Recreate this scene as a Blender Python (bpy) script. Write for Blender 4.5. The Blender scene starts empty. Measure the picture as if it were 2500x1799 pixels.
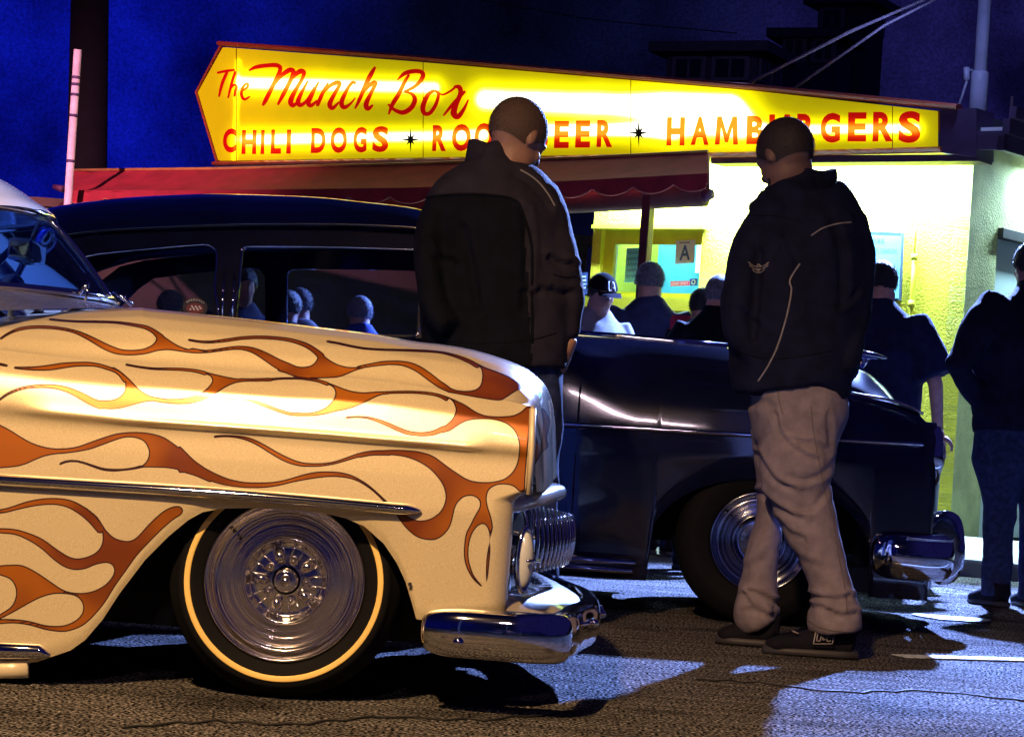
import bpy, bmesh, math, random
import numpy as np
from mathutils import Vector, Matrix
from mathutils.bvhtree import BVHTree
random.seed(7); rng = np.random.default_rng(7)
sc = bpy.context.scene
C = sc.collection
PI = math.pi

# ---------------------------------------------------------------- camera
CAMZ = 0.68
FP = 85.0 / 36.0 * 2500.0
AL = math.atan(169.5 / FP); RO = math.radians(4.0)
Fw = np.array([0, math.cos(AL), math.sin(AL)])
R0 = np.array([1.0, 0, 0]); U0 = np.array([0, -math.sin(AL), math.cos(AL)])
Rt = R0 * math.cos(RO) + U0 * math.sin(RO)
Up = -R0 * math.sin(RO) + U0 * math.cos(RO)
CAM = np.array([0.0, 0.0, CAMZ])
cd = bpy.data.cameras.new('camera'); cam = bpy.data.objects.new('camera', cd); C.objects.link(cam)
cd.lens = 85; cd.sensor_width = 36; cd.clip_start = 0.05; cd.clip_end = 2000
cam.matrix_world = Matrix(((Rt[0], Up[0], -Fw[0], CAM[0]), (Rt[1], Up[1], -Fw[1], CAM[1]), (Rt[2], Up[2], -Fw[2], CAM[2]), (0, 0, 0, 1)))
sc.camera = cam

# ---------------------------------------------------------------- render look
sc.render.engine = 'CYCLES'
sc.cycles.max_bounces = 7; sc.cycles.diffuse_bounces = 2; sc.cycles.glossy_bounces = 4
sc.cycles.transparent_max_bounces = 12; sc.cycles.transmission_bounces = 4
sc.cycles.sample_clamp_indirect = 6; sc.cycles.caustics_reflective = False; sc.cycles.caustics_refractive = False
sc.cycles.use_denoising = True
vs = sc.view_settings; vs.view_transform = 'Standard'; vs.look = 'None'; vs.gamma = 1; vs.exposure = 0; vs.use_curve_mapping = False

# ---------------------------------------------------------------- night sky
w = bpy.data.worlds.new('World'); sc.world = w; w.use_nodes = True
nt = w.node_tree; N = nt.nodes; L = nt.links; N.clear()
wo = N.new('ShaderNodeOutputWorld'); bg = N.new('ShaderNodeBackground'); L.new(bg.outputs[0], wo.inputs[0])
sky = N.new('ShaderNodeTexSky'); sky.sky_type = 'NISHITA'; sky.sun_disc = False
sky.sun_elevation = math.radians(-4.0); sky.sun_rotation = math.radians(-80)
tcw = N.new('ShaderNodeTexCoord'); spw = N.new('ShaderNodeSeparateXYZ'); L.new(tcw.outputs['Generated'], spw.inputs[0])
mrw = N.new('ShaderNodeMapRange'); mrw.inputs[1].default_value = -0.17; mrw.inputs[2].default_value = -0.04
mrw.inputs[3].default_value = 1; mrw.inputs[4].default_value = 0; mrw.interpolation_type = 'SMOOTHSTEP'
L.new(spw.outputs[0], mrw.inputs[0])
mrr = N.new('ShaderNodeMapRange'); mrr.inputs[1].default_value = 0.0; mrr.inputs[2].default_value = 0.2
mrr.interpolation_type = 'SMOOTHSTEP'; L.new(spw.outputs[0], mrr.inputs[0])
nzw = N.new('ShaderNodeTexNoise'); nzw.inputs['Scale'].default_value = 24; nzw.inputs['Detail'].default_value = 5
L.new(tcw.outputs['Generated'], nzw.inputs[0])
m1 = N.new('ShaderNodeMix'); m1.data_type = 'RGBA'
m1.inputs[6].default_value = (0.0012, 0.0018, 0.012, 1); m1.inputs[7].default_value = (0.0015, 0.004, 0.22, 1)
mry = N.new('ShaderNodeMapRange'); mry.inputs[1].default_value = -0.1; mry.inputs[2].default_value = 0.7; mry.inputs[3].default_value = .22; mry.interpolation_type = 'SMOOTHSTEP'
L.new(spw.outputs[1], mry.inputs[0]); mul = N.new('ShaderNodeMath'); mul.operation = 'MULTIPLY'; L.new(mrw.outputs[0], mul.inputs[0]); L.new(mry.outputs[0], mul.inputs[1])
mrz = N.new('ShaderNodeMapRange'); mrz.inputs[1].default_value = .12; mrz.inputs[2].default_value = .5; mrz.inputs[3].default_value = 1.0; mrz.inputs[4].default_value = .2; mrz.interpolation_type = 'SMOOTHSTEP'
L.new(spw.outputs[2], mrz.inputs[0]); mu2 = N.new('ShaderNodeMath'); mu2.operation = 'MULTIPLY'; L.new(mul.outputs[0], mu2.inputs[0]); L.new(mrz.outputs[0], mu2.inputs[1])
L.new(mu2.outputs[0], m1.inputs[0])
m2 = N.new('ShaderNodeMix'); m2.data_type = 'RGBA'; m2.inputs[7].default_value = (0.007, 0.006, 0.055, 1)  # purple towards the right stands for lamp haze, painted into the sky colour
L.new(mrr.outputs[0], m2.inputs[0]); L.new(m1.outputs[2], m2.inputs[6])
mm = N.new('ShaderNodeMapRange'); mm.inputs[1].default_value = .3; mm.inputs[2].default_value = .7; mm.inputs[3].default_value = .35; mm.inputs[4].default_value = 1.5
L.new(nzw.outputs[0], mm.inputs[0])
nz2 = N.new('ShaderNodeTexNoise'); nz2.inputs['Scale'].default_value = 900; nz2.inputs['Detail'].default_value = 2; L.new(tcw.outputs['Generated'], nz2.inputs[0])
mg = N.new('ShaderNodeMapRange'); mg.inputs[1].default_value = .3; mg.inputs[2].default_value = .7; mg.inputs[3].default_value = .7; mg.inputs[4].default_value = 1.3; L.new(nz2.outputs[0], mg.inputs[0])
mgm = N.new('ShaderNodeMath'); mgm.operation = 'MULTIPLY'; L.new(mm.outputs[0], mgm.inputs[0]); L.new(mg.outputs[0], mgm.inputs[1])
vm = N.new('ShaderNodeVectorMath'); vm.operation = 'SCALE'; L.new(m2.outputs[2], vm.inputs[0]); L.new(mgm.outputs[0], vm.inputs[3])
va = N.new('ShaderNodeVectorMath'); va.operation = 'MULTIPLY_ADD'
L.new(sky.outputs[0], va.inputs[0]); va.inputs[1].default_value = (.0008, .0012, .004); L.new(vm.outputs[0], va.inputs[2])
L.new(va.outputs[0], bg.inputs[0]); bg.inputs[1].default_value = 1.0

# ---------------------------------------------------------------- pixel helpers (2500 x 1799 photo pixels)
def ray(sx, sy):
    return Fw + (sx - 1250.0) / FP * Rt - (sy - 899.5) / FP * Up
def W(sx, sy, d):
    return CAM + ray(sx, sy) * d
def project(P):
    P = np.asarray(P, float) - CAM
    d = P @ Fw
    return np.stack([1250 + FP * (P @ Rt) / d, 899.5 - FP * (P @ Up) / d], -1)
def hitplane(sx, sy, P0, Nn):
    r = ray(sx, sy); t = np.dot(np.asarray(P0) - CAM, Nn) / np.dot(r, Nn)
    return CAM + r * t
def T(ox, oy, s, pts):
    return [(ox + p[0] / s, oy + p[1] / s) + tuple(p[2:]) for p in pts]

# ---------------------------------------------------------------- lamps
def lamp(name, kind, loc, power, col, **k):
    d = bpy.data.lights.new(name, kind); d.energy = power; d.color = col
    for a, b in k.items():
        if a != 'aim': setattr(d, a, b)
    o = bpy.data.objects.new(name, d); C.objects.link(o); o.location = Vector(loc)
    if 'aim' in k:
        o.rotation_euler = (Vector(k['aim']) - Vector(loc)).to_track_quat('-Z', 'Y').to_euler()
    return o
CORNER = np.array([2.96, 16.0, 0.0])
UD = np.array([0.797, -0.604, 0.0])          # along the front wall, to the right
ND = np.array([-0.604, -0.797, 0.0])         # out of the front wall, to the camera
FLOOD = W(2335, -75, 15.6)
lamp('flood_light', 'SPOT', FLOOD, 19000, (0.23, 0.36, 1.0), spot_size=math.radians(100), spot_blend=.4, shadow_soft_size=.07,
     aim=(1.0, 6.0, 0.0))
lamp('street_light', 'SPOT', (-1.5, 0.6, 4.9), 3100, (1.0, 0.60, 0.27), spot_size=math.radians(51), spot_blend=1.0, shadow_soft_size=.10,
     aim=(-.75, 5.6, .5))

lamp('pink_lot_light', 'SPOT', (-7.5, 8.0, 5.6), 11000, (1.0, 0.34, 0.50), spot_size=math.radians(32), spot_blend=1.0, shadow_soft_size=.12, aim=(-4.4, 19.5, 2.5))

lamp('flood_spill', 'POINT', FLOOD + np.array([.05, -.15, -.1]), 45, (0.25, 0.35, 1.0), shadow_soft_size=.08)
# ---------------------------------------------------------------- materials
MATS = {}
def mat(name, col, rough=.6, metal=0.0, var=.15, vscale=8, bump=0.0, bscale=60, coat=0.0, emit=None, es=0.0, sheen=0.0, spec=.5, col2=None):
    if name in MATS: return MATS[name]
    m = bpy.data.materials.new(name); m.use_nodes = True; MATS[name] = m
    n = m.node_tree.nodes; l = m.node_tree.links; b = n['Principled BSDF']
    b.inputs['Roughness'].default_value = rough; b.inputs['Metallic'].default_value = metal
    b.inputs['Coat Weight'].default_value = coat; b.inputs['Coat Roughness'].default_value = .04
    b.inputs['Specular IOR Level'].default_value = spec
    if sheen: b.inputs['Sheen Weight'].default_value = sheen
    tc = n.new('ShaderNodeTexCoord')
    nz = n.new('ShaderNodeTexNoise'); nz.inputs['Scale'].default_value = vscale; nz.inputs['Detail'].default_value = 6
    l.new(tc.outputs['Object'], nz.inputs[0])
    mx = n.new('ShaderNodeMix'); mx.data_type = 'RGBA'
    c2 = col2 or tuple(min(1, c * (1 + var)) for c in col)
    c1 = tuple(c * (1 - var) for c in col) if not col2 else col
    mx.inputs[6].default_value = (*c1, 1); mx.inputs[7].default_value = (*c2, 1)
    mr = n.new('ShaderNodeMapRange'); mr.inputs[1].default_value = .35; mr.inputs[2].default_value = .65
    l.new(nz.outputs[0], mr.inputs[0]); l.new(mr.outputs[0], mx.inputs[0]); l.new(mx.outputs[2], b.inputs['Base Color'])
    if bump:
        nb = n.new('ShaderNodeTexNoise'); nb.inputs['Scale'].default_value = bscale; nb.inputs['Detail'].default_value = 4
        l.new(tc.outputs['Object'], nb.inputs[0])
        bp = n.new('ShaderNodeBump'); bp.inputs['Strength'].default_value = min(1, bump); bp.inputs['Distance'].default_value = .01 * max(1, bump)
        l.new(nb.outputs[0], bp.inputs['Height']); l.new(bp.outputs[0], b.inputs['Normal'])
    if emit:
        b.inputs['Emission Color'].default_value = (*emit, 1); b.inputs['Emission Strength'].default_value = es
    return m
def glass_mat(name, tint=(.5, .55, .6), refl=1.0):
    if name in MATS: return MATS[name]
    m = bpy.data.materials.new(name); m.use_nodes = True; MATS[name] = m
    n = m.node_tree.nodes; l = m.node_tree.links; n.clear()
    o = n.new('ShaderNodeOutputMaterial'); mx = n.new('ShaderNodeMixShader'); t = n.new('ShaderNodeBsdfTransparent'); g = n.new('ShaderNodeBsdfGlossy')
    fr = n.new('ShaderNodeFresnel'); fr.inputs[0].default_value = 1.5
    g.inputs['Roughness'].default_value = .03; g.inputs[0].default_value = (refl, refl, refl, 1)
    t.inputs[0].default_value = (*tint, 1)
    l.new(fr.outputs[0], mx.inputs[0]); l.new(t.outputs[0], mx.inputs[1]); l.new(g.outputs[0], mx.inputs[2]); l.new(mx.outputs[0], o.inputs[0])
    return m

# ---------------------------------------------------------------- geometry collector
class Geo:
    def __init__(s): s.v = []; s.f = []; s.n = 0
    def add(s, v, f):
        v = np.asarray(v, float).reshape(-1, 3); s.v.append(v)
        s.f += [tuple(i + s.n for i in q) for q in f]; s.n += len(v); return s
    def grid(s, P, closeu=False, closev=False, flip=False):
        P = np.asarray(P, float); a, b = P.shape[:2]; f = []
        for i in range(a if closeu else a - 1):
            for j in range(b if closev else b - 1):
                q = (i * b + j, ((i + 1) % a) * b + j, ((i + 1) % a) * b + (j + 1) % b, i * b + (j + 1) % b)
                f.append(q[::-1] if flip else q)
        return s.add(P.reshape(-1, 3), f)
    def box(s, c, h, ax=None, bev=0.0):
        # c centre, h half sizes, ax 3 axes
        ax = np.eye(3) if ax is None else np.asarray(ax, float)
        c = np.asarray(c, float); h = np.asarray(h, float)
        bev = min(bev, .45 * h.min()) if bev else 0
        bm = bmesh.new(); bmesh.ops.create_cube(bm, size=2)
        for v in bm.verts: v.co = Vector(np.array(v.co) * h)
        if bev: bmesh.ops.bevel(bm, geom=bm.edges[:], offset=bev, segments=2, affect='EDGES', profile=.6)
        v = np.array([q.co[:] for q in bm.verts]); bm.verts.index_update()
        f = [tuple(q.index for q in p.verts) for p in bm.faces]; bm.free()
        return s.add(c + v @ ax, f)
    def box2(s, a, b, **k):
        a = np.array(a, float); b = np.array(b, float); return s.box((a + b) / 2, np.abs(b - a) / 2, **k)
    def tube(s, path, rw, rd=None, n=12, ref=(0, 1, 0), cap=True, close=False, sq=2.0, rot=0.0):
        path = np.asarray(path, float); m = len(path)
        rw = np.broadcast_to(np.asarray(rw, float), (m,)); rd = rw if rd is None else np.broadcast_to(np.asarray(rd, float), (m,))
        if close: tg = np.roll(path, -1, 0) - np.roll(path, 1, 0)
        else: tg = np.gradient(path, axis=0)
        tg /= np.linalg.norm(tg, axis=1)[:, None] + 1e-12
        ref = np.asarray(ref, float); ref = np.broadcast_to(ref, (m, 3))
        D = ref - (ref * tg).sum(1)[:, None] * tg
        D /= np.linalg.norm(D, axis=1)[:, None] + 1e-12
        Wd = np.cross(tg, D)
        an = np.linspace(0, 2 * PI, n, endpoint=False) + rot
        cx = np.sign(np.cos(an)) * np.abs(np.cos(an)) ** (2 / sq); sx = np.sign(np.sin(an)) * np.abs(np.sin(an)) ** (2 / sq)
        P = path[:, None] + Wd[:, None] * (cx[None, :, None] * rw[:, None, None]) + D[:, None] * (sx[None, :, None] * rd[:, None, None])
        base = s.n; s.grid(P, closeu=close, closev=True)
        if cap and not close:
            s.f.append(tuple(base + i for i in range(n))); s.f.append(tuple(base + (m - 1) * n + i for i in range(n))[::-1])
        return s
    def ball(s, c, r, ax=None, nu=16, nv=10):
        r = np.broadcast_to(np.asarray(r, float), (3,)); ax = np.eye(3) if ax is None else np.asarray(ax, float)
        th = np.linspace(0.001, PI - .001, nv); ph = np.linspace(0, 2 * PI, nu, endpoint=False)
        P = np.stack([np.outer(np.sin(th), np.cos(ph)), np.outer(np.sin(th), np.sin(ph)), np.outer(np.cos(th), np.ones(nu))], -1) * r
        b = s.n; s.grid(np.asarray(c) + P @ ax, closev=True)
        s.f.append(tuple(b + i for i in range(nu))); s.f.append(tuple(b + (nv - 1) * nu + i for i in range(nu))[::-1]); return s
    def lathe(s, c, prof, axis, n=64, e1=None, cap=False):
        # prof: (radius, offset along axis)
        axis = np.asarray(axis, float); axis /= np.linalg.norm(axis)
        e1 = np.array([0, 0, 1.0]) if e1 is None else np.asarray(e1, float)
        e1 = e1 - e1.dot(axis) * axis; e1 /= np.linalg.norm(e1); e2 = np.cross(axis, e1)
        an = np.linspace(0, 2 * PI, n, endpoint=False); pr = np.asarray(prof, float)
        P = np.asarray(c, float) + pr[:, 0][:, None, None] * (np.cos(an)[None, :, None] * e1 + np.sin(an)[None, :, None] * e2) + pr[:, 1][:, None, None] * axis
        b = s.n; s.grid(P, closev=True)
        if cap: s.f.append(tuple(b + (len(pr) - 1) * n + i for i in range(n))); s.f.append(tuple(b + i for i in range(n)))
        return s
    def prism(s, poly, d):
        # poly: list of 3D points (planar), d: extrude vector
        p = np.asarray(poly, float); n = len(p); d = np.asarray(d, float)
        v = np.concatenate([p, p + d]); f = [tuple(range(n)), tuple(range(2 * n - 1, n - 1, -1))]
        f += [(i, i + n, (i + 1) % n + n, (i + 1) % n) for i in range(n)]
        return s.add(v, f)
    def mesh(s, name):
        me = bpy.data.meshes.new(name); V = np.concatenate(s.v) if s.v else np.zeros((0, 3))
        me.from_pydata(V.tolist(), [], s.f); me.update(); return me

BASE = {}
def fixn(me):
    bm = bmesh.new(); bm.from_mesh(me); bmesh.ops.recalc_face_normals(bm, faces=bm.faces[:]); bm.to_mesh(me); bm.free()
def put(name, me, m, parent=None, smooth=True, angle=None, recalc=True, **props):
    """link a mesh given in world coordinates as one object"""
    if isinstance(me, Geo): me = me.mesh(name)
    if recalc: fixn(me)
    if parent is not None:
        b = BASE.get(parent.name)
        if b is not None: me.transform(Matrix.Translation(-b))
    else:
        b = None
    o = bpy.data.objects.new(name, me); C.objects.link(o)
    if m is not None: me.materials.append(m)
    if smooth:
        me.shade_smooth()
        if angle: me.set_sharp_from_angle(angle=math.radians(angle))
    if parent is not None:
        o.parent = parent; BASE[o.name] = BASE.get(parent.name, Vector((0, 0, 0)))
    for k, v in props.items(): o[k] = v
    return o
def root(name, loc, label, cat, group=None):
    o = bpy.data.objects.new(name, None); C.objects.link(o); o.location = Vector(loc); o.empty_display_size = .1
    o['label'] = label; o['category'] = cat
    if group: o['group'] = group
    BASE[o.name] = Vector(loc); return o
def tagged(name, geo, m, loc, label, cat, group=None, **k):
    """a top-level thing made of a single mesh, origin at its base"""
    me = geo.mesh(name) if isinstance(geo, Geo) else geo
    me.transform(Matrix.Translation(-Vector(loc)))
    o = put(name, me, m, None, **k); o.location = Vector(loc); o['label'] = label; o['category'] = cat
    if group: o['group'] = group
    BASE[o.name] = Vector(loc); return o
def struct(name, geo, m, **k):
    o = put(name, geo, m, None, **k); o['kind'] = 'structure'; return o
def cat_rom(pts, k=6, close=False):
    p = np.asarray(pts, float); n = len(p); out = []
    if close: idx = lambda i: p[i % n]
    else: idx = lambda i: p[min(max(i, 0), n - 1)]
    for i in range(n if close else n - 1):
        a, b, c, d = idx(i - 1), idx(i), idx(i + 1), idx(i + 2)
        for j in range(k):
            t = j / k
            out.append(.5 * ((2 * b) + (-a + c) * t + (2 * a - 5 * b + 4 * c - d) * t * t + (-a + 3 * b - 3 * c + d) * t ** 3))
    if not close: out.append(p[-1])
    return np.array(out)
def remesh(geo, vox=.012, smooth=6, name='m'):
    me = geo.mesh(name) if isinstance(geo, Geo) else geo
    fixn(me)
    o = bpy.data.objects.new('tmp', me); C.objects.link(o)
    r = o.modifiers.new('r', 'REMESH'); r.mode = 'VOXEL'; r.voxel_size = vox
    if smooth:
        q = o.modifiers.new('s', 'SMOOTH'); q.iterations = smooth; q.factor = .5
    dg = bpy.context.evaluated_depsgraph_get(); dg.update()
    out = bpy.data.meshes.new_from_object(o.evaluated_get(dg)); out.name = name
    bpy.data.objects.remove(o); return out
def panel(outer, holes, f, name='panel', th=0.02):
    """2D outline with holes -> mesh; f maps (u, v, w) to world"""
    cu = bpy.data.curves.new('c', 'CURVE'); cu.dimensions = '2D'; cu.fill_mode = 'BOTH'; cu.extrude = 1.0
    for pl in [outer] + list(holes):
        sp = cu.splines.new('POLY'); sp.points.add(len(pl) - 1)
        for i, p in enumerate(pl): sp.points[i].co = (p[0], p[1], 0, 1)
        sp.use_cyclic_u = True
    o = bpy.data.objects.new('tmp', cu); C.objects.link(o)
    dg = bpy.context.evaluated_depsgraph_get(); dg.update()
    me = bpy.data.meshes.new_from_object(o.evaluated_get(dg)); bpy.data.objects.remove(o)
    v = np.array([q.co[:] for q in me.vertices])
    nv = np.array([f(a, b, (0 if c < 0 else th)) for a, b, c in v])
    me.vertices.foreach_set('co', nv.ravel()); me.update(); me.name = name
    me.materials.clear()
    return me
def ribbon(pts, f, off0=0.0, off1=0.005, geo=None, k=5):
    """stroke: (u, v, halfwidth); f maps (u, v, w) to world; closed thin solid"""
    g = geo or Geo(); p = cat_rom(pts, k); xy = p[:, :2]; t = np.gradient(xy, axis=0); t /= np.linalg.norm(t, axis=1)[:, None] + 1e-9
    n = np.stack([-t[:, 1], t[:, 0]], -1) * p[:, 2][:, None]
    a = xy + n; b = xy - n
    P = np.array([[f(*q, off0) for q in a], [f(*q, off1) for q in a], [f(*q, off1) for q in b], [f(*q, off0) for q in b]])
    P = np.swapaxes(P, 0, 1); base = g.n; g.grid(P, closev=True); m = len(p)
    g.f.append(tuple(base + i for i in range(4))); g.f.append(tuple(base + (m - 1) * 4 + i for i in range(4))[::-1]); return g
def glyph(ch, bold=.0):
    cu = bpy.data.curves.new('t', 'FONT'); cu.body = ch; cu.size = 1; cu.offset = bold; cu.resolution_u = 4
    o = bpy.data.objects.new('tmp', cu); C.objects.link(o)
    dg = bpy.context.evaluated_depsgraph_get(); dg.update()
    me = bpy.data.meshes.new_from_object(o.evaluated_get(dg)); bpy.data.objects.remove(o)
    v = np.array([q.co[:] for q in me.vertices])
    if len(v) == 0: return None, None
    v = v[:, :2]; lo = v.min(0); hi = v.max(0); v = (v - lo) / (hi - lo)
    f = [tuple(p.vertices) for p in me.polygons]; bpy.data.meshes.remove(me); return v, f
def text_on(s, f, geo=None, bold=.0, off=.001):
    """write a line of text into the unit square mapped by f"""
    v, fc = glyph(s, bold); g = geo or Geo()
    g.add([f(a, b, off) for a, b in v], fc); return g
def quadmap(q):
    """q: 4 world points (bottom-left, bottom-right, top-right, top-left) and a normal"""
    a, b, c, d, n = [np.asarray(x, float) for x in q]
    return lambda u, v, w: (a * (1 - u) + b * u) * (1 - v) + (d * (1 - u) + c * u) * v + n * w
CHROME = mat('chrome', (.80, .80, .84), .05, 1.0, var=.03)
BLACKR = mat('black_rubber', (.0035, .0035, .005), .8, spec=.15, bump=.15, bscale=90)
DARK = mat('underbody_black', (.01, .01, .012), .8)
# ================================================================ GROUND
def qdist(x, y): return (x - CORNER[0]) * ND[0] + (y - CORNER[1]) * ND[1]
def gz(x, y):
    q = qdist(x, y)
    return .03 * float(np.clip((4.2 - q) / 3.2, 0, 1)) if q > 1.0 else .03
def asphalt():
    m = bpy.data.materials.new('asphalt'); m.use_nodes = True; n = m.node_tree.nodes; l = m.node_tree.links; b = n['Principled BSDF']
    tc = n.new('ShaderNodeTexCoord')
    def noise(s, d=6, v=None):
        z = n.new('ShaderNodeTexNoise'); z.inputs['Scale'].default_value = s; z.inputs['Detail'].default_value = d
        l.new(v or tc.outputs['Object'], z.inputs[0]); return z
    big = noise(.9); fine = noise(105, 3); vor = n.new('ShaderNodeTexVoronoi'); vor.inputs['Scale'].default_value = 130; l.new(tc.outputs['Object'], vor.inputs[0])
    mp = n.new('ShaderNodeMapping'); mp.inputs['Scale'].default_value = (.6, 5, 1); l.new(tc.outputs['Object'], mp.inputs[0])
    streak = noise(3.0, 8, mp.outputs[0])
    r1 = n.new('ShaderNodeMapRange'); r1.inputs[1].default_value = .47; r1.inputs[2].default_value = .62; l.new(fine.outputs[0], r1.inputs[0])
    c1 = n.new('ShaderNodeMix'); c1.data_type = 'RGBA'; c1.inputs[6].default_value = (.005, .005, .005, 1); c1.inputs[7].default_value = (.33, .31, .30, 1); l.new(r1.outputs[0], c1.inputs[0])
    r2 = n.new('ShaderNodeMapRange'); r2.inputs[1].default_value = .35; r2.inputs[2].default_value = .7; r2.inputs[3].default_value = .6; r2.inputs[4].default_value = 1.45; l.new(streak.outputs[0], r2.inputs[0])
    sc_ = n.new('ShaderNodeVectorMath'); sc_.operation = 'SCALE'; l.new(c1.outputs[2], sc_.inputs[0]); l.new(r2.outputs[0], sc_.inputs[3])
    st_ = noise(2.1, 7); rs = n.new('ShaderNodeMapRange'); rs.inputs[1].default_value = .52; rs.inputs[2].default_value = .66; rs.inputs[3].default_value = 1.0; rs.inputs[4].default_value = .35; l.new(st_.outputs[0], rs.inputs[0])
    sc2 = n.new('ShaderNodeVectorMath'); sc2.operation = 'SCALE'; l.new(sc_.outputs[0], sc2.inputs[0]); l.new(rs.outputs[0], sc2.inputs[3]); l.new(sc2.outputs[0], b.inputs['Base Color'])
    r3 = n.new('ShaderNodeMapRange'); r3.inputs[1].default_value = .35; r3.inputs[2].default_value = .65; r3.inputs[3].default_value = .68; r3.inputs[4].default_value = .9; l.new(big.outputs[0], r3.inputs[0])
    l.new(r3.outputs[0], b.inputs['Roughness'])
    bp = n.new('ShaderNodeBump'); msp = n.new('ShaderNodeMath'); msp.operation = 'POWER'; l.new(r1.outputs[0], msp.inputs[0]); msp.inputs[1].default_value = 2.5; msq = n.new('ShaderNodeMath'); msq.operation = 'MULTIPLY'; l.new(msp.outputs[0], msq.inputs[0]); msq.inputs[1].default_value = .55; l.new(msq.outputs[0], b.inputs['Specular IOR Level']); bp.inputs['Strength'].default_value = 1; bp.inputs['Distance'].default_value = .007; l.new(vor.outputs[0], bp.inputs['Height'])
    bp2 = n.new('ShaderNodeBump'); bp2.inputs['Strength'].default_value = .5; bp2.inputs['Distance'].default_value = .012; l.new(streak.outputs[0], bp2.inputs['Height']); l.new(bp.outputs[0], bp2.inputs['Normal'])
    l.new(bp2.outputs[0], b.inputs['Normal']); return m
# asphalt sheet that rises gently towards the kerb of the stand (built in wall-aligned coordinates)
qs = [-400, -60, .999, 1.0, 1.6, 2.4, 3.2, 4.2, 6, 10, 16, 30, 80, 400]
ps = list(np.linspace(-300, 300, 31))
P = np.array([[[*(CORNER + UD * p + ND * q)[:2], (.03 * float(np.clip((4.2 - q) / 3.2, 0, 1)) if q >= 1 else .03)] for p in ps] for q in qs])
struct('parking_lot_ground', Geo().grid(P), asphalt(), recalc=False, smooth=False)
bpy.data.objects['parking_lot_ground'].data.flip_normals() if bpy.data.objects['parking_lot_ground'].data.polygons[0].normal.z < 0 else None
CONC = mat('concrete', (.34, .34, .33), .8, var=.25, vscale=3, bump=.3, bscale=120)
# sidewalk slabs: parts of the walkway
def wq(p, q, z): return CORNER + UD * p + ND * q + np.array([0, 0, z])
walk = struct('sidewalk_base', Geo().prism([wq(-9, 1.0, 0.0), wq(-9, 1.0, .115), wq(-9, -9, .21), wq(-9, -9, 0)], UD * 18), CONC, smooth=False)
BASE[walk.name] = Vector((0, 0, 0))
for i, p in enumerate(np.arange(-8.8, 8.8, 1.1)):
    zz = lambda q: .125 + (1.0 - q) * .105 if q > 0 else .23
    g = Geo(); a, b2 = p + .006, p + 1.094
    g.prism([wq(a, 1.0, .03), wq(a, 1.0, .135), wq(a, 0.0, .245), wq(a, 0, .14)], UD * (b2 - a))
    put('sidewalk_slab', g, CONC, walk, smooth=False)
LINE = mat('road_paint', (.55, .62, .62), .55, var=.35, vscale=30, bump=.2)
g0 = W(2190, 1600, 1); 
def ground_at(sx, sy, z=0.0): return hitplane(sx, sy, (0, 0, z), np.array([0, 0, 1.0]))
a = ground_at(2195, 1604); b = ground_at(2500, 1613); dv = (b - a) / np.linalg.norm(b - a); b = a + dv * 3.2; off = np.array([-dv[1], dv[0], 0]) * .05
struct('parking_bay_line', Geo().prism([a - off + [0, 0, .004], b - off + [0, 0, .004], b + off + [0, 0, .004], a + off + [0, 0, .004]], (0, 0, .003)), LINE, smooth=False)
g = Geo()
for (sx, sy, rx, ry) in [(2330, 1512, .16, .10)]:
    c = ground_at(sx, sy); g.prism([c + [rx * math.cos(t) * (1 + .25 * math.sin(3 * t)), ry * 2 * math.sin(t) * (1 + .3 * math.cos(2 * t)), .004] for t in np.linspace(0, 2 * PI, 20, endpoint=False)], (0, 0, .003))
struct('paint_patch_on_asphalt', g, LINE, smooth=False)

# ================================================================ STAND BUILDING
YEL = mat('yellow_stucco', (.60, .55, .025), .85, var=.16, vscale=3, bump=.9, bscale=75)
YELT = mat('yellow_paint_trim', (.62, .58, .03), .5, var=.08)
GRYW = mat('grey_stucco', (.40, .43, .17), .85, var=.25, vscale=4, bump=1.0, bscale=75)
FASC = mat('fascia_paint', (.045, .025, .06), .45, var=.2)
ZB = .235; ZS = 2.74
stand = root('food_stand', wq(0, 0, ZB), 'small yellow stucco hamburger stand with grey side wall behind the lit sign', 'building')
WL = 3.05       # wall length to the left of the corner
def fw(u, v, w_): return CORNER - UD * u + np.array([0, 0, v]) + ND * (w_ - .12)   # u leftwards, v height
# window opening from photo
def uvw(sx, sy, off=0.0):
    p = hitplane(sx, sy, CORNER + ND * off, ND); return (-np.dot(p - CORNER, UD), p[2])
q = [uvw(1456, 566), uvw(1714, 556), uvw(1706, 727), uvw(1470, 730)]
u0 = (q[1][0] + q[2][0]) / 2; u1 = (q[0][0] + q[3][0]) / 2; v1 = (q[0][1] + q[1][1]) / 2; v0 = (q[2][1] + q[3][1]) / 2
me = panel([(0, ZB - .05), (WL, ZB - .05), (WL, ZS + .2), (0, ZS + .2)], [[(u0, v0), (u1, v0), (u1, v1), (u0, v1)]], fw, 'front_wall', .12)
front = put('front_wall', me, YEL, stand, smooth=False)
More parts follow.
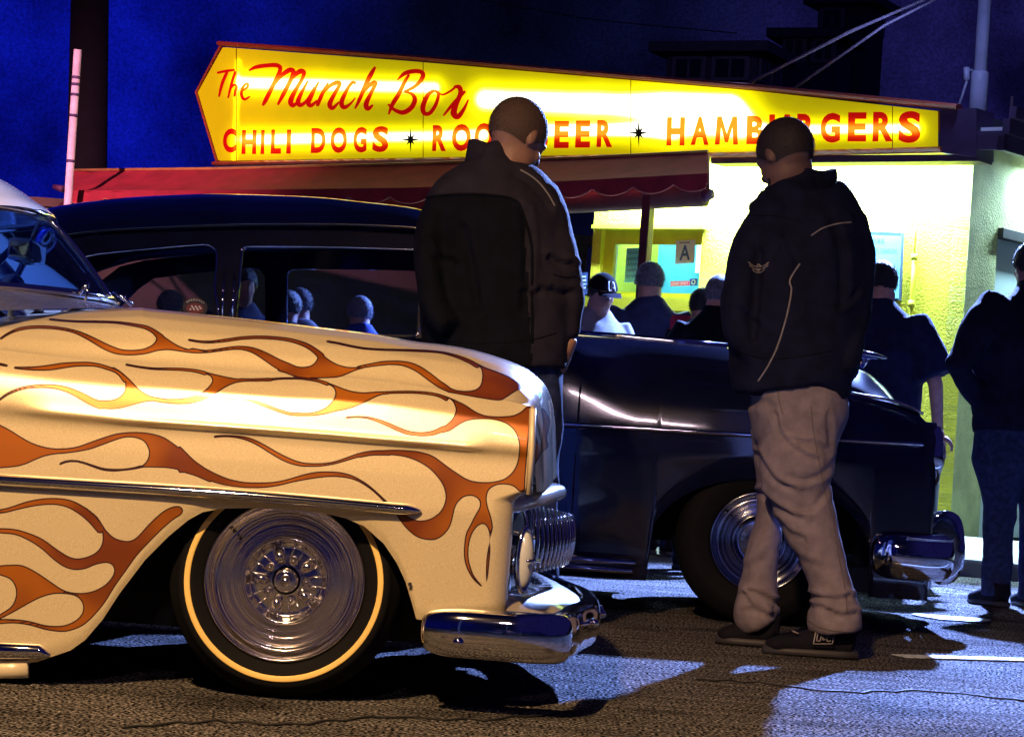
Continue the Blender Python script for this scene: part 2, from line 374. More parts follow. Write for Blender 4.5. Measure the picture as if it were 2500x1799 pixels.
# side wall, going back from the corner
g = Geo(); sd = -ND
g.prism([CORNER + sd * .12 + [0, 0, ZB - .05], CORNER + sd * .0 + [0, 0, ZB - .05], CORNER + [0, 0, ZS + .2], CORNER + sd * .12 + [0, 0, ZS + .2]], UD * -.1) if False else None
def sw(u, v, w_): return CORNER + sd * u + np.array([0, 0, v]) + UD * (w_ - .119)
def uvs(sx, sy):
    p = hitplane(sx, sy, CORNER, UD); return (np.dot(p - CORNER, sd), p[2])
dl, dt = uvs(2437, 556)
d0 = dl; d1 = dl + 1.6
me = panel([(.0, ZB - .05), (6.0, ZB - .05), (6.0, ZS + .2), (.0, ZS + .2)], [[(d0, ZB - .04), (d1, ZB - .04), (d1, dt), (d0, dt)]], sw, 'side_wall', .12)
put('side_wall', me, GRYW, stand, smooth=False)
DOORM = mat('door_paint', (.50, .62, .56), .5, var=.06, vscale=2)
DFR = mat('dark_trim', (.03, .03, .03), .5)
dg_ = Geo(); dg_.box(CORNER + sd * (d0 + d1) / 2 + UD * (-.05) + [0, 0, (ZB + dt - .06) / 2], ((d1 - d0) / 2 - .03, .02, (dt - .06 - ZB) / 2), ax=[sd, UD, [0, 0, 1]], bev=.004)
door = put('door', dg_, DOORM, stand, smooth=False)
g = Geo(); g.box(CORNER + sd * (d0 + d1) / 2 + UD * (-.01) + [0, 0, dt - .035], ((d1 - d0) / 2, .05, .035), ax=[sd, UD, [0, 0, 1]], bev=.004)
for s_ in (d1 - .015,): g.box(CORNER + sd * s_ + UD * (-.01) + [0, 0, (ZB + dt - .07) / 2], (.015, .045, (dt - .07 - ZB) / 2), ax=[sd, UD, [0, 0, 1]])
put('door_frame', g, DFR, stand, smooth=False)
g = Geo(); g.ball(CORNER + sd * (d1 - .12) + UD * .0 + [0, 0, 1.2], .03); put('handle', g, CHROME, door)
# back and left walls + flat roof
g = Geo()
bl = CORNER - UD * WL; far = CORNER + sd * 6
g.box2((0, 0, 0), (0, 0, 0)) if False else None
g.prism([bl + sd * .12 + [0, 0, ZB], bl + sd * 6 + [0, 0, ZB], bl + sd * 6 + [0, 0, ZS + .2], bl + sd * .12 + [0, 0, ZS + .2]], UD * .12)
g.prism([far - UD * .125 + [0, 0, ZB], bl + sd * 6 + UD * .125 + [0, 0, ZB], bl + sd * 6 + UD * .125 + [0, 0, ZS + .2], far - UD * .125 + [0, 0, ZS + .2]], -sd * .12)
put('rear_wall', g, YEL, stand, smooth=False)
g = Geo(); cc = CORNER - UD * WL / 2 + sd * 3 + [0, 0, ZS + .26]
g.box(cc, (WL / 2, 3.0, .05), ax=[UD, sd, [0, 0, 1]])
put('roof_slab', g, mat('roofing', (.05, .05, .06), .8), stand, smooth=False)
# soffit / fascia right of and under the sign, side fascia with stepped cornice
def fpt(sx, sy, off): return hitplane(sx, sy, CORNER + ND * off, ND)
OFFS = .42
pr = [fpt(2070, 392, OFFS), fpt(2384, 388, OFFS), fpt(2386, 262, OFFS), fpt(2290, 258, OFFS)]
zf0 = ZS; zf1 = pr[2][2]
g = Geo()
eL = CORNER + ND * OFFS - UD * (WL + .3); eR = CORNER + ND * OFFS + UD * .42
def beam(a, b, z0, z1, th, nrm): # beam along a-b
    a = np.array([a[0], a[1], 0]); b = np.array([b[0], b[1], 0]); d = b - a; return [a + [0, 0, z0], a + [0, 0, z1], a + nrm * -th + [0, 0, z1], a + nrm * -th + [0, 0, z0]], d
pl, d = beam(eL, eR, ZS - .0, ZS + .085, .05, ND); g.prism(pl, d)
pl, d = beam(eL, eR, ZS + .087, ZS + .12, .02, ND); g.prism(pl, d)
e2 = eR + sd * 6.6
for (z0, z1, o) in [(ZS - .005, ZS + .10, .0), (ZS + .10, ZS + .2, .03), (ZS + .2, zf1, .07)]:
    g.prism([eR + UD * o + [0, 0, z0], eR + UD * o + [0, 0, z1 - .003], eR + UD * (o - .05) + [0, 0, z1 - .003], eR + UD * (o - .05) + [0, 0, z0]], sd * 6.6)
put('fascia', g, FASC, stand, smooth=False)
g = Geo(); c0 = CORNER - UD * (WL - .1) / 2 + ND * OFFS / 2 + UD * .16
g.box(c0 + [0, 0, ZS + .14], (WL / 2 + .2, OFFS / 2 - .055, .012), ax=[UD, ND, [0, 0, 1]])
g.box(CORNER + UD * .2 + sd * 3 + [0, 0, ZS + .143], (.16, 3.2, .012), ax=[UD, sd, [0, 0, 1]])
put('soffit', g, mat('soffit_white', (.7, .7, .68), .6), stand, smooth=False)
# tubes that light the wall from under the eave
TUBE = mat('lit_tube', (.9, .95, 1), .4, emit=(.55, .8, 1.0), es=14)
def tube_light(a, b, name, parent, power):
    g = Geo(); g.tube([a, b], .016, n=10, ref=(0, 0, 1)); put(name, g, TUBE, parent)
    d = bpy.data.lights.new('eave_light', 'AREA'); d.shape = 'RECTANGLE'; ln = float(np.linalg.norm(np.array(b) - np.array(a)))
    d.size = ln; d.size_y = .06; d.energy = power; d.color = (.50, .78, 1.0)
    o = bpy.data.objects.new('eave_light', d); C.objects.link(o)
    mid = (np.array(a) + np.array(b)) / 2 + [0, 0, -.03]; o.location = Vector(mid)
    dr = Vector(np.array(b) - np.array(a)).normalized()
    zz = Vector((0, 0, 1)); yy = zz.cross(dr); o.rotation_euler = Matrix((dr, yy, zz)).transposed().to_euler()
for (p0, p1) in [(-2.9, -1.55), (-1.45, -.05)]:
    tube_light(wq(p0, .15, ZS + .045), wq(p1, .15, ZS + .045), 'eave_tube', stand, 420)
tube_light(CORNER + UD * .18 + sd * .75 + [0, 0, ZS + .07], CORNER + UD * .18 + sd * 1.9 + [0, 0, ZS + .07], 'eave_tube', stand, 130)
# bracket fixture under the side eave
g = Geo(); a = CORNER + UD * .3 + sd * .25 + [0, 0, ZS - .0]
g.tube([a, a + sd * .5 + [0, 0, -.03], a + sd * .7 + [0, 0, -.09], a + sd * 1.0 + [0, 0, -.06]], .018, n=8, ref=(0, 0, 1)); g.box(a + sd * 1.0 + [0, 0, -.08], (.12, .05, .04), ax=[sd, UD, [0, 0, 1]], bev=.01)
g.tube([a + sd * .8 + [0, 0, -.1], a + sd * .8 + [0, 0, -.17], a + sd * .84 + [0, 0, -.18]], .012, n=8)
put('lamp_bracket', g, YELT, stand)
# conduit on the front wall (photo 2240, 500-760)
for k_, sxx in enumerate((2233, 2236)):
    p = [fpt(2240 - .06 * (y - 500) + (0 if k_ == 0 else 0), y, .03 + .0 * k_) for y in (505, 620, 700, 760, 900, 1170)]
    if k_ == 0:
        g = Geo(); g.tube(p[1:], .014, n=8); 
        for y in (628, 742): g.tube([fpt(2240 - .06 * (y - 500), y - 8, .03), fpt(2240 - .06 * (y - 500), y + 8, .03)], .022, n=8)
        g.tube([fpt(2240 - .06 * (y - 500), y, .02) for y in (505, 620)], .006, n=6); put('conduit', g, YELT, stand)
# ---- service window
g = Geo()
fr = put('window_frame', None or panel([(u0 - .0, v0), (u1, v0), (u1, v1), (u0, v1)], [[(u0 + .035, v0 + .045), (u1 - .09, v0 + .045), (u1 - .09, v1 - .10), (u0 + .035, v1 - .10)]], lambda u, v, w_: fw(u, v, w_ + .02), 'window_frame', .05), YELT, stand, smooth=False)
g = Geo(); g.prism([fw(u0 - .03, v0 - .09, .11), fw(u1 + .03, v0 - .09, .11), fw(u1 + .03, v0 - .002, .11), fw(u0 - .03, v0 - .002, .11)], ND * .12)
put('window_sill', g, YELT, stand, smooth=False)
g = Geo(); g.prism([fw(u0 - .04, v1 + .002, .121), fw(u1 + .05, v1 + .002, .121), fw(u1 + .05, v1 + .03, .121), fw(u0 - .04, v1 + .03, .121)], ND * .06)
put('window_lintel', g, YELT, stand, smooth=False)
PANE = glass_mat('pane_glass', (.8, .9, .95))
g = Geo(); g.prism([fw(u0 + .035, v0 + .045, .03), fw(u1 - .09, v0 + .045, .03), fw(u1 - .09, v1 - .1, .03), fw(u0 + .035, v1 - .1, .03)], ND * .006)
put('window_pane', g, PANE, stand, smooth=False)
INR = mat('kitchen_wall_glow', (.10, .42, .55), .6, emit=(.05, .55, .8), es=.55)  # wall emits a cyan glow standing in for the lit kitchen
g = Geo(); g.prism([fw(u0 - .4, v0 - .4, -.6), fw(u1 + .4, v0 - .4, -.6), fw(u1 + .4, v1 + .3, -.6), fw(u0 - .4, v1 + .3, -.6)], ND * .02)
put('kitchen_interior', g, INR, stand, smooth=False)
d = bpy.data.lights.new('kitchen_light', 'AREA'); d.size = .8; d.energy = 38; d.color = (.55, .85, 1)
o = bpy.data.objects.new('kitchen_light', d); C.objects.link(o); o.location = Vector(fw((u0 + u1) / 2, v1 + .25, -.3))
# lower wall panel under the sill is lit cyan tile
g = Geo(); g.prism([fw(u0 + .05, v0 - .8, .121), fw(u1 - .2, v0 - .8, .121), fw(u1 - .2, v0 - .1, .121), fw(u0 + .05, v0 - .1, .121)], ND * .008)
put('counter_panel', g, mat('pale_blue_tile', (.35, .62, .66), .3), stand, smooth=False)
# cards and posters in the window
WHT = mat('white_card', (.72, .72, .72), .6, var=.03); INK = mat('blue_ink', (.02, .04, .25), .6, var=.05); BLK = mat('black_ink', (.01, .01, .012), .6)
def wm(sx0, sy0, sx1, sy1, off, skew=0):
    return quadmap([fpt(sx0 - skew, sy1, off), fpt(sx1 - skew, sy1, off), fpt(sx1, sy0, off), fpt(sx0, sy0, off), ND])
def plate(f, m, name, th=.004, par=None):
    g = Geo(); g.prism([f(0, 0, 0), f(1, 0, 0), f(1, 1, 0), f(0, 1, 0)], ND * th); return put(name, g, m, par, smooth=False)
S2 = lambda pts: T(1300, 450, 3.263, pts)
f = quadmap([fpt(1649, 645, -.05), fpt(1695, 642, -.05), fpt(1698, 586, -.05), fpt(1651, 588, -.05), ND])
r = root('grade_card', fpt(1672, 645, -.05), 'white grade card with a large blue letter A in the service window', 'sign')
plate(f, WHT, 'card', par=r)
put('letter', text_on('A', lambda u, v, w_: f(.22 + .56 * u, .14 + .66 * v, w_ + .005), bold=.02), INK, r, smooth=False)
g = Geo()
for k_ in range(5): g.prism([f(.2 + .11 * k_, .87, .005), f(.28 + .11 * k_, .87, .005), f(.28 + .11 * k_, .92, .005), f(.2 + .11 * k_, .92, .005)], ND * .001)
put('printed_line', g, BLK, r, smooth=False)
PINK = mat('pink_card', (.62, .09, .22), .6)
f1 = quadmap([fpt(1638, 699, -.045), fpt(1684, 697, -.045), fpt(1684, 686, -.045), fpt(1638, 687, -.045), ND])
r = root('cash_only_sign', fpt(1660, 699, -.045), 'small pink CASH ONLY sign at the bottom of the service window', 'sign')
plate(f1, PINK, 'card', par=r); put('lettering', text_on('CASH ONLY', lambda u, v, w_: f1(.06 + .88 * u, .2 + .6 * v, w_ + .005), bold=.01), WHT, r, smooth=False)
f = quadmap([fpt(1685, 698, -.044), fpt(1703, 697, -.044), fpt(1703, 680, -.044), fpt(1685, 681, -.044), ND])
r = root('card_sticker', fpt(1694, 698, -.044), 'small square blue sticker beside the pink sign in the service window', 'sticker')
plate(f, mat('blue_sticker', (.02, .06, .5), .5), 'card', par=r)
g = Geo(); g.lathe(f(.5, .5, .006), [(.018, 0), (.012, 0.0)], ND, n=16); put('emblem', g, WHT, r)
f = quadmap([fpt(1525, 690, -.05), fpt(1565, 688, -.05), fpt(1568, 605, -.05), fpt(1531, 607, -.05), ND])
r = root('menu_poster', fpt(1545, 690, -.05), 'blue handwritten menu poster at the left side of the service window', 'poster')
plate(f, mat('blue_poster', (.10, .30, .62), .5), 'sheet', par=r)
g = Geo()
for i in range(5):
    ribbon([(.1 + .8 * t_, .86 - .17 * i + .035 * math.sin(t_ * 31 + i * 2) + .02 * math.sin(t_ * 57), .012) for t_ in np.linspace(0, 1 - .07 * (i % 3), 26)], f, .005, .006, geo=g, k=2)
put('handwriting', g, INK, r, smooth=False)
f = quadmap([fpt(1409, 720, .012), fpt(1433, 719, .012), fpt(1434, 665, .012), fpt(1410, 666, .012), ND])
r = root('wall_notice', fpt(1420, 720, .012), 'small dark blue notice on the yellow wall left of the service window', 'sign')
plate(f, mat('navy_card', (.02, .04, .16), .5), 'card', par=r)
g = Geo()
for i in range(4): g.prism([f(.1, .78 - .17 * i, .006), f(.9, .78 - .17 * i, .006), f(.9, .84 - .17 * i, .006), f(.1, .84 - .17 * i, .006)], ND * .001)
put('printed_line', g, mat('pale_ink', (.5, .6, .7), .6), r, smooth=False)
# ---- menu board on the wall
r = root('menu_board', fpt(2170, 728, .01), 'framed letter menu board with black lettering on the yellow wall near the corner', 'menu board')
bx = (2098, 2205); yt = (566, 570); yb = (735, 735)
fq = lambda m_, o_: quadmap([fpt(bx[0] - 8 + m_, yb[0] - m_, o_), fpt(bx[1] - 4 - m_, yb[1] - m_, o_), fpt(bx[1] - m_ + 3, yt[1] + m_, o_), fpt(bx[0] + m_, yt[0] + m_, o_), ND])
g = Geo(); f = fq(0, .0); g.prism([f(0, 0, 0), f(1, 0, 0), f(1, 1, 0), f(0, 1, 0)], ND * .05); put('frame', g, mat('menu_frame', (.03, .06, .16), .4), r, smooth=False)
f = fq(7, .051); plate(f, mat('menu_cyan_glow', (.12, .42, .52), .5, emit=(.1, .6, .8), es=.25), 'face', par=r)  # board face glows by itself, cyan light put into its colour
for (tx, x0, x1, y0, y1) in [('S 235', .12, .58, .895, .945), ('TARD  ONION', .10, .90, .74, .79), ('TRI', .12, .36, .665, .71)]:
    g = Geo(); text_on(tx, lambda u, v, w_: f(x0 + (x1 - x0) * u, y0 + (y1 - y0) * v, w_ + .0055), g, bold=.012); put('lettering', g, BLK, r, smooth=False)

# ================================================================ LIT SIGN
SO = OFFS + .005
def sg(x, y): return (450 + x / 2.835, 100 + y / 2.835)
def c25(x, y): return (1000 + x / 2.511, 200 + y / 2.511)
def c5(x, y): return (1700 + x / 2.72, 250 + y / 2.72)
SOR = fpt(1250, 330, SO)
def sp(sx, sy, w_=0.0): return hitplane(sx, sy, CORNER + ND * SO, ND) + ND * w_
outline = [(483, 226), (544, 116), (1000, 150), (1500, 193), (1838, 222), (2290, 272), (2293, 358), (1838, 371), (1300, 381), (533, 393)]
tubes = [((596, 203), (1060, 215), 17), ((1185, 243), (1780, 262), 30), ((600, 342), (1180, 330), 15), ((1340, 320), (1640, 318), 15), ((1640, 290), (1800, 300), 40), ((1850, 318), (2235, 314), 14), ((582, 150), (572, 390), 4)]
def glow(sx, sy):
    P_ = np.stack([sx, sy], -1).astype(float); t_ = np.zeros(P_.shape[:-1])
    for (a, b, r_) in tubes:
        a = np.array(a, float); b = np.array(b, float); d_ = b - a
        h = np.clip(((P_ - a) @ d_) / d_.dot(d_), 0, 1); q_ = P_ - a - h[..., None] * d_
        dist = np.sqrt((q_ ** 2).sum(-1)); k = 1.6 if r_ > 10 else .8
        t_ = t_ + (1.0 if r_ > 10 else .75) * (1 / (1 + np.exp((dist - r_) / (r_ * .22 + 1.5)))) + (.42 * np.exp(-(dist / (r_ * k + 18)) ** 2) if r_ > 10 else 0)
    return np.clip(t_, 0, 1.6)
def sign_mat(name, stops):
    m = bpy.data.materials.new(name); m.use_nodes = True; n = m.node_tree.nodes; l = m.node_tree.links; b = n['Principled BSDF']
    at = n.new('ShaderNodeAttribute'); at.attribute_name = 'tube_glow'
    cr = n.new('ShaderNodeValToRGB'); e = cr.color_ramp.elements
    while len(e) < len(stops): e.new(.5)
    for i, (p_, c_) in enumerate(stops): e[i].position = p_; e[i].color = (*c_, 1)
    mr = n.new('ShaderNodeMath'); mr.operation = 'DIVIDE'; mr.inputs[1].default_value = 1.6; l.new(at.outputs['Fac'], mr.inputs[0])
    tc = n.new('ShaderNodeTexCoord'); nz = n.new('ShaderNodeTexNoise'); nz.inputs['Scale'].default_value = 3; nz.inputs['Detail'].default_value = 5; l.new(tc.outputs['Object'], nz.inputs[0])
    ad = n.new('ShaderNodeMath'); ad.operation = 'MULTIPLY_ADD'; l.new(nz.outputs[0], ad.inputs[0]); ad.inputs[1].default_value = .10; 
    sb = n.new('ShaderNodeMath'); sb.operation = 'SUBTRACT'; l.new(mr.outputs[0], sb.inputs[0]); sb.inputs[1].default_value = .05; l.new(sb.outputs[0], ad.inputs[2])
    l.new(ad.outputs[0], cr.inputs[0]); l.new(cr.outputs[0], b.inputs['Emission Color']); b.inputs['Emission Strength'].default_value = 1.0
    l.new(cr.outputs[0], b.inputs['Base Color']); b.inputs['Roughness'].default_value = .3; return m
FACE = sign_mat('sign_face_yellow', [(0, (.36, .29, .0)), (.10, (.50, .42, .0)), (.22, (.95, .85, .0)), (.5, (1.5, 1.35, .01)), (.66, (1.8, 1.7, .3)), (.8, (2.6, 2.6, 1.9))])
LETR = sign_mat('sign_letter_red', [(0, (.28, .0, .0)), (.15, (.42, .003, .0)), (.35, (.72, .02, .0)), (.6, (.95, .16, .0)), (.85, (1.1, .42, .02))])
STARM = mat('sign_star', (.02, .025, .005), .5)
sign = root('hamburger_sign', sp(1250, 384), 'long lit yellow arrow-shaped sign with red lettering above the stand', 'sign')
def set_glow(o):
    me = o.data; b = BASE[o.name]; v = np.array([q_.co[:] for q_ in me.vertices]) + np.array(b)
    pr_ = project(v); a = me.attributes.new('tube_glow', 'FLOAT', 'POINT'); a.data.foreach_set('value', glow(pr_[:, 0], pr_[:, 1]).astype(np.float32))
# face as a fine grid inside the outline, split in acrylic panels
top = outline[0:6]; bot = [outline[0]] + outline[:5:-1]
def yat(pts, x): return np.interp(x, [p_[0] for p_ in pts], [p_[1] for p_ in pts])
seams = [483, 577, 1033, 1540, 2179, 2291]
for k_ in range(5):
    a, b = seams[k_] + (1.0 if k_ else .01), seams[k_ + 1] - 1.0
    xs = np.linspace(a, b, max(14, int((b - a) / 5)))
    rows = []
    for x in xs:
        t0, t1 = yat(top, x), yat(bot, x)
        rows.append([sp(x, y) for y in np.linspace(t0, max(t1, t0 + .01), 46)])
    o = put('sign_panel', Geo().grid(rows), FACE, sign, smooth=False); set_glow(o)
g = Geo(); rim = [sp(*p_) for p_ in outline]; n_ = len(rim)
# cabinet: side skin behind the face, slightly larger, plus raised edge trim
cen = np.mean(rim, 0)
big = [c_ + (c_ - cen) / np.linalg.norm(c_ - cen) * .022 for c_ in rim]
g.prism([c_ - ND * .012 for c_ in big], -ND * .14)
put('cabinet', g, mat('sign_cabinet', (.16, .03, .02), .45, var=.2), sign, smooth=False)
g = Geo()
TP = [(536, 107), (1000, 140), (1500, 184), (1838, 213), (2340, 262)]
g.tube([sp(x, y, -.01) for x, y in TP], .022, .05, n=8, ref=ND)
g.tube([sp(x, y, -.01) for x, y in [(524, 400), (1300, 387), (1838, 377), (2300, 365)]], .020, .05, n=8, ref=ND)
g.tube([sp(x, y, 0) for x, y in [(540, 112), (480, 226), (531, 398)]], .008, .02, n=8, ref=ND)
put('edge_trim', g, mat('sign_trim_red', (.30, .05, .02), .35, coat=.3), sign, smooth=False)
g = Geo(); g.prism([sp(2295, 268), sp(2384, 264), sp(2384, 385), sp(2295, 372)], -ND * .25); put('end_panel', g, FASC, sign, smooth=False)
g = Geo(); g.prism([sp(1730, 379, -.03), sp(2384, 376, -.03), sp(2384, 392, -.03), sp(1730, 398, -.03)], -ND * .2); put('lower_trim', g, FASC, sign, smooth=False)
# block letters
LT = []
for ch, x0, x1, y0, y1 in [('C', 268, 362, 608, 775), ('H', 398, 500, 618, 785), ('I', 530, 556, 618, 785), ('L', 600, 672, 615, 783), ('I', 708, 740, 615, 782), ('D', 878, 980, 605, 778), ('O', 1012, 1128, 600, 778), ('G', 1170, 1264, 598, 775), ('S', 1302, 1415, 592, 772), ('R', 1718, 1815, 585, 765), ('O', 1852, 1985, 577, 765), ('O', 2008, 2140, 570, 758), ('T', 2160, 2260, 568, 752)]:
    LT.append((ch, *sg(x0, y0), *sg(x1, y1)))
for ch, x0, x1, y0, y1 in [('B', 760, 850, 244, 410), ('E', 887, 978, 240, 408), ('E', 1017, 1108, 238, 405), ('R', 1148, 1245, 235, 402), ('H', 1576, 1688, 218, 392), ('A', 1724, 1836, 215, 389)]:
    LT.append((ch, *c25(x0, y0), *c25(x1, y1)))
for ch, x0, x1, y0, y1 in [('M', 125, 280, 95, 283), ('B', 334, 450, 90, 280), ('U', 482, 620, 82, 275), ('R', 668, 792, 78, 268), ('G', 824, 956, 72, 270), ('E', 1006, 1130, 68, 262), ('R', 1172, 1308, 65, 262), ('S', 1342, 1490, 60, 272)]:
    LT.append((ch, *c5(x0, y0), *c5(x1, y1)))
for ch, x0, y0, x1, y1 in LT:
    v, fc = glyph(ch, .045)
    if ch == 'M':
        v = np.array([(0,0),(.07,1),(.27,1),(.5,.40),(.73,1),(.93,1),(1,0),(.79,0),(.74,.60),(.57,.08),(.43,.08),(.26,.60),(.21,0)]); fc = [(0,1,11,12),(1,2,11),(2,3,10,11),(3,9,10),(3,4,8,9),(4,5,8),(5,6,7,8)]
    g = Geo(); lean = .03 * (y1 - y0) * (0 if ch in 'x' else 1)
    P_ = [sp(x0 + (x1 - x0) * a + lean * b, y1 + (y0 - y1) * b, .006) for a, b in v]
    # subdivide for the glow attribute
    me = g.add(P_, fc).mesh('letter'); bm = bmesh.new(); bm.from_mesh(me); bmesh.ops.remove_doubles(bm, verts=bm.verts[:], dist=1e-5)
    bmesh.ops.dissolve_degenerate(bm, dist=1e-5, edges=bm.edges[:])
    bmesh.ops.triangulate(bm, faces=bm.faces[:])
    for _ in range(4): bmesh.ops.subdivide_edges(bm, edges=[e for e in bm.edges if e.calc_length() > .022], cuts=1); bmesh.ops.triangulate(bm, faces=bm.faces[:])
    bm.to_mesh(me); bm.free()
    o = put('letter', me, LETR, sign, smooth=False, recalc=False); set_glow(o)
# script strokes
SC = [
 [[(230, 224, 7), (285, 212, 9), (352, 203, 7)], [(302, 212, 9), (265, 300, 10), (243, 390, 5)]],
 [[(357, 213, 8), (330, 300, 9), (306, 398, 5)], [(314, 350, 4), (345, 308, 7), (366, 318, 9), (358, 350, 9), (350, 388, 5)]],
 [[(398, 355, 4), (440, 322, 8), (440, 296, 8), (412, 318, 9), (398, 370, 10), (418, 407, 9), (458, 386, 4)]],
 [[(450, 208, 5), (500, 184, 13), (580, 172, 14), (645, 172, 15), (668, 196, 14), (645, 255, 14), (600, 345, 15), (565, 415, 14), (545, 450, 6)], [(600, 345, 6), (665, 255, 12), (725, 208, 17), (758, 212, 15), (742, 270, 14), (690, 370, 14), (650, 445, 6)], [(720, 300, 6), (775, 235, 14), (812, 213, 18), (833, 222, 13), (818, 270, 12), (765, 360, 14), (740, 420, 17), (755, 450, 14), (790, 425, 6)]],
 [[(860, 278, 6), (810, 370, 13), (790, 425, 16), (808, 447, 14), (850, 415, 9), (905, 320, 6)], [(935, 285, 6), (885, 380, 13), (862, 430, 16), (880, 450, 13), (925, 415, 6)]],
 [[(1000, 292, 6), (962, 360, 13), (928, 440, 12), (924, 455, 5)], [(950, 385, 5), (1010, 315, 12), (1065, 292, 16), (1078, 308, 13), (1040, 375, 13), (1010, 440, 16), (1030, 468, 13), (1075, 425, 5)]],
 [[(1190, 300, 9), (1168, 290, 11), (1130, 340, 12), (1092, 425, 16), (1108, 462, 15), (1150, 440, 8), (1188, 395, 4)]],
 [[(1326, 182, 6), (1300, 225, 15), (1262, 300, 16), (1215, 410, 12), (1184, 472, 5)], [(1205, 410, 5), (1265, 330, 12), (1315, 292, 16), (1325, 305, 14), (1290, 375, 13), (1262, 440, 17), (1275, 472, 15), (1310, 445, 5)]],
 [[(1560, 235, 8), (1530, 285, 13), (1485, 375, 15), (1445, 440, 14), (1417, 512, 5)], [(1478, 275, 4), (1530, 228, 14), (1600, 212, 15), (1650, 222, 15), (1650, 262, 15), (1600, 318, 12), (1525, 355, 8)], [(1525, 355, 6), (1580, 370, 11), (1600, 410, 15), (1575, 465, 16), (1520, 498, 16), (1460, 480, 12), (1415, 440, 6)]],
 [[(1735, 345, 11), (1690, 375, 14), (1655, 455, 17), (1665, 503, 15), (1705, 500, 13), (1745, 440, 12), (1762, 370, 10), (1735, 345, 10)], [(1757, 350, 5), (1790, 375, 6), (1845, 350, 7), (1880, 322, 7)]],
 [[(1868, 322, 8), (1905, 322, 16), (1915, 365, 16), (1885, 440, 17), (1868, 500, 22), (1895, 528, 18), (1935, 480, 12), (1970, 408, 5)], [(1948, 350, 8), (1905, 395, 12), (1850, 455, 11), (1797, 520, 5)]],
]
for let in SC:
    g = Geo()
    for i_, st in enumerate(let): ribbon([(*sg(x, y), r_ / 2.835) for x, y, r_ in st], lambda u, v, w_: sp(u, v, w_), .004, .0075 + .0015 * i_, geo=g)
    o = put('letter', g, LETR, sign, smooth=False); set_glow(o)
for (cx, cy, r_) in [(*sg(1570, 686), 20), (*c25(1408, 315), 22)]:
    g = Geo(); pts = []
    for i_ in range(16):
        an = i_ * PI / 8; rr = r_ * 1.5 * (.26 if i_ % 2 else (1.0 if i_ % 4 == 0 else .62)); pts.append(sp(cx + rr * math.sin(an) * .78, cy - rr * math.cos(an), .006))
    g.prism(pts, ND * .002); put('star', g, STARM, sign, smooth=False)

# ================================================================ AWNING
AWN = mat('awning_canvas', (.36, .025, .040), .8, var=.18, vscale=6, bump=.3, bscale=120)
AWE = mat('awning_piping', (.55, .20, .15), .6)
aw = root('awning', W(1580, 820, 15.0) * [1, 1, 0] + [0, 0, .03], 'long dark red canvas awning with scalloped valance under the sign', 'awning')
AO = 1.35
def ap(sx, sy, off=AO): return hitplane(sx, sy, CORNER + ND * off, ND)
xs = np.linspace(163, 1728, 120)
ytop = lambda x: np.interp(x, [163, 540, 1000, 1400, 1728], [417, 413, 402, 388, 372])
yval = lambda x: np.interp(x, [163, 540, 1000, 1400, 1728], [486, 486, 480, 463, 445])
P_ = []
for i_, x in enumerate(xs):
    sag = 4 * math.sin(i_ * .9) * .15; row = []
    tpt = ap(x, ytop(x), AO - .55); vpt = ap(x, yval(x) - 18, AO + .04)
    wr = .012 * math.sin(x * .03 + 2) * math.exp(-((x - 230) / 90.) ** 2)
    for k_ in range(12):
        t_ = k_ / 11.; row.append(tpt * (1 - t_) + vpt * t_ + np.array([0, 0, -.03]) * math.sin(PI * t_) + ND * (.04 * wr / .012 * math.sin(9 * t_ + x * .05)))
    P_.append(row)
put('canopy', Geo().grid(P_), AWN, aw, recalc=False)
P_ = []; PE = []
for x in np.linspace(163, 1728, 330):
    v = ap(x, yval(x) - 18, AO + .05); sc_ = .050 + .055 * abs(math.sin((x - 163) / 99.0 * PI)) ** .7
    P_.append([v + [0, 0, .01], v + [0, 0, -sc_ * .5] + ND * .01, v + [0, 0, -sc_] + ND * .012]); PE.append(v + [0, 0, -sc_] + ND * .013)
put('valance', Geo().grid(P_), AWN, aw, recalc=False)
put('valance_piping', Geo().tube(PE, .0045, n=6, ref=ND), AWE, aw)
bt = [ap(x, yval(x) + 30, AO - .05) for x in (155, 600, 1000, 1400, 1722)]
g = Geo(); g.tube(bt, .078, .06, n=16, ref=ND, sq=2.4); put('front_beam', g, mat('awning_beam', (.12, .03, .03), .6), aw)
g = Geo(); e_ = bt[-1]; CAPM_ = mat('awning_cap', (.10, .03, .09), .6); g.tube([e_, e_ + (bt[-1] - bt[-2]) / np.linalg.norm(bt[-1] - bt[-2]) * .055], [.05, .03], n=12, ref=ND); 
put('beam_cap', g, CAPM_, aw); g = Geo(); e_ = bt[0]; g.tube([e_, e_ - UD * .05], [.05, .03], n=12, ref=ND); 
put('beam_cap', g, CAPM_, aw); g = Geo(); l_ = ap(150, 462, AO - .3); g.tube([l_ + UD * .02, l_ - UD * .09 + [0, 0, .02]], [.03, .02], n=10, ref=ND); put('beam_cap', g, mat('awning_cap', (.10, .03, .09), .6), aw)
g = Geo(); g.tube([ap(x, ytop(x) - 1, AO - .55) for x in (163, 540, 1000, 1400, 1728)], .013, n=8, ref=ND); put('ridge_tube', g, mat('awning_tube', (.5, .3, .08), .4), aw)
g = Geo()
for x in (163, 1728): g.tube([ap(x, ytop(x) + 6, AO - .55), ap(x, yval(x) + 25, AO)], .014, n=8); g.tube([ap(x, ytop(x) + 6, AO - .55), ap(x, yval(x) + 28, AO - .55), ap(x, yval(x) + 27, AO)], .012, n=8)
put('side_arm', g, mat('awning_beam'  , (.12, .03, .03), .6), aw)
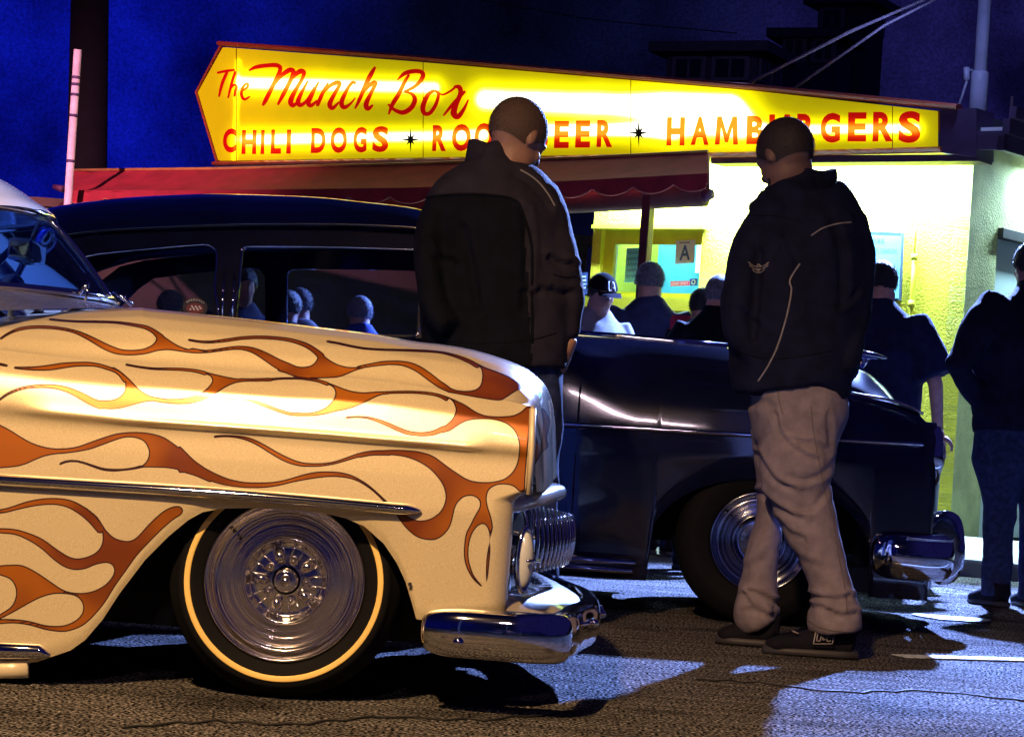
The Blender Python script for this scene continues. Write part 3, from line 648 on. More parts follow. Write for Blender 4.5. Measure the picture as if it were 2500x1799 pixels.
# post
pt = ap(1583, 500, AO - .02); pb = np.array([pt[0], pt[1], gz(pt[0], pt[1])])
if qdist(pt[0], pt[1]) < 1: pb[2] = .14
pb = pb + [-.0, 0, 0]
g = Geo(); g.box((pt + pb) / 2 + [0, 0, .03], (.033, .033, (pt[2] - pb[2]) / 2 + .03), ax=[UD, ND, [0, 0, 1]], bev=.006); put('post', g, mat('post_paint', (.10, .02, .03), .5), aw, smooth=False)
p2 = ap(700, 505, AO - .02); b2 = np.array([p2[0], p2[1], gz(p2[0], p2[1])])
g = Geo(); g.box((p2 + b2) / 2, (.033, .033, (p2[2] - b2[2]) / 2), ax=[UD, ND, [0, 0, 1]], bev=.006); put('post', g, MATS['post_paint'], aw, smooth=False)

# ================================================================ POLES, CABLES
POLE = mat('pole_paint', (.42, .42, .5), .5, var=.1)
pp = fpt(2385, 300, -.6); d_ = np.linalg.norm((pp - CAM) @ Fw)
pz = sp(2385, 262)[2]
lp = root('flood_light_pole', np.array([pp[0], pp[1], pz]), 'tall pale metal pole with floodlight standing on the corner of the stand roof', 'lamp post')
bx_ = np.array([pp[0], pp[1], pz])
g = Geo(); g.tube([bx_ + [0, 0, -.03], bx_ + [0, 0, .40], bx_ + [0, 0, .405], bx_ + [0, 0, .42]], [.062, .062, .062, .05], n=20); put('pole_base', g, POLE, lp)
g = Geo(); g.tube([bx_ + [0, 0, .40], bx_ + [0, 0, 2.3]], [.046, .04], n=20); put('pole', g, POLE, lp)
g = Geo(); g.box(bx_ + [0, 0, -.0], (.11, .11, .012), bev=.003); put('base_plate', g, POLE, lp)
g = Geo(); k0 = W(2362, 185, d_); k1 = W(2340, 262, d_); g.tube([W(2375, 172, d_), W(2362, 172, d_), W(2360, 200, d_), k1 + [0.0, 0, -.0]], .010, n=8); g.tube([W(2360, 165, d_), W(2360, 197, d_)], .022, n=10); put('conduit', g, POLE, lp)
g = Geo(); fl = FLOOD - np.array([0, 0, 0]); am = Vector(fl - np.array([1.0, 6, 0])).normalized(); am = np.array(am)
e1 = np.cross(am, [0, 0, 1]); e1 /= np.linalg.norm(e1); e2 = np.cross(e1, am)
g.box(fl + am * .10, (.17, .12, .06), ax=[e1, e2, am], bev=.02); g.tube([fl + am * .1, bx_ + [0, 0, 2.0]], .02, n=8); put('lamp_head', g, POLE, lp)
g = Geo(); g.box(fl + am * .035, (.15, .10, .004), ax=[e1, e2, am]); put('lamp_lens', g, mat('flood_lens', (.8, .9, 1), .2, emit=(.35, .6, 1), es=40), lp)
g = Geo(); g.tube([sp(1755, 212, -.2), W(2075, 78, 16.0), W(2290, -14, d_), bx_ + [0, 0, 2.25]], .012, n=6)
CAB = mat('guy_cable', (.28, .22, .26), .6)
tagged('guy_cable', g, CAB, sp(1755, 212, -.2), 'upper of the two stay cables running from the sign to the pole top', 'cable', 'stay cables over the stand')
g = Geo(); g.tube([sp(1875, 224, -.2), W(2160, 62, 16.0), W(2330, -24, d_), bx_ + [0, 0, 2.15]], .010, n=6)
tagged('guy_cable', g, CAB, sp(1875, 224, -.2), 'lower of the two stay cables running from the sign to the pole top', 'cable', 'stay cables over the stand')
ab = W(2466, 300, 18.5); g = Geo(); g.tube([ab + [0, 0, -.3], W(2471, 236, 18.5)], .012, n=8)
tagged('roof_vent_pipe', g, POLE, ab + np.array([0, 0, -.3]), 'thin upright vent pipe on the roof behind the stand corner', 'pipe')
# white banded pole at the left
d_ = 19.0; t0 = W(190, 122, d_); b0 = np.array([t0[0], t0[1], .0]); 
b0 = W(163, 540, d_); dd = (b0 - t0) / (b0[2] - t0[2]); b0 = t0 + dd * (0.0 - t0[2])
r = root('marker_pole', b0, 'slim white banded pole standing at the left end of the awning', 'pole')
g = Geo(); g.tube([b0, t0], .032, n=16); put('pole', g, mat('white_pole', (.80, .78, .80), .5), r)
for y in (190, 207, 232, 283, 394):
    p = W(163 + (540 - y) * 27 / 418., y, d_); g = Geo(); g.tube([p + [0, 0, -.011], p + [0, 0, .011]], .035, n=16); put('band', g, mat('dark_band', (.08, .06, .15), .5), r)
# dark utility pole further back
d_ = 26.0; pa = W(222, -150, d_); pb = W(212, 420, d_); dd = (pb - pa) / (pb[2] - pa[2]); p0 = pa + dd * (-pa[2])
g = Geo(); g.tube([p0, pa], [.24, .20], n=20)
tagged('utility_pole', g, mat('tarred_wood', (.012, .010, .014), .9, bump=.6, bscale=20), p0, 'thick dark wooden utility pole rising behind the left end of the awning', 'pole')
p = [W(x, y, 40.) for x, y in [(1100, -10), (1240, 12), (1420, 45), (1560, 60), (1800, 82)]]
tagged('overhead_wire', Geo().tube(p, .010, n=5), mat('wire_black', (.05, .05, .07), .6), p[0], 'thin overhead wire crossing the dark sky above the sign', 'wire')

# ================================================================ HOUSES ON THE SLOPE BEHIND
HM = mat('house_siding', (.06, .05, .11), .8, var=.2); HM2 = mat('house_siding_far', (.035, .033, .09), .8, var=.2)
HW = mat('house_window', (.01, .012, .03), .3); HT = mat('house_trim', (.14, .12, .22), .7)
HILL = mat('hillside_brush', (.010, .011, .022), .95, var=.5, vscale=.4, bump=1, bscale=2)
P_ = []
for i_ in range(60):
    x = -20 + i_ * 1.9; row = []
    for j_ in range(18):
        t_ = j_ / 17.; y = 34 + t_ * 60; zh = 12.5 * t_ ** .8 * (1 / (1 + math.exp(-(x - 2) / 4.0))) + .5 * math.sin(x * .7 + j_) * t_
        row.append((x, y, .0 + zh))
    P_.append(row)
struct('hillside', Geo().grid(P_), HILL)
def house(name, label, c0, wd, dp, ht, yaw, m, wins, roofh=.4):
    ax = np.array([[math.cos(yaw), math.sin(yaw), 0], [-math.sin(yaw), math.cos(yaw), 0], [0, 0, 1]])
    r = root(name, c0, label, 'house'); c0 = np.asarray(c0, float)
    g = Geo(); g.box(c0 + [0, 0, ht / 2 - 2] , (wd / 2, dp / 2, ht / 2 + 2), ax=ax); put('wall', g, m, r, smooth=False)
    g = Geo(); g.box(c0 + [0, 0, ht + .12], (wd / 2 + .35, dp / 2 + .35, .12), ax=ax); g.box(c0 + [0, 0, ht + .24 + roofh / 2], (wd / 2 - .3, dp / 2 - .3, roofh / 2), ax=ax); put('roof', g, m, r, smooth=False)
    for (u, v, ww, hh, side) in wins:
        if side == 0: o_ = -ax[1] * dp / 2 + ax[0] * u; a_ = [ax[0], ax[1], ax[2]]
        else: o_ = ax[0] * (wd / 2) * (-1 if side == -1 else 1) + ax[1] * u; a_ = [ax[1], ax[0], ax[2]]
        c_ = c0 + o_ + [0, 0, v]
        g = Geo(); g.box(c_, (ww / 2 + .08, .06, hh / 2 + .08), ax=a_); f_ = put('window', g, HT, r, smooth=False)
        g = Geo(); nrm = o_ * 0; nrm = (-ax[1] if side == 0 else ax[0] * (-1 if side == -1 else 1))
        for s_ in (-1, 1): g.box(c_ + a_[0] * s_ * ww / 4 + nrm * .03, (ww / 4 - .04, .06, hh / 2), ax=a_)
        put('pane', g, HW, f_, smooth=False)
h0 = W(1765, 215, 58.0)
house('hillside_house', 'dim flat-roofed house with wide windows on the slope above the sign', h0, 2.3, 1.7, .68, -.45, HM, [(-.55, .32, .7, .42, 0), (.5, .32, .8, .42, 0), (-.4, .32, .5, .4, 1), (.4, .32, .5, .4, 1)], .05)
h1 = W(2075, 100, 70.0)
house('hillside_house', 'faint boxy house highest on the slope beside the stay cables', h1, 1.5, 1.4, .9, -.5, HM2, [(-.3, .5, .6, .5, 0), (.3, .5, .5, .5, 1)], .1)
h2 = W(1990, 190, 64.0)
house('hillside_house', 'faint lower house on the slope between the other two houses', h2, 1.5, 1.4, .9, -.4, HM2, [(-.4, .6, .5, .5, 0), (.4, .6, .5, .5, 0)], .1)
lamp('hill_fill_light', 'POINT', W(1830, -200, 50.0), 60, (.55, .5, 1.0), shadow_soft_size=.3)  # added unseen light that lifts the hillside houses off the dark sky

# brown block wall at the back of the patio
WL_ = mat('brown_stucco', (.10, .07, .05), .9, var=.25, vscale=2, bump=.6, bscale=25)
g = Geo(); g.box2((-7.2, 21.6, 0), (.6, 21.8, 2.45)); 
pw = root('patio_wall', (-3.3, 21.7, 0), 'long dark brown wall behind the awning patio, seen through the sedan windows', 'wall')
put('wall_panel', g, WL_, pw, smooth=False)
g = Geo(); g.box2((-7.25, 21.55, 2.452), (.65, 21.85, 2.53)); put('coping', g, WL_, pw, smooth=False)

# trash can near the corner of the stand
tc0 = W(2213, 1150, 13.3); tc0[2] = gz(tc0[0], tc0[1]); BIN = mat('dark_bin_metal', (.02, .05, .10), .4, .3)
r = root('trash_can', tc0, 'dark round trash can with a domed lid behind the sedan bumper', 'trash can')
put('bin', Geo().lathe(tc0, [(.17, 0), (.175, .02), (.185, .70), (.195, .71), (.195, .74), (.18, .745)], (0, 0, 1), 32, e1=(1, 0, 0), cap=True), BIN, r)
put('lid', Geo().lathe(tc0, [(.20, .75), (.205, .77), (.19, .80), (.15, .84), (.07, .865), (.0, .87)], (0, 0, 1), 32, e1=(1, 0, 0)), BIN, r)

# things inside the service window
g = Geo(); g.prism([fw(u0 + .30, v0 + .25, -.57), fw(u1 - .40, v0 + .25, -.57), fw(u1 - .40, v1 - .02, -.57), fw(u0 + .30, v1 - .02, -.57)], ND * .01)
put('kitchen_light_panel', g, mat('kitchen_panel_white', (.8, .85, .85), .5, emit=(.6, .95, 1.0), es=1.1), stand, smooth=False)
g = Geo(); g.prism([fw(u1 - .36, v0 + .02, .0), fw(u1 - .33, v0 + .02, .0), fw(u1 - .33, v1 - .1, .0), fw(u1 - .36, v1 - .1, .0)], ND * .04); put('window_mullion', g, YELT, stand, smooth=False)
g = Geo(); g.prism([fw(u0 + .03, v0 + .03, -.16), fw(u1 - .08, v0 + .03, -.16), fw(u1 - .08, v0 + .044, -.16), fw(u0 + .03, v0 + .044, -.16)], ND * .16); put('counter_ledge', g, MATS['soffit_white'], stand, smooth=False)

CRK = mat('crack_filler', (.004, .004, .004), .7)
for pts in ([(300, 1778), (520, 1762), (700, 1770), (930, 1752), (1180, 1758), (1420, 1735)], [(1700, 1660), (1850, 1668), (2050, 1690), (2260, 1688), (2500, 1712)], [(2080, 1420), (2180, 1436), (2300, 1440), (2430, 1462)]):
    P_ = cat_rom(np.array([ground_at(x, y) for x, y in pts]), 8); P_[:, 1] += np.array([.02 * math.sin(i * 1.7) + .012 * math.sin(i * 4.1) for i in range(len(P_))])
    P_[:, 2] = [gz(p[0], p[1]) + .003 for p in P_]
    struct('asphalt_crack', Geo().tube(P_, np.array([.004 + .004 * abs(math.sin(i * 1.3)) for i in range(len(P_))]), .0025, n=6, ref=(0, 0, 1)), CRK)
# ================================================================ CREAM CAR WITH FLAMES
class Frame:
    def __init__(s, o, yaw):
        s.o = np.asarray(o, float); s.a = np.array([math.cos(yaw), -math.sin(yaw), 0]); s.b = np.array([math.sin(yaw), math.cos(yaw), 0]); s.yaw = yaw
    def w(s, X, b, z): return s.o + s.a * X + s.b * b + np.array([0, 0, 1.0]) * z
    def hit(s, sx, sy, b):
        p = hitplane(sx, sy, s.o + s.b * b, s.b); q_ = p - s.o; return float(q_.dot(s.a)), float(q_[2])
    def axes(s): return np.array([s.a, s.b, [0, 0, 1.0]])
D1 = FP / 1005.0
o1 = W(692, 1422, D1); o1 = np.array([o1[0], D1, 0])
F1 = Frame(o1, 0.0)
H1 = lambda pts, b: np.array([F1.hit(p[0], p[1], b) for p in pts])

# ---- flame artwork, traced in photo pixels
k1 = lambda pts: T(0, 400, 2.72, pts); k2 = lambda pts: T(0, 950, 1.9225, pts); k3 = lambda pts: T(700, 700, 2.72, pts)
kz2 = lambda pts: T(0, 720, 3.264, pts); kz3 = lambda pts: T(450, 900, 4.08, pts); kz4 = lambda pts: T(900, 850, 2.72, pts)
strokes = [
 (kz2, 3.264, [(5,350,2),(60,312,6),(140,277,9),(250,258,9),(380,258,9),(480,268,9),(580,288,10),(660,318,14),(740,358,18),(820,402,22),(900,438,22),(970,456,19),(1040,460,18),(1110,456,18),(1170,445,20),(1230,422,26),(1290,395,34)]),
 (kz2, 3.264, [(400,195,2),(500,205,4),(620,212,5),(760,214,6),(900,218,6),(1000,228,8),(1100,245,10),(1170,262,13),(1230,295,16),(1280,340,26)]),
 (k1, 2.72, [(1280,1236,10),(1360,1246,8),(1440,1238,7),(1520,1226,8),(1600,1222,10),(1680,1238,16),(1760,1277,24),(1840,1325,30),(1900,1352,32),(1970,1380,32),(2050,1392,32)]),
 (k1, 2.72, [(1250,1168,2),(1320,1180,5),(1400,1183,6),(1500,1172,8),(1600,1158,8),(1700,1152,8),(1800,1155,8),(1900,1165,9),(1980,1185,11),(2040,1208,13),(2090,1240,15),(2130,1275,20)]),
 (k3, 2.72, [(480,534,7),(560,520,9),(640,508,11),(700,505,11),(760,508,13),(820,522,17),(880,550,20),(940,592,22),(1000,637,20),(1050,668,18),(1090,690,10)]),
 (k3, 2.72, [(270,363,2),(340,375,3),(430,395,4),(520,410,4),(620,417,4),(720,420,4),(820,423,5),(920,427,5),(1010,434,5),(1080,448,6),(1150,470,8),(1210,495,10),(1265,525,12)]),
 (kz2, 3.264, [(120,580,3),(200,585,9),(300,585,14),(400,578,19),(500,563,19),(600,553,15),(700,551,14),(780,560,12),(850,580,12),(910,602,11),(955,632,12),(995,680,14)]),
 (kz2, 3.264, [(-40,860,3),(0,832,4),(60,790,7),(140,755,9),(220,735,10),(320,727,12),(420,730,14),(500,744,18),(580,772,22),(660,812,27),(730,850,28),(800,878,30)]),
 (k1, 2.72, [(840,1333,2),(920,1348,4),(1020,1360,5),(1120,1362,6),(1220,1366,7),(1300,1375,8),(1360,1390,10)]),
 (kz3, 4.08, [(560,110,10),(660,112,10),(760,112,9),(860,106,8),(960,98,6),(1060,96,6),(1160,98,7),(1260,108,9),(1340,122,11),(1420,150,14)]),
 (kz3, 4.08, [(415,313,2),(480,301,4),(560,301,6),(640,312,9),(720,335,12),(800,365,14),(880,395,13),(960,423,13),(1040,446,13),(1120,455,13),(1200,455,13)]),
 (k3, 2.72, [(540,712,9),(600,706,7),(660,703,6),(740,700,6),(840,700,6),(940,708,7),(1010,722,8),(1060,745,10)]),
 (k3, 2.72, [(400,868,2),(470,864,4),(540,870,6),(610,890,9),(680,918,11),(740,945,12),(800,967,12),(860,977,11),(920,978,12),(980,968,14),(1040,942,16)]),
 (kz2, 3.264, [(480,1345,2),(530,1327,3),(590,1322,3),(660,1335,4),(740,1362,6),(820,1387,7),(900,1395,7),(980,1392,5),(1060,1382,5),(1120,1368,7)]),
 (kz3, 4.08, [(305,677,2),(380,670,4),(460,672,6),(540,680,9),(620,697,13),(700,728,16),(780,770,18),(860,818,20),(940,865,21),(1020,905,22),(1100,935,19),(1180,953,16),(1260,958,13),(1340,957,12),(1420,950,10),(1500,935,10),(1600,905,12),(1700,872,15),(1800,848,18),(1900,838,21),(2040,838,22)]),
 (k2, 1.9225, [(-30,576,7),(20,570,8),(70,557,9),(130,540,12),(200,528,13),(270,527,14),(330,540,17),(385,570,19),(430,608,19),(470,655,18)]),
 (k1, 2.72, [(-30,1325,6),(10,1332,6),(45,1340,2)]),
]
polys = [
 (kz2, [(1170,262),(1230,290),(1300,330),(1380,385),(1450,420),(1530,440),(1632,446),(1632,460),(1530,460),(1440,448),(1350,436),(1270,440),(1190,455),(1110,470),(1110,442),(1160,432),(1210,405),(1242,370),(1250,335),(1235,300),(1200,278)]),
 (k3, [(100,365),(160,395),(215,435),(270,480),(330,515),(400,535),(480,535),(560,515),(520,535),(460,552),(400,577),(340,598),(240,604),(150,604),(70,595),(0,572),(-60,552),(0,522),(60,532),(120,535),(170,522),(200,490),(208,460),(198,425),(160,392)]),
 (k3, [(1180,475),(1230,492),(1265,512),(1330,543),(1400,568),(1480,600),(1530,635),(1620,665),(1650,685),(1600,672),(1550,676),(1500,703),(1455,733),(1410,752),(1300,738),(1180,717),(1100,703),(1070,697),(1040,675),(1070,668),(1120,688),(1180,695),(1240,690),(1280,668),(1298,630),(1302,580),(1292,540),(1265,515),(1230,500)]),
 (kz2, [(900,578),(950,605),(1010,655),(1060,705),(1110,755),(1180,800),(1260,820),(1340,830),(1430,832),(1520,828),(1580,815),(1650,790),(1650,815),(1580,845),(1500,862),(1420,868),(1340,862),(1260,848),(1190,845),(1110,860),(1020,885),(960,900),(880,908),(800,900),(740,880),(700,850),(760,848),(800,842),(850,843),(910,835),(960,810),(990,775),(1002,740),(1000,690),(975,650),(940,615)]),
 (k1, [(1280,1365),(1350,1380),(1420,1398),(1480,1412),(1550,1425),(1600,1430),(1680,1428),(1800,1425),(1800,1440),(1700,1440),(1600,1445),(1540,1460),(1480,1490),(1420,1530),(1360,1562),(1300,1582),(1240,1592),(1160,1590),(1080,1585),(1000,1568),(1050,1560),(1120,1562),(1200,1560),(1270,1548),(1330,1525),(1375,1495),(1408,1455),(1412,1430),(1395,1405),(1340,1385)]),
 (kz3, [(1180,95),(1300,110),(1380,130),(1450,150),(1540,185),(1640,220),(1740,238),(1860,242),(1960,238),(2040,235),(2040,248),(1960,258),(1880,290),(1800,330),(1700,375),(1600,405),(1500,425),(1400,450),(1300,465),(1200,468),(1100,462),(1050,450),(1100,438),(1180,442),(1260,440),(1330,425),(1400,395),(1460,345),(1500,290),(1510,240),(1495,195),(1450,160),(1380,135),(1300,118)]),
 (kz4, [(356,295),(436,300),(516,322),(586,352),(646,382),(706,422),(766,447),(836,456),(906,455),(966,447),(1016,422),(1050,392),(1074,398),(1066,520),(1052,680),(1038,850),(1032,945),(1000,945),(975,922),(940,905),(880,900),(830,912),(792,945),(780,1000),(790,1060),(810,1120),(822,1190),(822,1270),(810,1350),(797,1430),(793,1530),(800,1620),(784,1530),(784,1430),(793,1350),(806,1280),(803,1220),(783,1175),(750,1163),(710,1190),(680,1240),(662,1310),(660,1390),(675,1455),(700,1515),(750,1578),(696,1530),(656,1460),(638,1390),(638,1310),(650,1230),(680,1170),(710,1110),(738,1060),(742,1020),(720,990),(680,975),(630,985),(590,1020),(570,1060),(560,1100),(545,1160),(520,1210),(470,1255),(420,1270),(350,1260),(300,1235),(250,1190),(215,1145),(185,1095),(230,1105),(270,1125),(320,1145),(370,1145),(420,1130),(470,1095),(500,1050),(515,990),(505,930),(480,880),(440,830),(390,785),(320,745),(240,718),(160,707),(80,705),(0,712),(-60,722),(-60,700),(0,690),(60,682),(160,677),(250,680),(340,690),(420,715),(480,755),(540,800),(600,840),(650,870),(710,888),(790,892),(850,885),(910,865),(960,820),(990,760),(1003,680),(1000,620),(980,560),(940,515),(890,487),(820,470),(740,468),(660,478),(600,505),(540,545),(480,560),(430,565),(380,560),(440,552),(480,535),(540,490),(570,450),(582,410),(575,380),(555,345),(500,318)]),
 (kz2, [(-40,1020),(0,1038),(80,1080),(160,1130),(240,1175),(320,1205),(420,1225),(520,1225),(620,1210),(720,1175),(820,1140),(920,1110),(1020,1097),(1120,1097),(1220,1110),(1310,1140),(1400,1200),(1480,1265),(1560,1330),(1632,1380),(1680,1420),(1680,1485),(1632,1470),(1540,1430),(1440,1395),(1340,1375),(1230,1370),(1150,1370),(1100,1378),(1150,1350),(1180,1310),(1192,1260),(1180,1210),(1150,1165),(1100,1140),(1040,1130),(980,1135),(900,1160),(820,1190),(720,1225),(620,1245),(520,1258),(440,1265),(360,1280),(280,1310),(200,1345),(120,1365),(0,1375),(-40,1375)]),
 (kz3, [(-60,784),(0,820),(60,880),(140,950),(240,1010),(340,1060),(460,1105),(600,1132),(740,1137),(860,1133),(960,1120),(1060,1095),(1160,1065),(1260,1040),(1360,1028),(1460,1028),(1560,1036),(1660,1062),(1740,1100),(1820,1150),(1900,1215),(1970,1280),(2040,1350),(2000,1330),(1940,1270),(1860,1200),(1780,1145),(1700,1105),(1600,1080),(1500,1072),(1400,1075),(1280,1090),(1160,1110),(1040,1135),(940,1160),(820,1178),(700,1183),(580,1178),(460,1165),(340,1140),(220,1100),(100,1060),(0,1030),(-60,1009)]),
 (k2, [(400,555),(455,600),(490,655),(530,695),(575,712),(615,712),(650,690),(700,635),(760,580),(800,557),(835,550),(855,562),(850,585),(810,612),(760,655),(700,715),(640,780),(590,850),(540,920),(490,1000),(440,1060),(390,1105),(330,1130),(280,1135),(210,1125),(140,1105),(60,1095),(-30,1100),(-30,1083),(60,1080),(140,1090),(210,1108),(280,1112),(330,1100),(370,1075),(392,1040),(388,1000),(360,970),(310,958),(250,958),(190,975),(130,1005),(60,1045),(-10,1078),(-10,1064),(50,1025),(75,980),(75,930),(50,890),(0,870),(-30,866),(-30,834),(60,825),(110,830),(170,860),(230,900),(290,940),(340,955),(400,957),(460,940),(510,905),(538,860),(530,825),(500,812),(450,820),(400,840),(350,845),(300,830),(250,795),(200,750),(140,710),(70,680),(-10,672),(-30,655),(60,657),(130,675),(200,705),(270,755),(330,790),(380,795),(440,775),(475,740),(485,690),(470,640),(440,590)]),
 (kz4, [(1100,560),(1115,610),(1140,640),(1155,600),(1160,480),(1150,400),(1185,440),(1200,500),(1180,600),(1190,650),(1150,690),(1120,740),(1095,782),(1080,770),(1100,700),(1095,640)]),
]
def flame_sdf(Q):
    """signed distance (photo pixels) of points Q (n,2) to the union of strokes and outlines"""
    out = np.full(len(Q), 60.0)
    for (tf, s_, pts) in strokes:
        p = np.array([(x, y, max(1.5, r_ / s_)) for (x, y, r_) in tf(pts)]); p = cat_rom(p, 4)
        lo = p[:, :2].min(0) - 25; hi = p[:, :2].max(0) + 25
        ix = np.nonzero(((Q > lo) & (Q < hi)).all(1))[0]
        if not len(ix): continue
        q_ = Q[ix]; best = np.full(len(ix), 60.0)
        for a, b in zip(p[:-1], p[1:]):
            d_ = b[:2] - a[:2]; L2 = d_.dot(d_) + 1e-9; h = np.clip((q_ - a[:2]) @ d_ / L2, 0, 1)
            best = np.minimum(best, np.hypot(*(q_ - a[:2] - h[:, None] * d_).T) - (a[2] + (b[2] - a[2]) * h))
        out[ix] = np.minimum(out[ix], best)
    for (tf, pts) in polys:
        p = cat_rom(np.array(tf(pts)), 3, close=True); lo = p.min(0) - 25; hi = p.max(0) + 25
        ix = np.nonzero(((Q > lo) & (Q < hi)).all(1))[0]
        if not len(ix): continue
        q_ = Q[ix]; best = np.full(len(ix), 1e9); ins = np.zeros(len(ix), bool); pn = np.roll(p, -1, 0)
        for a, b in zip(p, pn):
            d_ = b - a; L2 = d_.dot(d_) + 1e-9; h = np.clip((q_ - a) @ d_ / L2, 0, 1); e_ = q_ - a - h[:, None] * d_
            best = np.minimum(best, (e_ ** 2).sum(1))
            c_ = ((a[1] > q_[:, 1]) != (b[1] > q_[:, 1]))
            with np.errstate(divide='ignore', invalid='ignore'):
                xx = (b[0] - a[0]) * (q_[:, 1] - a[1]) / (b[1] - a[1]) + a[0]
            ins ^= c_ & (q_[:, 0] < xx)
        dd_ = np.sqrt(best); dd_[ins] *= -1; out[ix] = np.minimum(out[ix], dd_)
    return out
def paint_mat():
    m = bpy.data.materials.new('cream_pearl_flame_paint'); m.use_nodes = True; n = m.node_tree.nodes; l = m.node_tree.links; b = n['Principled BSDF']
    at = n.new('ShaderNodeAttribute'); at.attribute_name = 'flame_distance'
    def stp(e0, e1, src=None):
        r_ = n.new('ShaderNodeMapRange'); r_.interpolation_type = 'SMOOTHSTEP'; r_.inputs[1].default_value = e0; r_.inputs[2].default_value = e1
        l.new(src or at.outputs['Fac'], r_.inputs[0]); return r_.outputs[0]
    tc = n.new('ShaderNodeTexCoord'); nz = n.new('ShaderNodeTexNoise'); nz.inputs['Scale'].default_value = 4; l.new(tc.outputs['Object'], nz.inputs[0])
    fl = n.new('ShaderNodeTexNoise'); fl.inputs['Scale'].default_value = 700; l.new(tc.outputs['Object'], fl.inputs[0])
    org = n.new('ShaderNodeMix'); org.data_type = 'RGBA'; org.inputs[6].default_value = (.20, .043, .003, 1); org.inputs[7].default_value = (.42, .125, .007, 1)
    l.new(stp(.38, .62, nz.outputs[0]), org.inputs[0])
    crm = n.new('ShaderNodeMix'); crm.data_type = 'RGBA'; crm.inputs[6].default_value = (.62, .50, .28, 1); crm.inputs[7].default_value = (.84, .74, .50, 1); l.new(stp(.3, .7, fl.outputs[0]), crm.inputs[0])
    a = n.new('ShaderNodeMix'); a.data_type = 'RGBA'; l.new(stp(-.4, .4), a.inputs[0]); l.new(org.outputs[2], a.inputs[6]); l.new(crm.outputs[2], a.inputs[7])
    ab = n.new('ShaderNodeMath'); ab.operation = 'ABSOLUTE'; l.new(at.outputs['Fac'], ab.inputs[0])
    c = n.new('ShaderNodeMix'); c.data_type = 'RGBA'; c.inputs[6].default_value = (.035, .006, .008, 1); l.new(stp(1.0, 2.2, ab.outputs[0]), c.inputs[0]); l.new(a.outputs[2], c.inputs[7])
    l.new(c.outputs[2], b.inputs['Base Color'])
    b.inputs['Roughness'].default_value = .36; b.inputs['Metallic'].default_value = .38; b.inputs['Coat Weight'].default_value = 1; b.inputs['Coat Roughness'].default_value = .05
    return m
PAINT = paint_mat()
CREAM = mat('cream_paint', (.72, .63, .43), .36, .1, var=.03, coat=1.0)

cream = root('classic_car', o1 + F1.b * .9, 'cream lowered classic car painted with orange flames, whitewall tyre and chrome bumper', 'car')
def with_flames(o, near=True):
    me = o.data; v = np.array([q_.co[:] for q_ in me.vertices]) + np.array(BASE[o.name])
    if not near:   # mirrored side carries the mirrored artwork
        q_ = v - F1.o; bb = q_ @ F1.b; v = v + np.outer(1.8 - 2 * bb, F1.b)
    a = me.attributes.new('flame_distance', 'FLOAT', 'POINT'); a.data.foreach_set('value', flame_sdf(project(v)).astype(np.float32))
def sstep(x, a, b): t_ = np.clip((x - a) / (b - a), 0, 1); return t_ * t_ * (3 - 2 * t_)

# feature lines in the near side plane
Bl = H1([(-260,835),(0,856),(147,874),(294,888),(441,897),(588,910),(700,918),(829,922),(957,935),(1093,956),(1218,976),(1303,994),(1340,1004)], .09)
Cl = H1([(-260,975),(36,1002),(300,1027),(550,1043),(800,1062),(950,1075),(1141,1092),(1290,1104),(1340,1108)], -.012)
Tl = H1([(-260,1150),(0,1171),(400,1194),(700,1215),(1031,1244),(1340,1264)], .0)
arch = H1([(-400,1650),(-60,1624),(90,1616),(125,1603),(172,1587),(208,1561),(250,1512),(291,1449),(354,1366),(411,1309),(458,1270),(494,1250),(540,1241),(624,1240),(720,1244),(794,1254),(842,1264),(890,1285),(937,1327),(969,1375),(990,1420),(1007,1477),(1016,1511),(1030,1513),(1100,1508),(1340,1500)], .012)
f_ = lambda arr: (lambda X: np.interp(X, arr[:, 0], arr[:, 1]))
fB, fC, fT, fBot = f_(Bl), f_(Cl), f_(Tl), f_(arch)
XS = lambda sx, b=0.0: F1.hit(sx, 1150, b)[0]
X0 = XS(-230); X1 = XS(1180); Xe = XS(1290)
st = np.concatenate([np.linspace(X0, XS(-20), 20)[:-1], np.linspace(XS(-20), Xe, 520)])
def smooth1(P_, it):
    for _ in range(it): P_[1:-1] = (P_[:-2] + 2 * P_[1:-1] + P_[2:]) / 4
    return P_
NS = 170
ZLIP = F1.hit(1290, 1200, .05)[1]
rows = []
for X in st:
    zb, zt, zc, zB = fBot(X), fT(X), fC(X), fB(X)
    amp = sstep(X, XS(0), XS(120)) * (1 - sstep(X, XS(1130), XS(1210)))
    zl = max(zb + .004, zt - .12)
    cp = [(.016, zb), (.010, min(zb + .02, zt - .01)), (.002, zt), (.006, (zt + zc) / 2), (.010, zc - .030), (.010, zc - .011), (-.012 * amp, zc), (-.004 + .004 * (1 - amp), zc + .012), (.006, zc + (zB - zc) * .35), (.018, zc + (zB - zc) * .62), (.046, zB - .022), (.064, zB - .007), (.074, zB + .002)]
    cp = np.array(cp); s_ = np.concatenate([[0], np.cumsum(np.hypot(*np.diff(cp, axis=0).T))])
    u_ = np.linspace(0, s_[-1], NS); r_ = np.stack([np.interp(u_, s_, cp[:, 0]), np.interp(u_, s_, cp[:, 1])], 1)
    r_ = smooth1(r_, 8); rows.append(r_)
rows = np.array(rows)                     # station, section, (b, z)
def xend(z): return XS(1262) + (XS(1296) - XS(1262)) * sstep(z, ZLIP - .03, ZLIP + .012)
def rad(z): return .055 + (.014 - .055) * sstep(z, ZLIP - .03, ZLIP + .012)
G3 = []
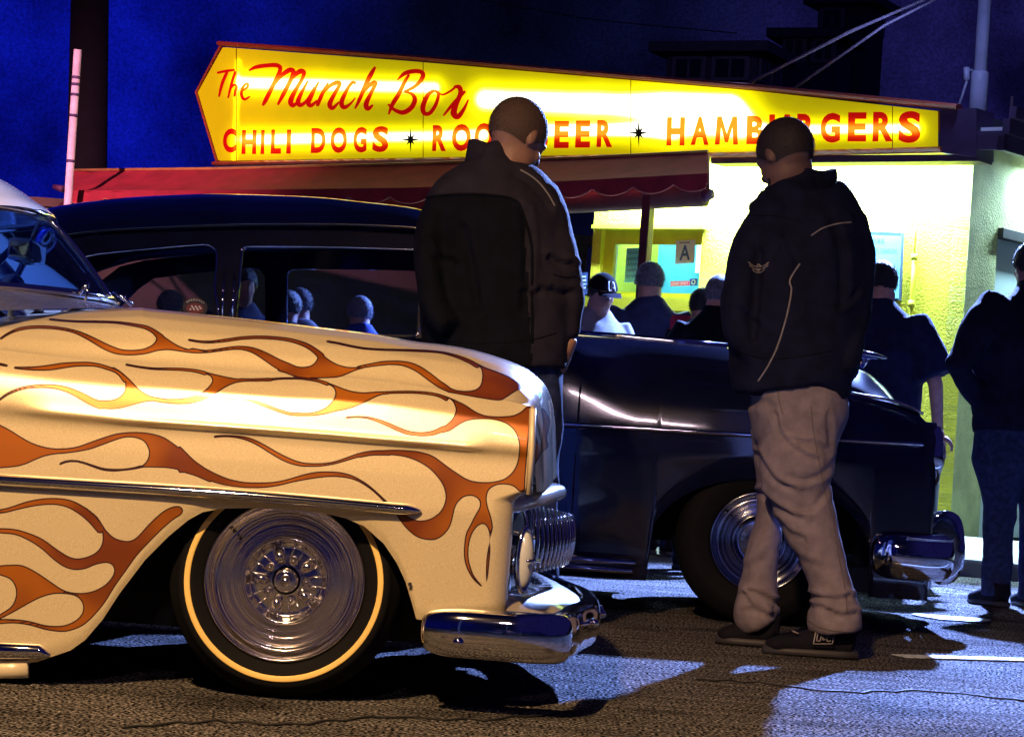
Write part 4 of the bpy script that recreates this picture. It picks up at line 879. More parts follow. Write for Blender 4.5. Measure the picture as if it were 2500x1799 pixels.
for i, X in enumerate(st):
    z = rows[i, :, 1]; tgt = xend(z) - rad(z)
    Xw = np.where(X > X1, X1 + (X - X1) * (tgt - X1) / (Xe - X1), X)
    G3.append(np.stack([Xw, rows[i, :, 0], z], 1))
last = G3[-1]
for th in np.linspace(0, PI / 2, 9)[1:]:
    z = last[:, 2]; r_ = rad(z); G3.append(np.stack([last[:, 0] + r_ * math.sin(th), last[:, 1] + r_ * (1 - math.cos(th)), z], 1))
l2 = G3[-1]
for k_ in range(1, 6):
    z = l2[:, 2]; lo = z < ZLIP - .01
    G3.append(np.stack([l2[:, 0] - np.where(lo, .022 * k_, .0), l2[:, 1] + np.where(lo, .010, .018) * k_, z], 1))
G3 = np.array(G3)
def to_world(F, G, mirror=False):
    X = G[..., 0]; b = G[..., 1]; z = G[..., 2]
    if mirror: b = 1.8 - b
    return F.o + X[..., None] * F.a + b[..., None] * F.b + z[..., None] * np.array([0, 0, 1.0])
fend = put('front_fender', Geo().grid(to_world(F1, G3)), PAINT, cream); with_flames(fend)
far = put('front_fender', Geo().grid(to_world(F1, G3[::2, ::2], True)), PAINT, cream); with_flames(far, False)
# wheel arch flange (turned inward)
ed = G3[:len(st), 0].copy(); fl_ = np.array([ed, ed + [0, .02, .004], ed + [0, .06, .03]]).swapaxes(0, 1)
for mi in (False, True): put('arch_flange', Geo().grid(to_world(F1, fl_, mi)), CREAM, cream)

# ---- hood
Tp = [(-260,806),(-120,790),(0,775),(158,762),(323,752),(368,755),(515,770),(662,786),(800,802),(905,815),(1012,834),(1080,842),(1141,852),(1200,867),(1251,884),(1288,902),(1318,928),(1334,952),(1343,987),(1347,1030),(1348,1068),(1349,1120),(1349,1172)]
Bp = [(-260,834),(-120,846),(0,855),(158,875),(323,889),(368,893),(515,904),(662,914),(800,920),(905,930),(1012,943),(1080,953),(1141,962),(1180,970),(1218,977),(1250,984),(1275,992),(1290,1000),(1298,1030),(1302,1065),(1305,1100),(1308,1150),(1310,1200)]
bT = [.42] * 13 + [.44, .47, .52, .58, .64, .70, .74, .76, .78, .8]
bB = [.076] * 15 + [.082, .10, .13, .18, .22, .25, .27, .29]
Tq = np.array([(*F1.hit(*p, b), b) for p, b in zip(Tp, bT)]); Bq = np.array([(*F1.hit(*p, b), b) for p, b in zip(Bp, bB)])
def resamp(A, n):
    A = cat_rom(A, 10); s_ = np.concatenate([[0], np.cumsum(np.linalg.norm(np.diff(A, axis=0), axis=1))]); u_ = np.linspace(0, s_[-1], n)
    return np.stack([np.interp(u_, s_, A[:, k]) for k in range(3)], 1)
pr_ = np.linspace(0, len(Tp) - 1, 330)
TA = cat_rom(Tq, 15); BA = cat_rom(Bq, 15); ii = np.linspace(0, len(TA) - 1, 480)
TA = np.stack([np.interp(ii, range(len(TA)), TA[:, k]) for k in range(3)], 1); BA = np.stack([np.interp(ii, range(len(BA)), BA[:, k]) for k in range(3)], 1)
ctl = np.array([(0, -.02), (.0, .0), (.035, .03), (.07, .12), (.14, .35), (.25, .60), (.42, .80), (.62, .93), (.82, .99), (1.0, 1.0)])
s_ = np.concatenate([[0], np.cumsum(np.hypot(np.diff(ctl[:, 0]) * .33, np.diff(ctl[:, 1]) * .12))]); u_ = np.linspace(0, s_[-1], 84)
cb = smooth1(np.stack([np.interp(u_, s_, ctl[:, 0]), np.interp(u_, s_, ctl[:, 1])], 1), 4)
HG = []
for i in range(480):
    a, b = BA[i], TA[i]; nose = sstep(i, 313, 436)
    wb, wz = cb[:, 0], cb[:, 1]
    X = a[0] + (b[0] - a[0]) * (wb * (1 - nose) + nose * np.sqrt(1 - (1 - np.clip(wb, 0, 1)) ** 2.2))
    bb = a[2] + (b[2] - a[2]) * wb; z = a[1] + (b[1] - a[1]) * wz
    row = np.stack([X, bb, z], 1)
    ext = np.array([[b[0] + (.012 * nose) * math.sin(t_ * PI / 2), b[2] + (.9 - b[2]) * t_, b[1] + .008 * math.sin(t_ * PI / 2)] for t_ in np.linspace(0, 1, 9)[1:]])
    HG.append(np.concatenate([row, ext]))
HG = np.array(HG)
full = np.concatenate([HG, (HG * [1, -1, 1] + [0, 1.8, 0])[:, ::-1][:, 1:]], 1)
hood = put('hood', Geo().grid(to_world(F1, full)), PAINT, cream)
me = hood.data; v = np.array([q_.co[:] for q_ in me.vertices]) + np.array(BASE[hood.name]); bbv = (v - F1.o) @ F1.b
v2 = v.copy(); m_ = bbv > .9; v2[m_] += np.outer((1.8 - 2 * bbv)[m_], F1.b); at_ = me.attributes.new('flame_distance', 'FLOAT', 'POINT'); at_.data.foreach_set('value', flame_sdf(project(v2)).astype(np.float32))
def put_lathe(name, c, prof, axis, m, par, n=48, **k): return put(name, Geo().lathe(c, prof, axis, n, **k), m, par)
# headlights, seen edge on
LENS = mat('lamp_lens', (.55, .58, .62), .08, .0, coat=1)
for bb in (.175, 1.625):
    zc = (F1.hit(1296, 1005, .02)[1] + F1.hit(1290, 1198, .02)[1]) / 2
    c_ = F1.w(XS(1286), bb, zc); put('headlight', Geo().lathe(c_, [(.0, .018), (.04, .016), (.075, .006), (.088, -.01)], F1.a, 40), LENS, cream)
    hl = C.objects[-1] if False else None
    put('headlight_rim', Geo().lathe(c_, [(.105, -.03), (.109, .0), (.106, .012), (.098, .016), (.089, .008), (.086, -.02)], F1.a, 48), CREAM, cream)
# fender front edge strip
zz0 = ZLIP + .0; p0 = F1.hit(1301, 998, .01); p1 = F1.hit(1290, 1206, .01)
g = Geo(); g.tube([F1.w(p0[0], .022, p0[1]), F1.w((p0[0] + p1[0]) / 2 + .002, .018, (p0[1] + p1[1]) / 2), F1.w(p1[0], .022, p1[1])], .009, .03, n=10, ref=F1.b); put('fender_edge', g, CREAM, cream)
# plate between headlights below the hood nose
g = Geo(); z1 = F1.hit(1290, 1000, .3)[1]
P_ = [[F1.w(XS(1276) + .05 * (1 - ((b_ - .9) / .8) ** 2), b_, z_) for z_ in np.linspace(ZLIP - .02, z1, 5)] for b_ in np.linspace(.1, 1.7, 21)]
put('nose_panel', g.grid(P_), CREAM, cream)
# lip over the grille
def plan(b_, Xc, Xn, p=2.4): return Xn - (Xn - Xc) * abs((b_ - .9) / .87) ** p
Xc = XS(1236); Xn = F1.hit(1391, 1200, .9)[0] - .012
zl0 = F1.hit(1262, 1240, .03)[1]; zl1 = F1.hit(1370, 1204, .8)[1]
pa = []
for b_ in np.linspace(.03, 1.77, 60):
    e_ = 1 - abs((b_ - .9) / .87); pa.append(F1.w(plan(b_, Xc - .065, Xn - .075, 1.7), b_, zl0 + (zl1 - zl0) * min(1, e_ * 1.5)))
g = Geo(); k2_ = np.array([min(1, .35 + min(i, 59 - i) / 7.) for i in range(60)]); g.tube(pa, .078 * k2_, .027 * (.6 + .4 * k2_), n=24, ref=(0, 0, 1), sq=2.8); put('grille_lip', g, CREAM, cream)
# grille cavity
g = Geo(); zg0 = F1.hit(1255, 1480, .05)[1]
g.grid([[F1.w(XS(1200), b_, z_) for z_ in np.linspace(zg0 - .05, ZLIP, 3)] for b_ in np.linspace(.10, 1.70, 5)]); put('grille_cavity', g, DARK, cream)
# floating grille bar + teeth
zt0 = F1.hit(1300, 1262, .3)[1]; zt1 = F1.hit(1300, 1392, .3)[1]
Xga = F1.hit(1283, 1330, .2)[0]; Xgn = F1.hit(1408, 1330, .9)[0]
gp = lambda b_: plan(b_, Xga - .015, Xgn - .01, 1.35)
r = put('grille_bar', Geo().tube([F1.w(gp(b_) - .055, b_, zt1 + .022) for b_ in np.linspace(.2, 1.6, 50)], .022, .028, n=18, ref=(0, 0, 1)), CHROME, cream)
for k_ in range(23):
    b_ = .225 + k_ * .0613; t_ = []
    for a_ in np.linspace(0, 1, 9): t_.append(F1.w(gp(b_) - .012 + .012 * math.sin(PI * min(1, a_ * .9 + .05)) - .012 * a_ * 0, b_, zt1 - .004 + (zt0 - zt1) * a_))
    put('grille_tooth', Geo().tube(t_, [.009, .012, .013, .014, .014, .013, .012, .009, .006], [.004, .0055, .006, .006, .006, .006, .0055, .005, .003], n=10, ref=F1.a), CHROME, r)
for s_, bb in ((1, .15), (-1, 1.65)):
    zc = (F1.hit(1275, 1290, .1)[1] + F1.hit(1275, 1445, .1)[1]) / 2; hz = (F1.hit(1275, 1290, .1)[1] - F1.hit(1275, 1445, .1)[1]) / 2
    cx_ = F1.hit(1268, 1365, .1)[0]; nn = F1.a * .8 - F1.b * .6 * s_
    e3 = np.array([nn, np.cross([0, 0, 1.0], nn), [0, 0, 1.0]])
    o_ = put('parking_light', Geo().ball(F1.w(cx_ + .012, bb - .02 * s_, zc), (.022, .026, hz * .92), ax=e3, nu=24, nv=14), LENS, cream)
    pth = [F1.w(cx_ + .012, bb - .02 * s_, zc) + e3[1] * .028 * math.cos(t_) + e3[2] * hz * math.sin(t_) for t_ in np.linspace(0, 2 * PI, 33)[:-1]]
    put('bezel', Geo().tube(pth, .007, n=8, ref=nn, close=True), CHROME, o_)
    put('divider', Geo().tube([F1.w(cx_ + .012, bb - .02 * s_, zc) + e3[0] * .029 + e3[1] * t_ for t_ in (-.026, .026)], .004, n=8), CHROME, o_)
# splash pan under the grille
P_ = []
zp0 = F1.hit(1251, 1466, .06)[1]; zp1 = F1.hit(1251, 1512, .0)[1]
for b_ in np.linspace(.05, 1.75, 41):
    e_ = plan(b_, XS(1255), F1.hit(1428, 1450, .9)[0], 2.2); row = []
    for t_ in np.linspace(0, 1, 9): row.append(F1.w(XS(1215) + (e_ - XS(1215)) * t_, b_, zp0 - .002 + .02 * math.sin(PI * t_) - (zp0 - zp1) * t_ ** 2.2))
    P_.append(row)
put('splash_pan', Geo().grid(P_), CREAM, cream)
# ---- front bumper
zbt = F1.hit(1200, 1492, -.06)[1]; zbb = F1.hit(1200, 1617, -.06)[1]; hb = (zbt - zbb) / 2; zm = (zbt + zbb) / 2
Xb0 = F1.hit(1016, 1550, -.05)[0]; Xbc = F1.hit(1402, 1550, -.03)[0]; Xbn = F1.hit(1457, 1510, .9)[0]
out = [(Xb0 + .004, -.030), (Xb0 + .08, -.045), (Xb0 + .20, -.052), (Xbc - .12, -.050), (Xbc - .055, -.036), (Xbc - .018, -.002), (Xbc - .004, .05), (Xbc + .012, .14), (Xbc + .03, .30), (Xbn - .012, .6), (Xbn, .9)]
out = cat_rom(out, 6); out = np.concatenate([out, (out * [1, -1] + [0, 1.8])[::-1][1:]])
tg = np.gradient(out, axis=0); tg /= np.linalg.norm(tg, axis=1)[:, None]; nrm = np.stack([-tg[:, 1], tg[:, 0]], 1) * -1   # outward (X,b)
cenb = np.array([0, .9]); 
P_ = []; nO = len(out)
for i, (p, n_) in enumerate(zip(out, nrm)):
    if n_ @ (p - np.array([Xb0 - .5, .9])) < 0: n_ = -n_
    sE = min(i, nO - 1 - i); en = min(1, math.sqrt(1 - (1 - min(1, (sE + .15) / 9.0)) ** 2)); row = []
    hh = hb * (.45 + .55 * en)
    for t_ in np.linspace(-1, 1, 25):
        a_ = t_ * PI / 2; dpt = (abs(math.cos(a_)) ** .55) * .052 * (.35 + .65 * en); zz = math.copysign(abs(math.sin(a_)) ** .75, t_) * hh
        q_ = p + n_ * (dpt - .045); row.append(F1.w(q_[0], q_[1], zm + zz - (.012 if t_ < 0 else 0) * 0))
    P_.append(row)
bump = put('front_bumper', Geo().grid(P_), CHROME, cream)
def bump_pt(bq, t_):
    i = int(np.argmin(np.abs(out[:nO // 2 + 1, 1] - bq))); return np.array(P_[i][int((t_ + 1) * 12)])
c_ = W(1119, 1567, D1 - .055); c_[1] = D1 - .052
put('bumper_bolt', Geo().ball(c_ + [0, -.0, 0], (.014, .009, .014), nu=20), CHROME, bump)
for bq in (.42, .80, 1.0, 1.38):
    i = int(np.argmin(np.abs(out[:, 1] - bq))); put('bumper_bolt', Geo().ball(P_[i][13] + F1.a * .004, (.012, .012, .012)), CHROME, bump)
# bumper end cap inside + brackets
g = Geo(); g.box(F1.w(XS(1180), .9, zm), (.05, .6, .03), bev=.01); put('bumper_bracket', g, DARK, cream)
# ---- side spear trim
sp_ = H1([(-230,1153),(-60,1166),(0,1171),(200,1183),(400,1195),(600,1209),(800,1226),(950,1240),(1010,1245),(1028,1247)], -.012)
sp_ = cat_rom(sp_, 5); hw = np.full(len(sp_), .0145); hw = hw * (1 - .0 * hw); n_ = len(sp_)
fall = np.clip((sp_[-1, 0] - sp_[:, 0]) / .035, 0.02, 1) ** .5
for mi in (1, -1):
    pa = [F1.w(x, (-.006 if mi > 0 else 1.806), z) for x, z in sp_]
    o_ = put('side_trim', Geo().tube(pa, hw * fall, .020 * fall, n=16, ref=F1.b), CHROME, cream)
# tip knob
# ---- wheels
WW = mat('whitewall', (.80, .56, .17), .5, var=.05)
RC = mat('wheel_chrome', (.85, .82, .84), .13, 1.0, var=.02)
def tyre_prof(R, w_, ri):
    p = []
    for t_ in np.linspace(0, PI, 15): p.append((ri + (R - ri) * (.12 + .88 * math.sin(t_) ** .45) if 0 < t_ < PI else ri, w_ / 2 - w_ / 2 * math.cos(t_) * (1.0)))
    return p
def wheel(F, X, bo, par, R, rr, ww, steer=0.0, rim_depth=1.0, spokes=True, mir=False, width=.19, hubm=None):
    ax = F.b * (-1 if mir else 1); c0 = F.w(X, bo, R)   # ax points inward from outer face
    e_ = F.a; 
    if steer: ax = ax * math.cos(steer) + F.a * math.sin(steer)
    prof = [(rr - .004, .03), (rr + .001, .004), (rr + .012, -.006), ((rr + R) / 2 - .012, -.016), ((rr + R) / 2 + .012, -.014), (R - .022, .004), (R - .006, .03), (R, .06), (R, width - .06), (R - .01, width - .02), (rr + .02, width + .01), (rr, width - .03)]
    prof = cat_rom(prof, 4)
    ty = put('wheel', Geo().lathe(c0, [(a, b) for a, b in prof], ax, 96), BLACKR, par)
    if ww:
        r0, r1 = ww; rr_ = np.linspace(r0, r1, 6); seg = prof[:24]; o_ = np.argsort(seg[:, 0]); off = np.interp(rr_, seg[o_, 0], seg[o_, 1])
        pw = [(r0, off[0] + .003)] + [(a, b - .0035) for a, b in zip(rr_, off)] + [(r1, off[-1] + .003)]
        put('whitewall_band', Geo().lathe(c0, pw, ax, 96), WW, ty)
    k_ = rr / .2035
    rp = np.array([(.2035, .012), (.2035, .0), (.199, -.005), (.194, -.001), (.190, .006), (.181, .014), (.174, .022), (.168, .020), (.163, .026), (.155, .046), (.150, .050), (.147, .044), (.143, .050), (.137, .064), (.131, .067), (.127, .060), (.122, .066), (.118, .058), (.114, .036), (.110, .026), (.105, .024), (.101, .030), (.094, .050), (.088, .056), (.060, .052), (.036, .050)])
    rp = rp * [k_, rim_depth]
    put('rim', Geo().lathe(c0, cat_rom(rp, 2), ax, 96), hubm or RC, ty)
    e1 = np.array([0, 0, 1.0]); e2 = np.cross(ax, e1)
    if spokes:
        g = Geo()
        for q_ in range(10):
            an = q_ * PI / 5 + .31; d_ = e1 * math.cos(an) + e2 * math.sin(an); tn = -e1 * math.sin(an) + e2 * math.cos(an)
            if q_ % 2 == 0: put('lug_nut', Geo().lathe(c0 + d_ * .052 * k_, [(.0, .024), (.006, .026), (.0105, .032), (.0115, .042), (.013, .056)], ax, 16), hubm or RC, ty)
            else:
                g2 = Geo(); g2.tube([c0 + d_ * .045 + ax * .044, c0 + d_ * .060 + ax * .038, c0 + d_ * .082 + ax * .05], [.010, .014, .008], [.008, .014, .006], n=12, ref=ax); put('hub_lobe', g2, hubm or RC, ty)
            for sgn in (-1, 1): g.tube([c0 + d_ * .056 + tn * .011 * sgn + ax * .049, c0 + d_ * .093 + tn * .013 * sgn + ax * .05], [.0022, .0022], n=6, ref=ax)
        put('spoke_rib', g, hubm or RC, ty, kind='stuff')
    put('centre_cap', Geo().lathe(c0, [(.0005, .014), (.008, .015), (.012, .022), (.017, .026), (.022, .023), (.027, .026), (.030, .040), (.033, .056)], ax, 40), hubm or RC, ty)
    put('valve', Geo().tube([c0 + (e1 * .62 + e2 * -.74) * .163 * k_ + ax * .026, c0 + (e1 * .62 + e2 * -.74) * .160 * k_ + ax * .008], .004, n=8), BLACKR, ty)
    return ty
R1 = F1.o[2] + (F1.hit(692, 1422, .05)[1]); R1 = max(.29, R1)
xw = F1.hit(692, 1422, .06)[0]
wheel(F1, xw, .085, cream, R1, .1990, (.2305, .2445))
wheel(F1, xw, 1.745, cream, R1, .1990, (.2305, .2445), mir=True)
wheel(F1, xw - 2.92, .085, cream, R1, .1990, (.2305, .2445))
wheel(F1, xw - 2.92, 1.745, cream, R1, .1990, (.2305, .2445), mir=True)
# inner arch + floor
g = Geo(); g.box2(F1.w(-.55, .34, .14) , F1.w(.55, 1.46, .60)); g.box2(F1.w(-4.2, .10, .16), F1.w(-.55, 1.7, .30)); g.box2(F1.w(.40, .12, .16), F1.w(.53, 1.6, .30))
put('underbody', g, DARK, cream, smooth=False)
g = Geo(); t0 = F1.w(0, .03, 0)
pa = [[F1.w(xw + math.cos(t_) * .40, b_, .30 + math.sin(t_) * .36) for b_ in (.03, .2, .34)] for t_ in np.linspace(-.2, PI + .2, 24)]
put('inner_fender', Geo().grid(pa), DARK, cream)
# ---- side body behind the fender (door, rear quarter), doors share the section
XD0 = -4.05
sts = np.linspace(XD0, X0, 60); G4 = []
for X in sts:
    t_ = (X - XD0) / (X0 - XD0); tail = sstep(-X, 3.2, 4.1)
    zb = fBot(X0) + .0; aw_ = abs(X - (xw - 2.92)); 
    if aw_ < .36: zb = max(zb, .30 + math.sqrt(.36 ** 2 - aw_ ** 2) * .75)
    base_ = rows[0].copy(); z0 = base_[0, 1]; z1 = base_[-1, 1]
    zz = zb + (base_[:, 1] - z0) * ((z1 - .10 * tail - zb) / (z1 - z0)); G4.append(np.stack([np.full(NS, X), base_[:, 0] + tail * .10, zz], 1))
G4 = np.array(G4)[:, ::3]
for mi in (False, True): put('side_body', Geo().grid(to_world(F1, G4, mi)), CREAM, cream)
# deck, cowl and tail
zB0 = rows[0][-1, 1]
def deckz(X, t_):
    return zB0 + .02 + .055 * math.sin(PI * t_) ** .5 - .12 * float(sstep(-X, 3.3, 4.15))
P_ = [[F1.w(X, .086 + (1.8 - .172) * t_, deckz(X, t_) if 0 < t_ < 1 else zB0 - .10 * float(sstep(-X, 3.2, 4.1))) for t_ in np.linspace(0, 1, 25)] for X in np.concatenate([np.linspace(-4.15, -2.5, 20), np.linspace(-2.4, X0 + .02, 14)])]
put('deck', Geo().grid(P_), CREAM, cream)
P_ = [[F1.w(-4.06 - .08 * math.sin(PI * v_), .10 + 1.6 * t_, .2 + (zB0 - .28) * v_) for v_ in np.linspace(0, 1, 8)] for t_ in np.linspace(0, 1, 20)]
put('tail_panel', Geo().grid(P_), CREAM, cream)
# rocker trim and side pipe at the lower left
p = H1([(-300,1588),(0,1588),(95,1590),(122,1600)], -.01); put('rocker_trim', Geo().tube([F1.w(x, -.008, z) for x, z in p], [.02, .02, .018, .006], .012, n=12, ref=F1.b), CHROME, cream)
p = H1([(-300,1634),(20,1634),(66,1632)], .0); put('side_pipe', Geo().tube([F1.w(x, .02, z) for x, z in p], .024, n=20, ref=F1.b), CREAM, cream)
# chip of tape on the fender and rust spot
tp = F1.hit(1001, 1425, .006); g = Geo(); g.box(F1.w(tp[0], .000, tp[1]), (.004, .003, .004)); put('paint_chip', g, DARK, cream, smooth=False)
# ---- cabin: roof, glass, pillars
rb = .30
rl = [F1.hit(*p, .9) for p in [(-180,385),(-60,415),(0,437),(37,459),(74,485),(107,507),(122,524)]]
el = [F1.hit(*p, .42) for p in [(-180,470),(-60,476),(0,481),(37,488),(74,500),(99,514),(112,528)]]
back = [(-3.0, zB0 + .05), (-2.75, 1.05), (-2.4, 1.22), (-1.9, 1.33), (-1.4, rl[0][1] + .015)]
RX = [b_[0] for b_ in back] + [p[0] for p in rl]; RZ = [b_[1] for b_ in back] + [p[1] for p in rl]
EZ = [b_[1] - .07 for b_ in back] + [p[1] for p in el]
RC_ = cat_rom(np.array(list(zip(RX, RZ, EZ))), 6); P_ = []
for X, zc_, ze in RC_:
    row = []
    for t_ in np.linspace(0, 1, 31):
        s_ = abs(2 * t_ - 1); b_ = .26 + 1.28 * t_; fr_ = float(sstep(X, RC_[-1][0] - .25, RC_[-1][0]))
        row.append(F1.w(X - .20 * s_ ** 2.2 * fr_, b_, ze - .02 + (zc_ - ze + .02) * (1 - s_ ** 2.8)))
    P_.append(row)
put('roof', Geo().grid(P_), mat('white_roof_paint', (.78, .78, .76), .25, var=.02, coat=1), cream)
wt = F1.hit(112, 518, .9); wb_ = F1.hit(268, 722, .9)
GLS = glass_mat('windscreen_glass', (.10, .24, .62), .8)
P_ = []
for t_ in np.linspace(0, 1, 31):
    s_ = abs(2 * t_ - 1); row = []
    for v_ in np.linspace(0, 1, 12):
        Xc_ = wb_[0] + (wt[0] - wb_[0]) * v_ + .012 * math.sin(PI * v_); z_ = wb_[1] - .012 + (wt[1] - wb_[1]) * v_; hb_ = (.72 - .12 * v_)
        row.append(F1.w(Xc_ - .36 * s_ ** 2.3, .9 + (2 * t_ - 1) * hb_, z_ - .015 * s_ ** 2))
    P_.append(row)
put('windscreen', Geo().grid(P_), GLS, cream)
P_ = np.array(P_)
put('windscreen_trim', Geo().tube([q_ + F1.a * .006 for q_ in P_[:, -1]], .012, n=8, ref=(0, 0, 1)), CHROME, cream)
put('windscreen_trim', Geo().tube([q_ + F1.a * .006 for q_ in P_[:, 0]], .012, n=8, ref=(0, 0, 1)), CHROME, cream)
put('windscreen_divider', Geo().tube([q_ + F1.a * .004 for q_ in P_[15]], .009, n=8, ref=F1.b), CHROME, cream)
for e_ in (0, -1): put('windscreen_pillar', Geo().tube(P_[e_], .022, .03, n=10, ref=F1.b), MATS['white_roof_paint'], cream)
# cowl: body-coloured top from the hood to the glass
P_ = []
for t_ in np.linspace(0, 1, 31):
    s_ = abs(2 * t_ - 1); Xg = wb_[0] - .36 * s_ ** 2.3; row = []
    for v_ in np.linspace(0, 1, 6):
        X = Xg - .03 + (.22) * v_; b_ = .9 + (2 * t_ - 1) * .80
        zf = TA[int(np.argmin(np.abs(TA[:290, 0] - X)))][1]
        row.append(F1.w(X, b_, wb_[1] - .02 - .01 * s_ ** 2 + (zf + .006 - wb_[1] + .02) * v_))
    P_.append(row)
put('cowl', Geo().grid(P_), mat('cowl_chrome', (.6, .62, .7), .18, .9, var=.1, vscale=20, bump=.5, bscale=25), cream)
# near A pillar post, side window sill, interior
INT = mat('blue_trim', (.03, .05, .16), .5); 
g = Geo(); g.box2(F1.w(-2.6, .16, zB0 - .35), F1.w(-.9, 1.64, zB0 - .30)); g.box2(F1.w(-1.15 + .1, .2, zB0 - .02), F1.w(wb_[0] - .35, 1.6, zB0 + .03)); put('dashboard', g, INT, cream, smooth=False)
for (xx, nm) in ((-1.75, 'front_seat'), (-2.6, 'rear_seat')):
    g = Geo(); g.box(F1.w(xx, .9, zB0 - .05), (.08, .62, .22), bev=.05); g.box(F1.w(xx + .28, .9, zB0 - .28), (.26, .62, .08), bev=.05); put(nm, g, INT, cream)
sw_ = W(5, 690, D1 + 1.25); n_ = np.array([-.55, 0, .83]); ax1 = np.array([.83, 0, .55])
sw_ = F1.w(F1.hit(-25, 720, 1.25)[0], 1.25, F1.hit(-25, 720, 1.25)[1])
g = Geo(); g.tube([sw_ + ax1 * 0 + np.array([0, 1, 0]) * .19 * math.cos(t_) + np.array([.5, 0, .86]) * .19 * math.sin(t_) for t_ in np.linspace(0, 2 * PI, 41)[:-1]], .011, n=8, ref=n_, close=True)
g.tube([sw_ + [0, -.19, 0], sw_ + [0, .19, 0]], .008, n=8); g.tube([sw_, sw_ + [.25, 0, -.16]], .02, n=10); put('steering_wheel', g, mat('wheel_blue', (.05, .08, .3), .2, coat=1), cream)
m_ = F1.hit(66, 615, 1.0); c_ = F1.w(m_[0], 1.0, m_[1])
g = Geo(); g.box(c_, (.035, .11, .032), bev=.02); g.tube([c_, c_ + [.03, 0, .10]], .006, n=8); put('rear_view_mirror', g, CHROME, cream)
m_ = F1.hit(30, 700, .62); c_ = F1.w(m_[0], .62, m_[1]); g = Geo(); g.ball(c_, (.035, .05, .035)); g.tube([c_, c_ + [.0, 0, -.08]], .008, n=8); put('gauge_pod', g, CHROME, cream)
# wiper + washer chrome
a_ = W(165, 752, D1 + .62); b_ = W(214, 690, D1 + .60); c_ = W(200, 755, D1 + .60)
g = Geo(); g.tube([a_, (a_ + b_) / 2 + [.004, 0, .004], b_], .0045, n=6); g.tube([c_, W(212, 722, D1 + .6), b_], .004, n=6); g.ball(W(180, 758, D1 + .6), (.018, .016, .012)); g.tube([W(150, 762, D1 + .6), W(205, 764, D1 + .6)], .008, n=8); put('wiper', g, CHROME, cream)
g = Geo(); g.tube([W(276, 712, D1 + .85), W(300, 726, D1 + .85), W(322, 746, D1 + .85)], .006, n=6); g.ball(W(300, 727, D1 + .85), .008); put('wiper', g, CHROME, cream)
# spotlight on the windscreen pillar? door mirror seen through the glass
# ================================================================ BLACK SEDAN BEHIND
D2 = FP / 611.0
o2 = W(1855, 1330, D2); o2 = np.array([o2[0], D2, 0])
F2 = Frame(o2, math.radians(3.0))
H2 = lambda pts, b: np.array([F2.hit(p[0], p[1], b) for p in pts])
BP = mat('black_paint', (.004, .006, .026), .14, var=.2, coat=1.0)
black = root('sedan_car', o2 + F2.b * .9, 'black fifties two-door sedan parked behind the flame-painted car', 'car')
G2 = []; W2_ = 1.78
belt = H2([(-400,735),(0,765),(400,792),(800,812),(1018,824),(1200,838),(1400,856),(1560,919),(1760,938),(1990,952),(2076,962),(2168,978),(2220,994),(2250,1010),(2264,1030),(2268,1060)], .07)
trim2 = H2([(-400,945),(400,985),(1000,1015),(1360,1034),(1830,1062),(2290,1087)], .0)
xa = F2.hit(1855, 1330, .03)[0]
fb2, ft2 = f_(belt), f_(trim2)
zr = F2.hit(1500, 1411, .05)[1]
Xs2, Xe2 = F2.hit(-900, 1000, 0)[0], F2.hit(2262, 1100, .03)[0]
def bot2(X):
    z = zr
    for xc in (xa, xa - 2.92):
        d_ = abs(X - xc)
        if d_ < .44: z = max(z, .30 + .285 * math.sqrt(max(0, 1 - (d_ / .44) ** 2)))
    return z
sx2 = np.unique(np.concatenate([np.linspace(Xs2, Xe2, 150), np.linspace(xa - .445, xa + .445, 60), np.linspace(xa - 3.365, xa - 2.475, 40)]))
rows2 = []
for X in sx2:
    zb, zt, zB = bot2(X), ft2(X), fb2(X); fr_ = float(sstep(X, Xe2 - .35, Xe2))
    cp = np.array([(.03, zb), (.012, min(zb + .05, zt - .02)), (.0, (max(zb, zt - .2) + zt) / 2), (.0, zt - .01), (.004, zt + .02), (.022, (zt + zB) / 2), (.045, zB - .05), (.06, zB - .012), (.095, zB)])
    s_ = np.concatenate([[0], np.cumsum(np.hypot(*np.diff(cp, axis=0).T))]); u_ = np.linspace(0, s_[-1], 44)
    r_ = smooth1(np.stack([np.interp(u_, s_, cp[:, 0]), np.interp(u_, s_, cp[:, 1])], 1), 4); rows2.append(np.stack([np.full(44, X), r_[:, 0] + .02 * fr_, r_[:, 1]], 1))
rows2 = np.array(rows2)
ex = []
for th in np.linspace(0, PI / 2, 7)[1:]: l_ = rows2[-1]; ex.append(l_ + np.stack([np.full(44, .05 * math.sin(th)), np.full(44, .05 * (1 - math.cos(th))), np.zeros(44)], 1))
for k_ in range(1, 8): ex.append(ex[5] + np.array([.004 * k_, .11 * k_, 0]))
rows2 = np.concatenate([rows2, np.array(ex)])
def tw2(G, mi=False):
    b = G[..., 1]; b = W2_ - b if mi else b
    return F2.o + G[..., 0][..., None] * F2.a + b[..., None] * F2.b + G[..., 2][..., None] * np.array([0, 0, 1.0])
for mi in (False, True): put('body_side', Geo().grid(tw2(rows2, mi)), BP, black)
for mi in (False, True): put('front_valance', Geo().grid(tw2(np.array([[(Xe2 - .02, b_, z_) for z_ in (zr, .35, .45)] for b_ in (.06, .5, .89)]), mi)), DARK, black)
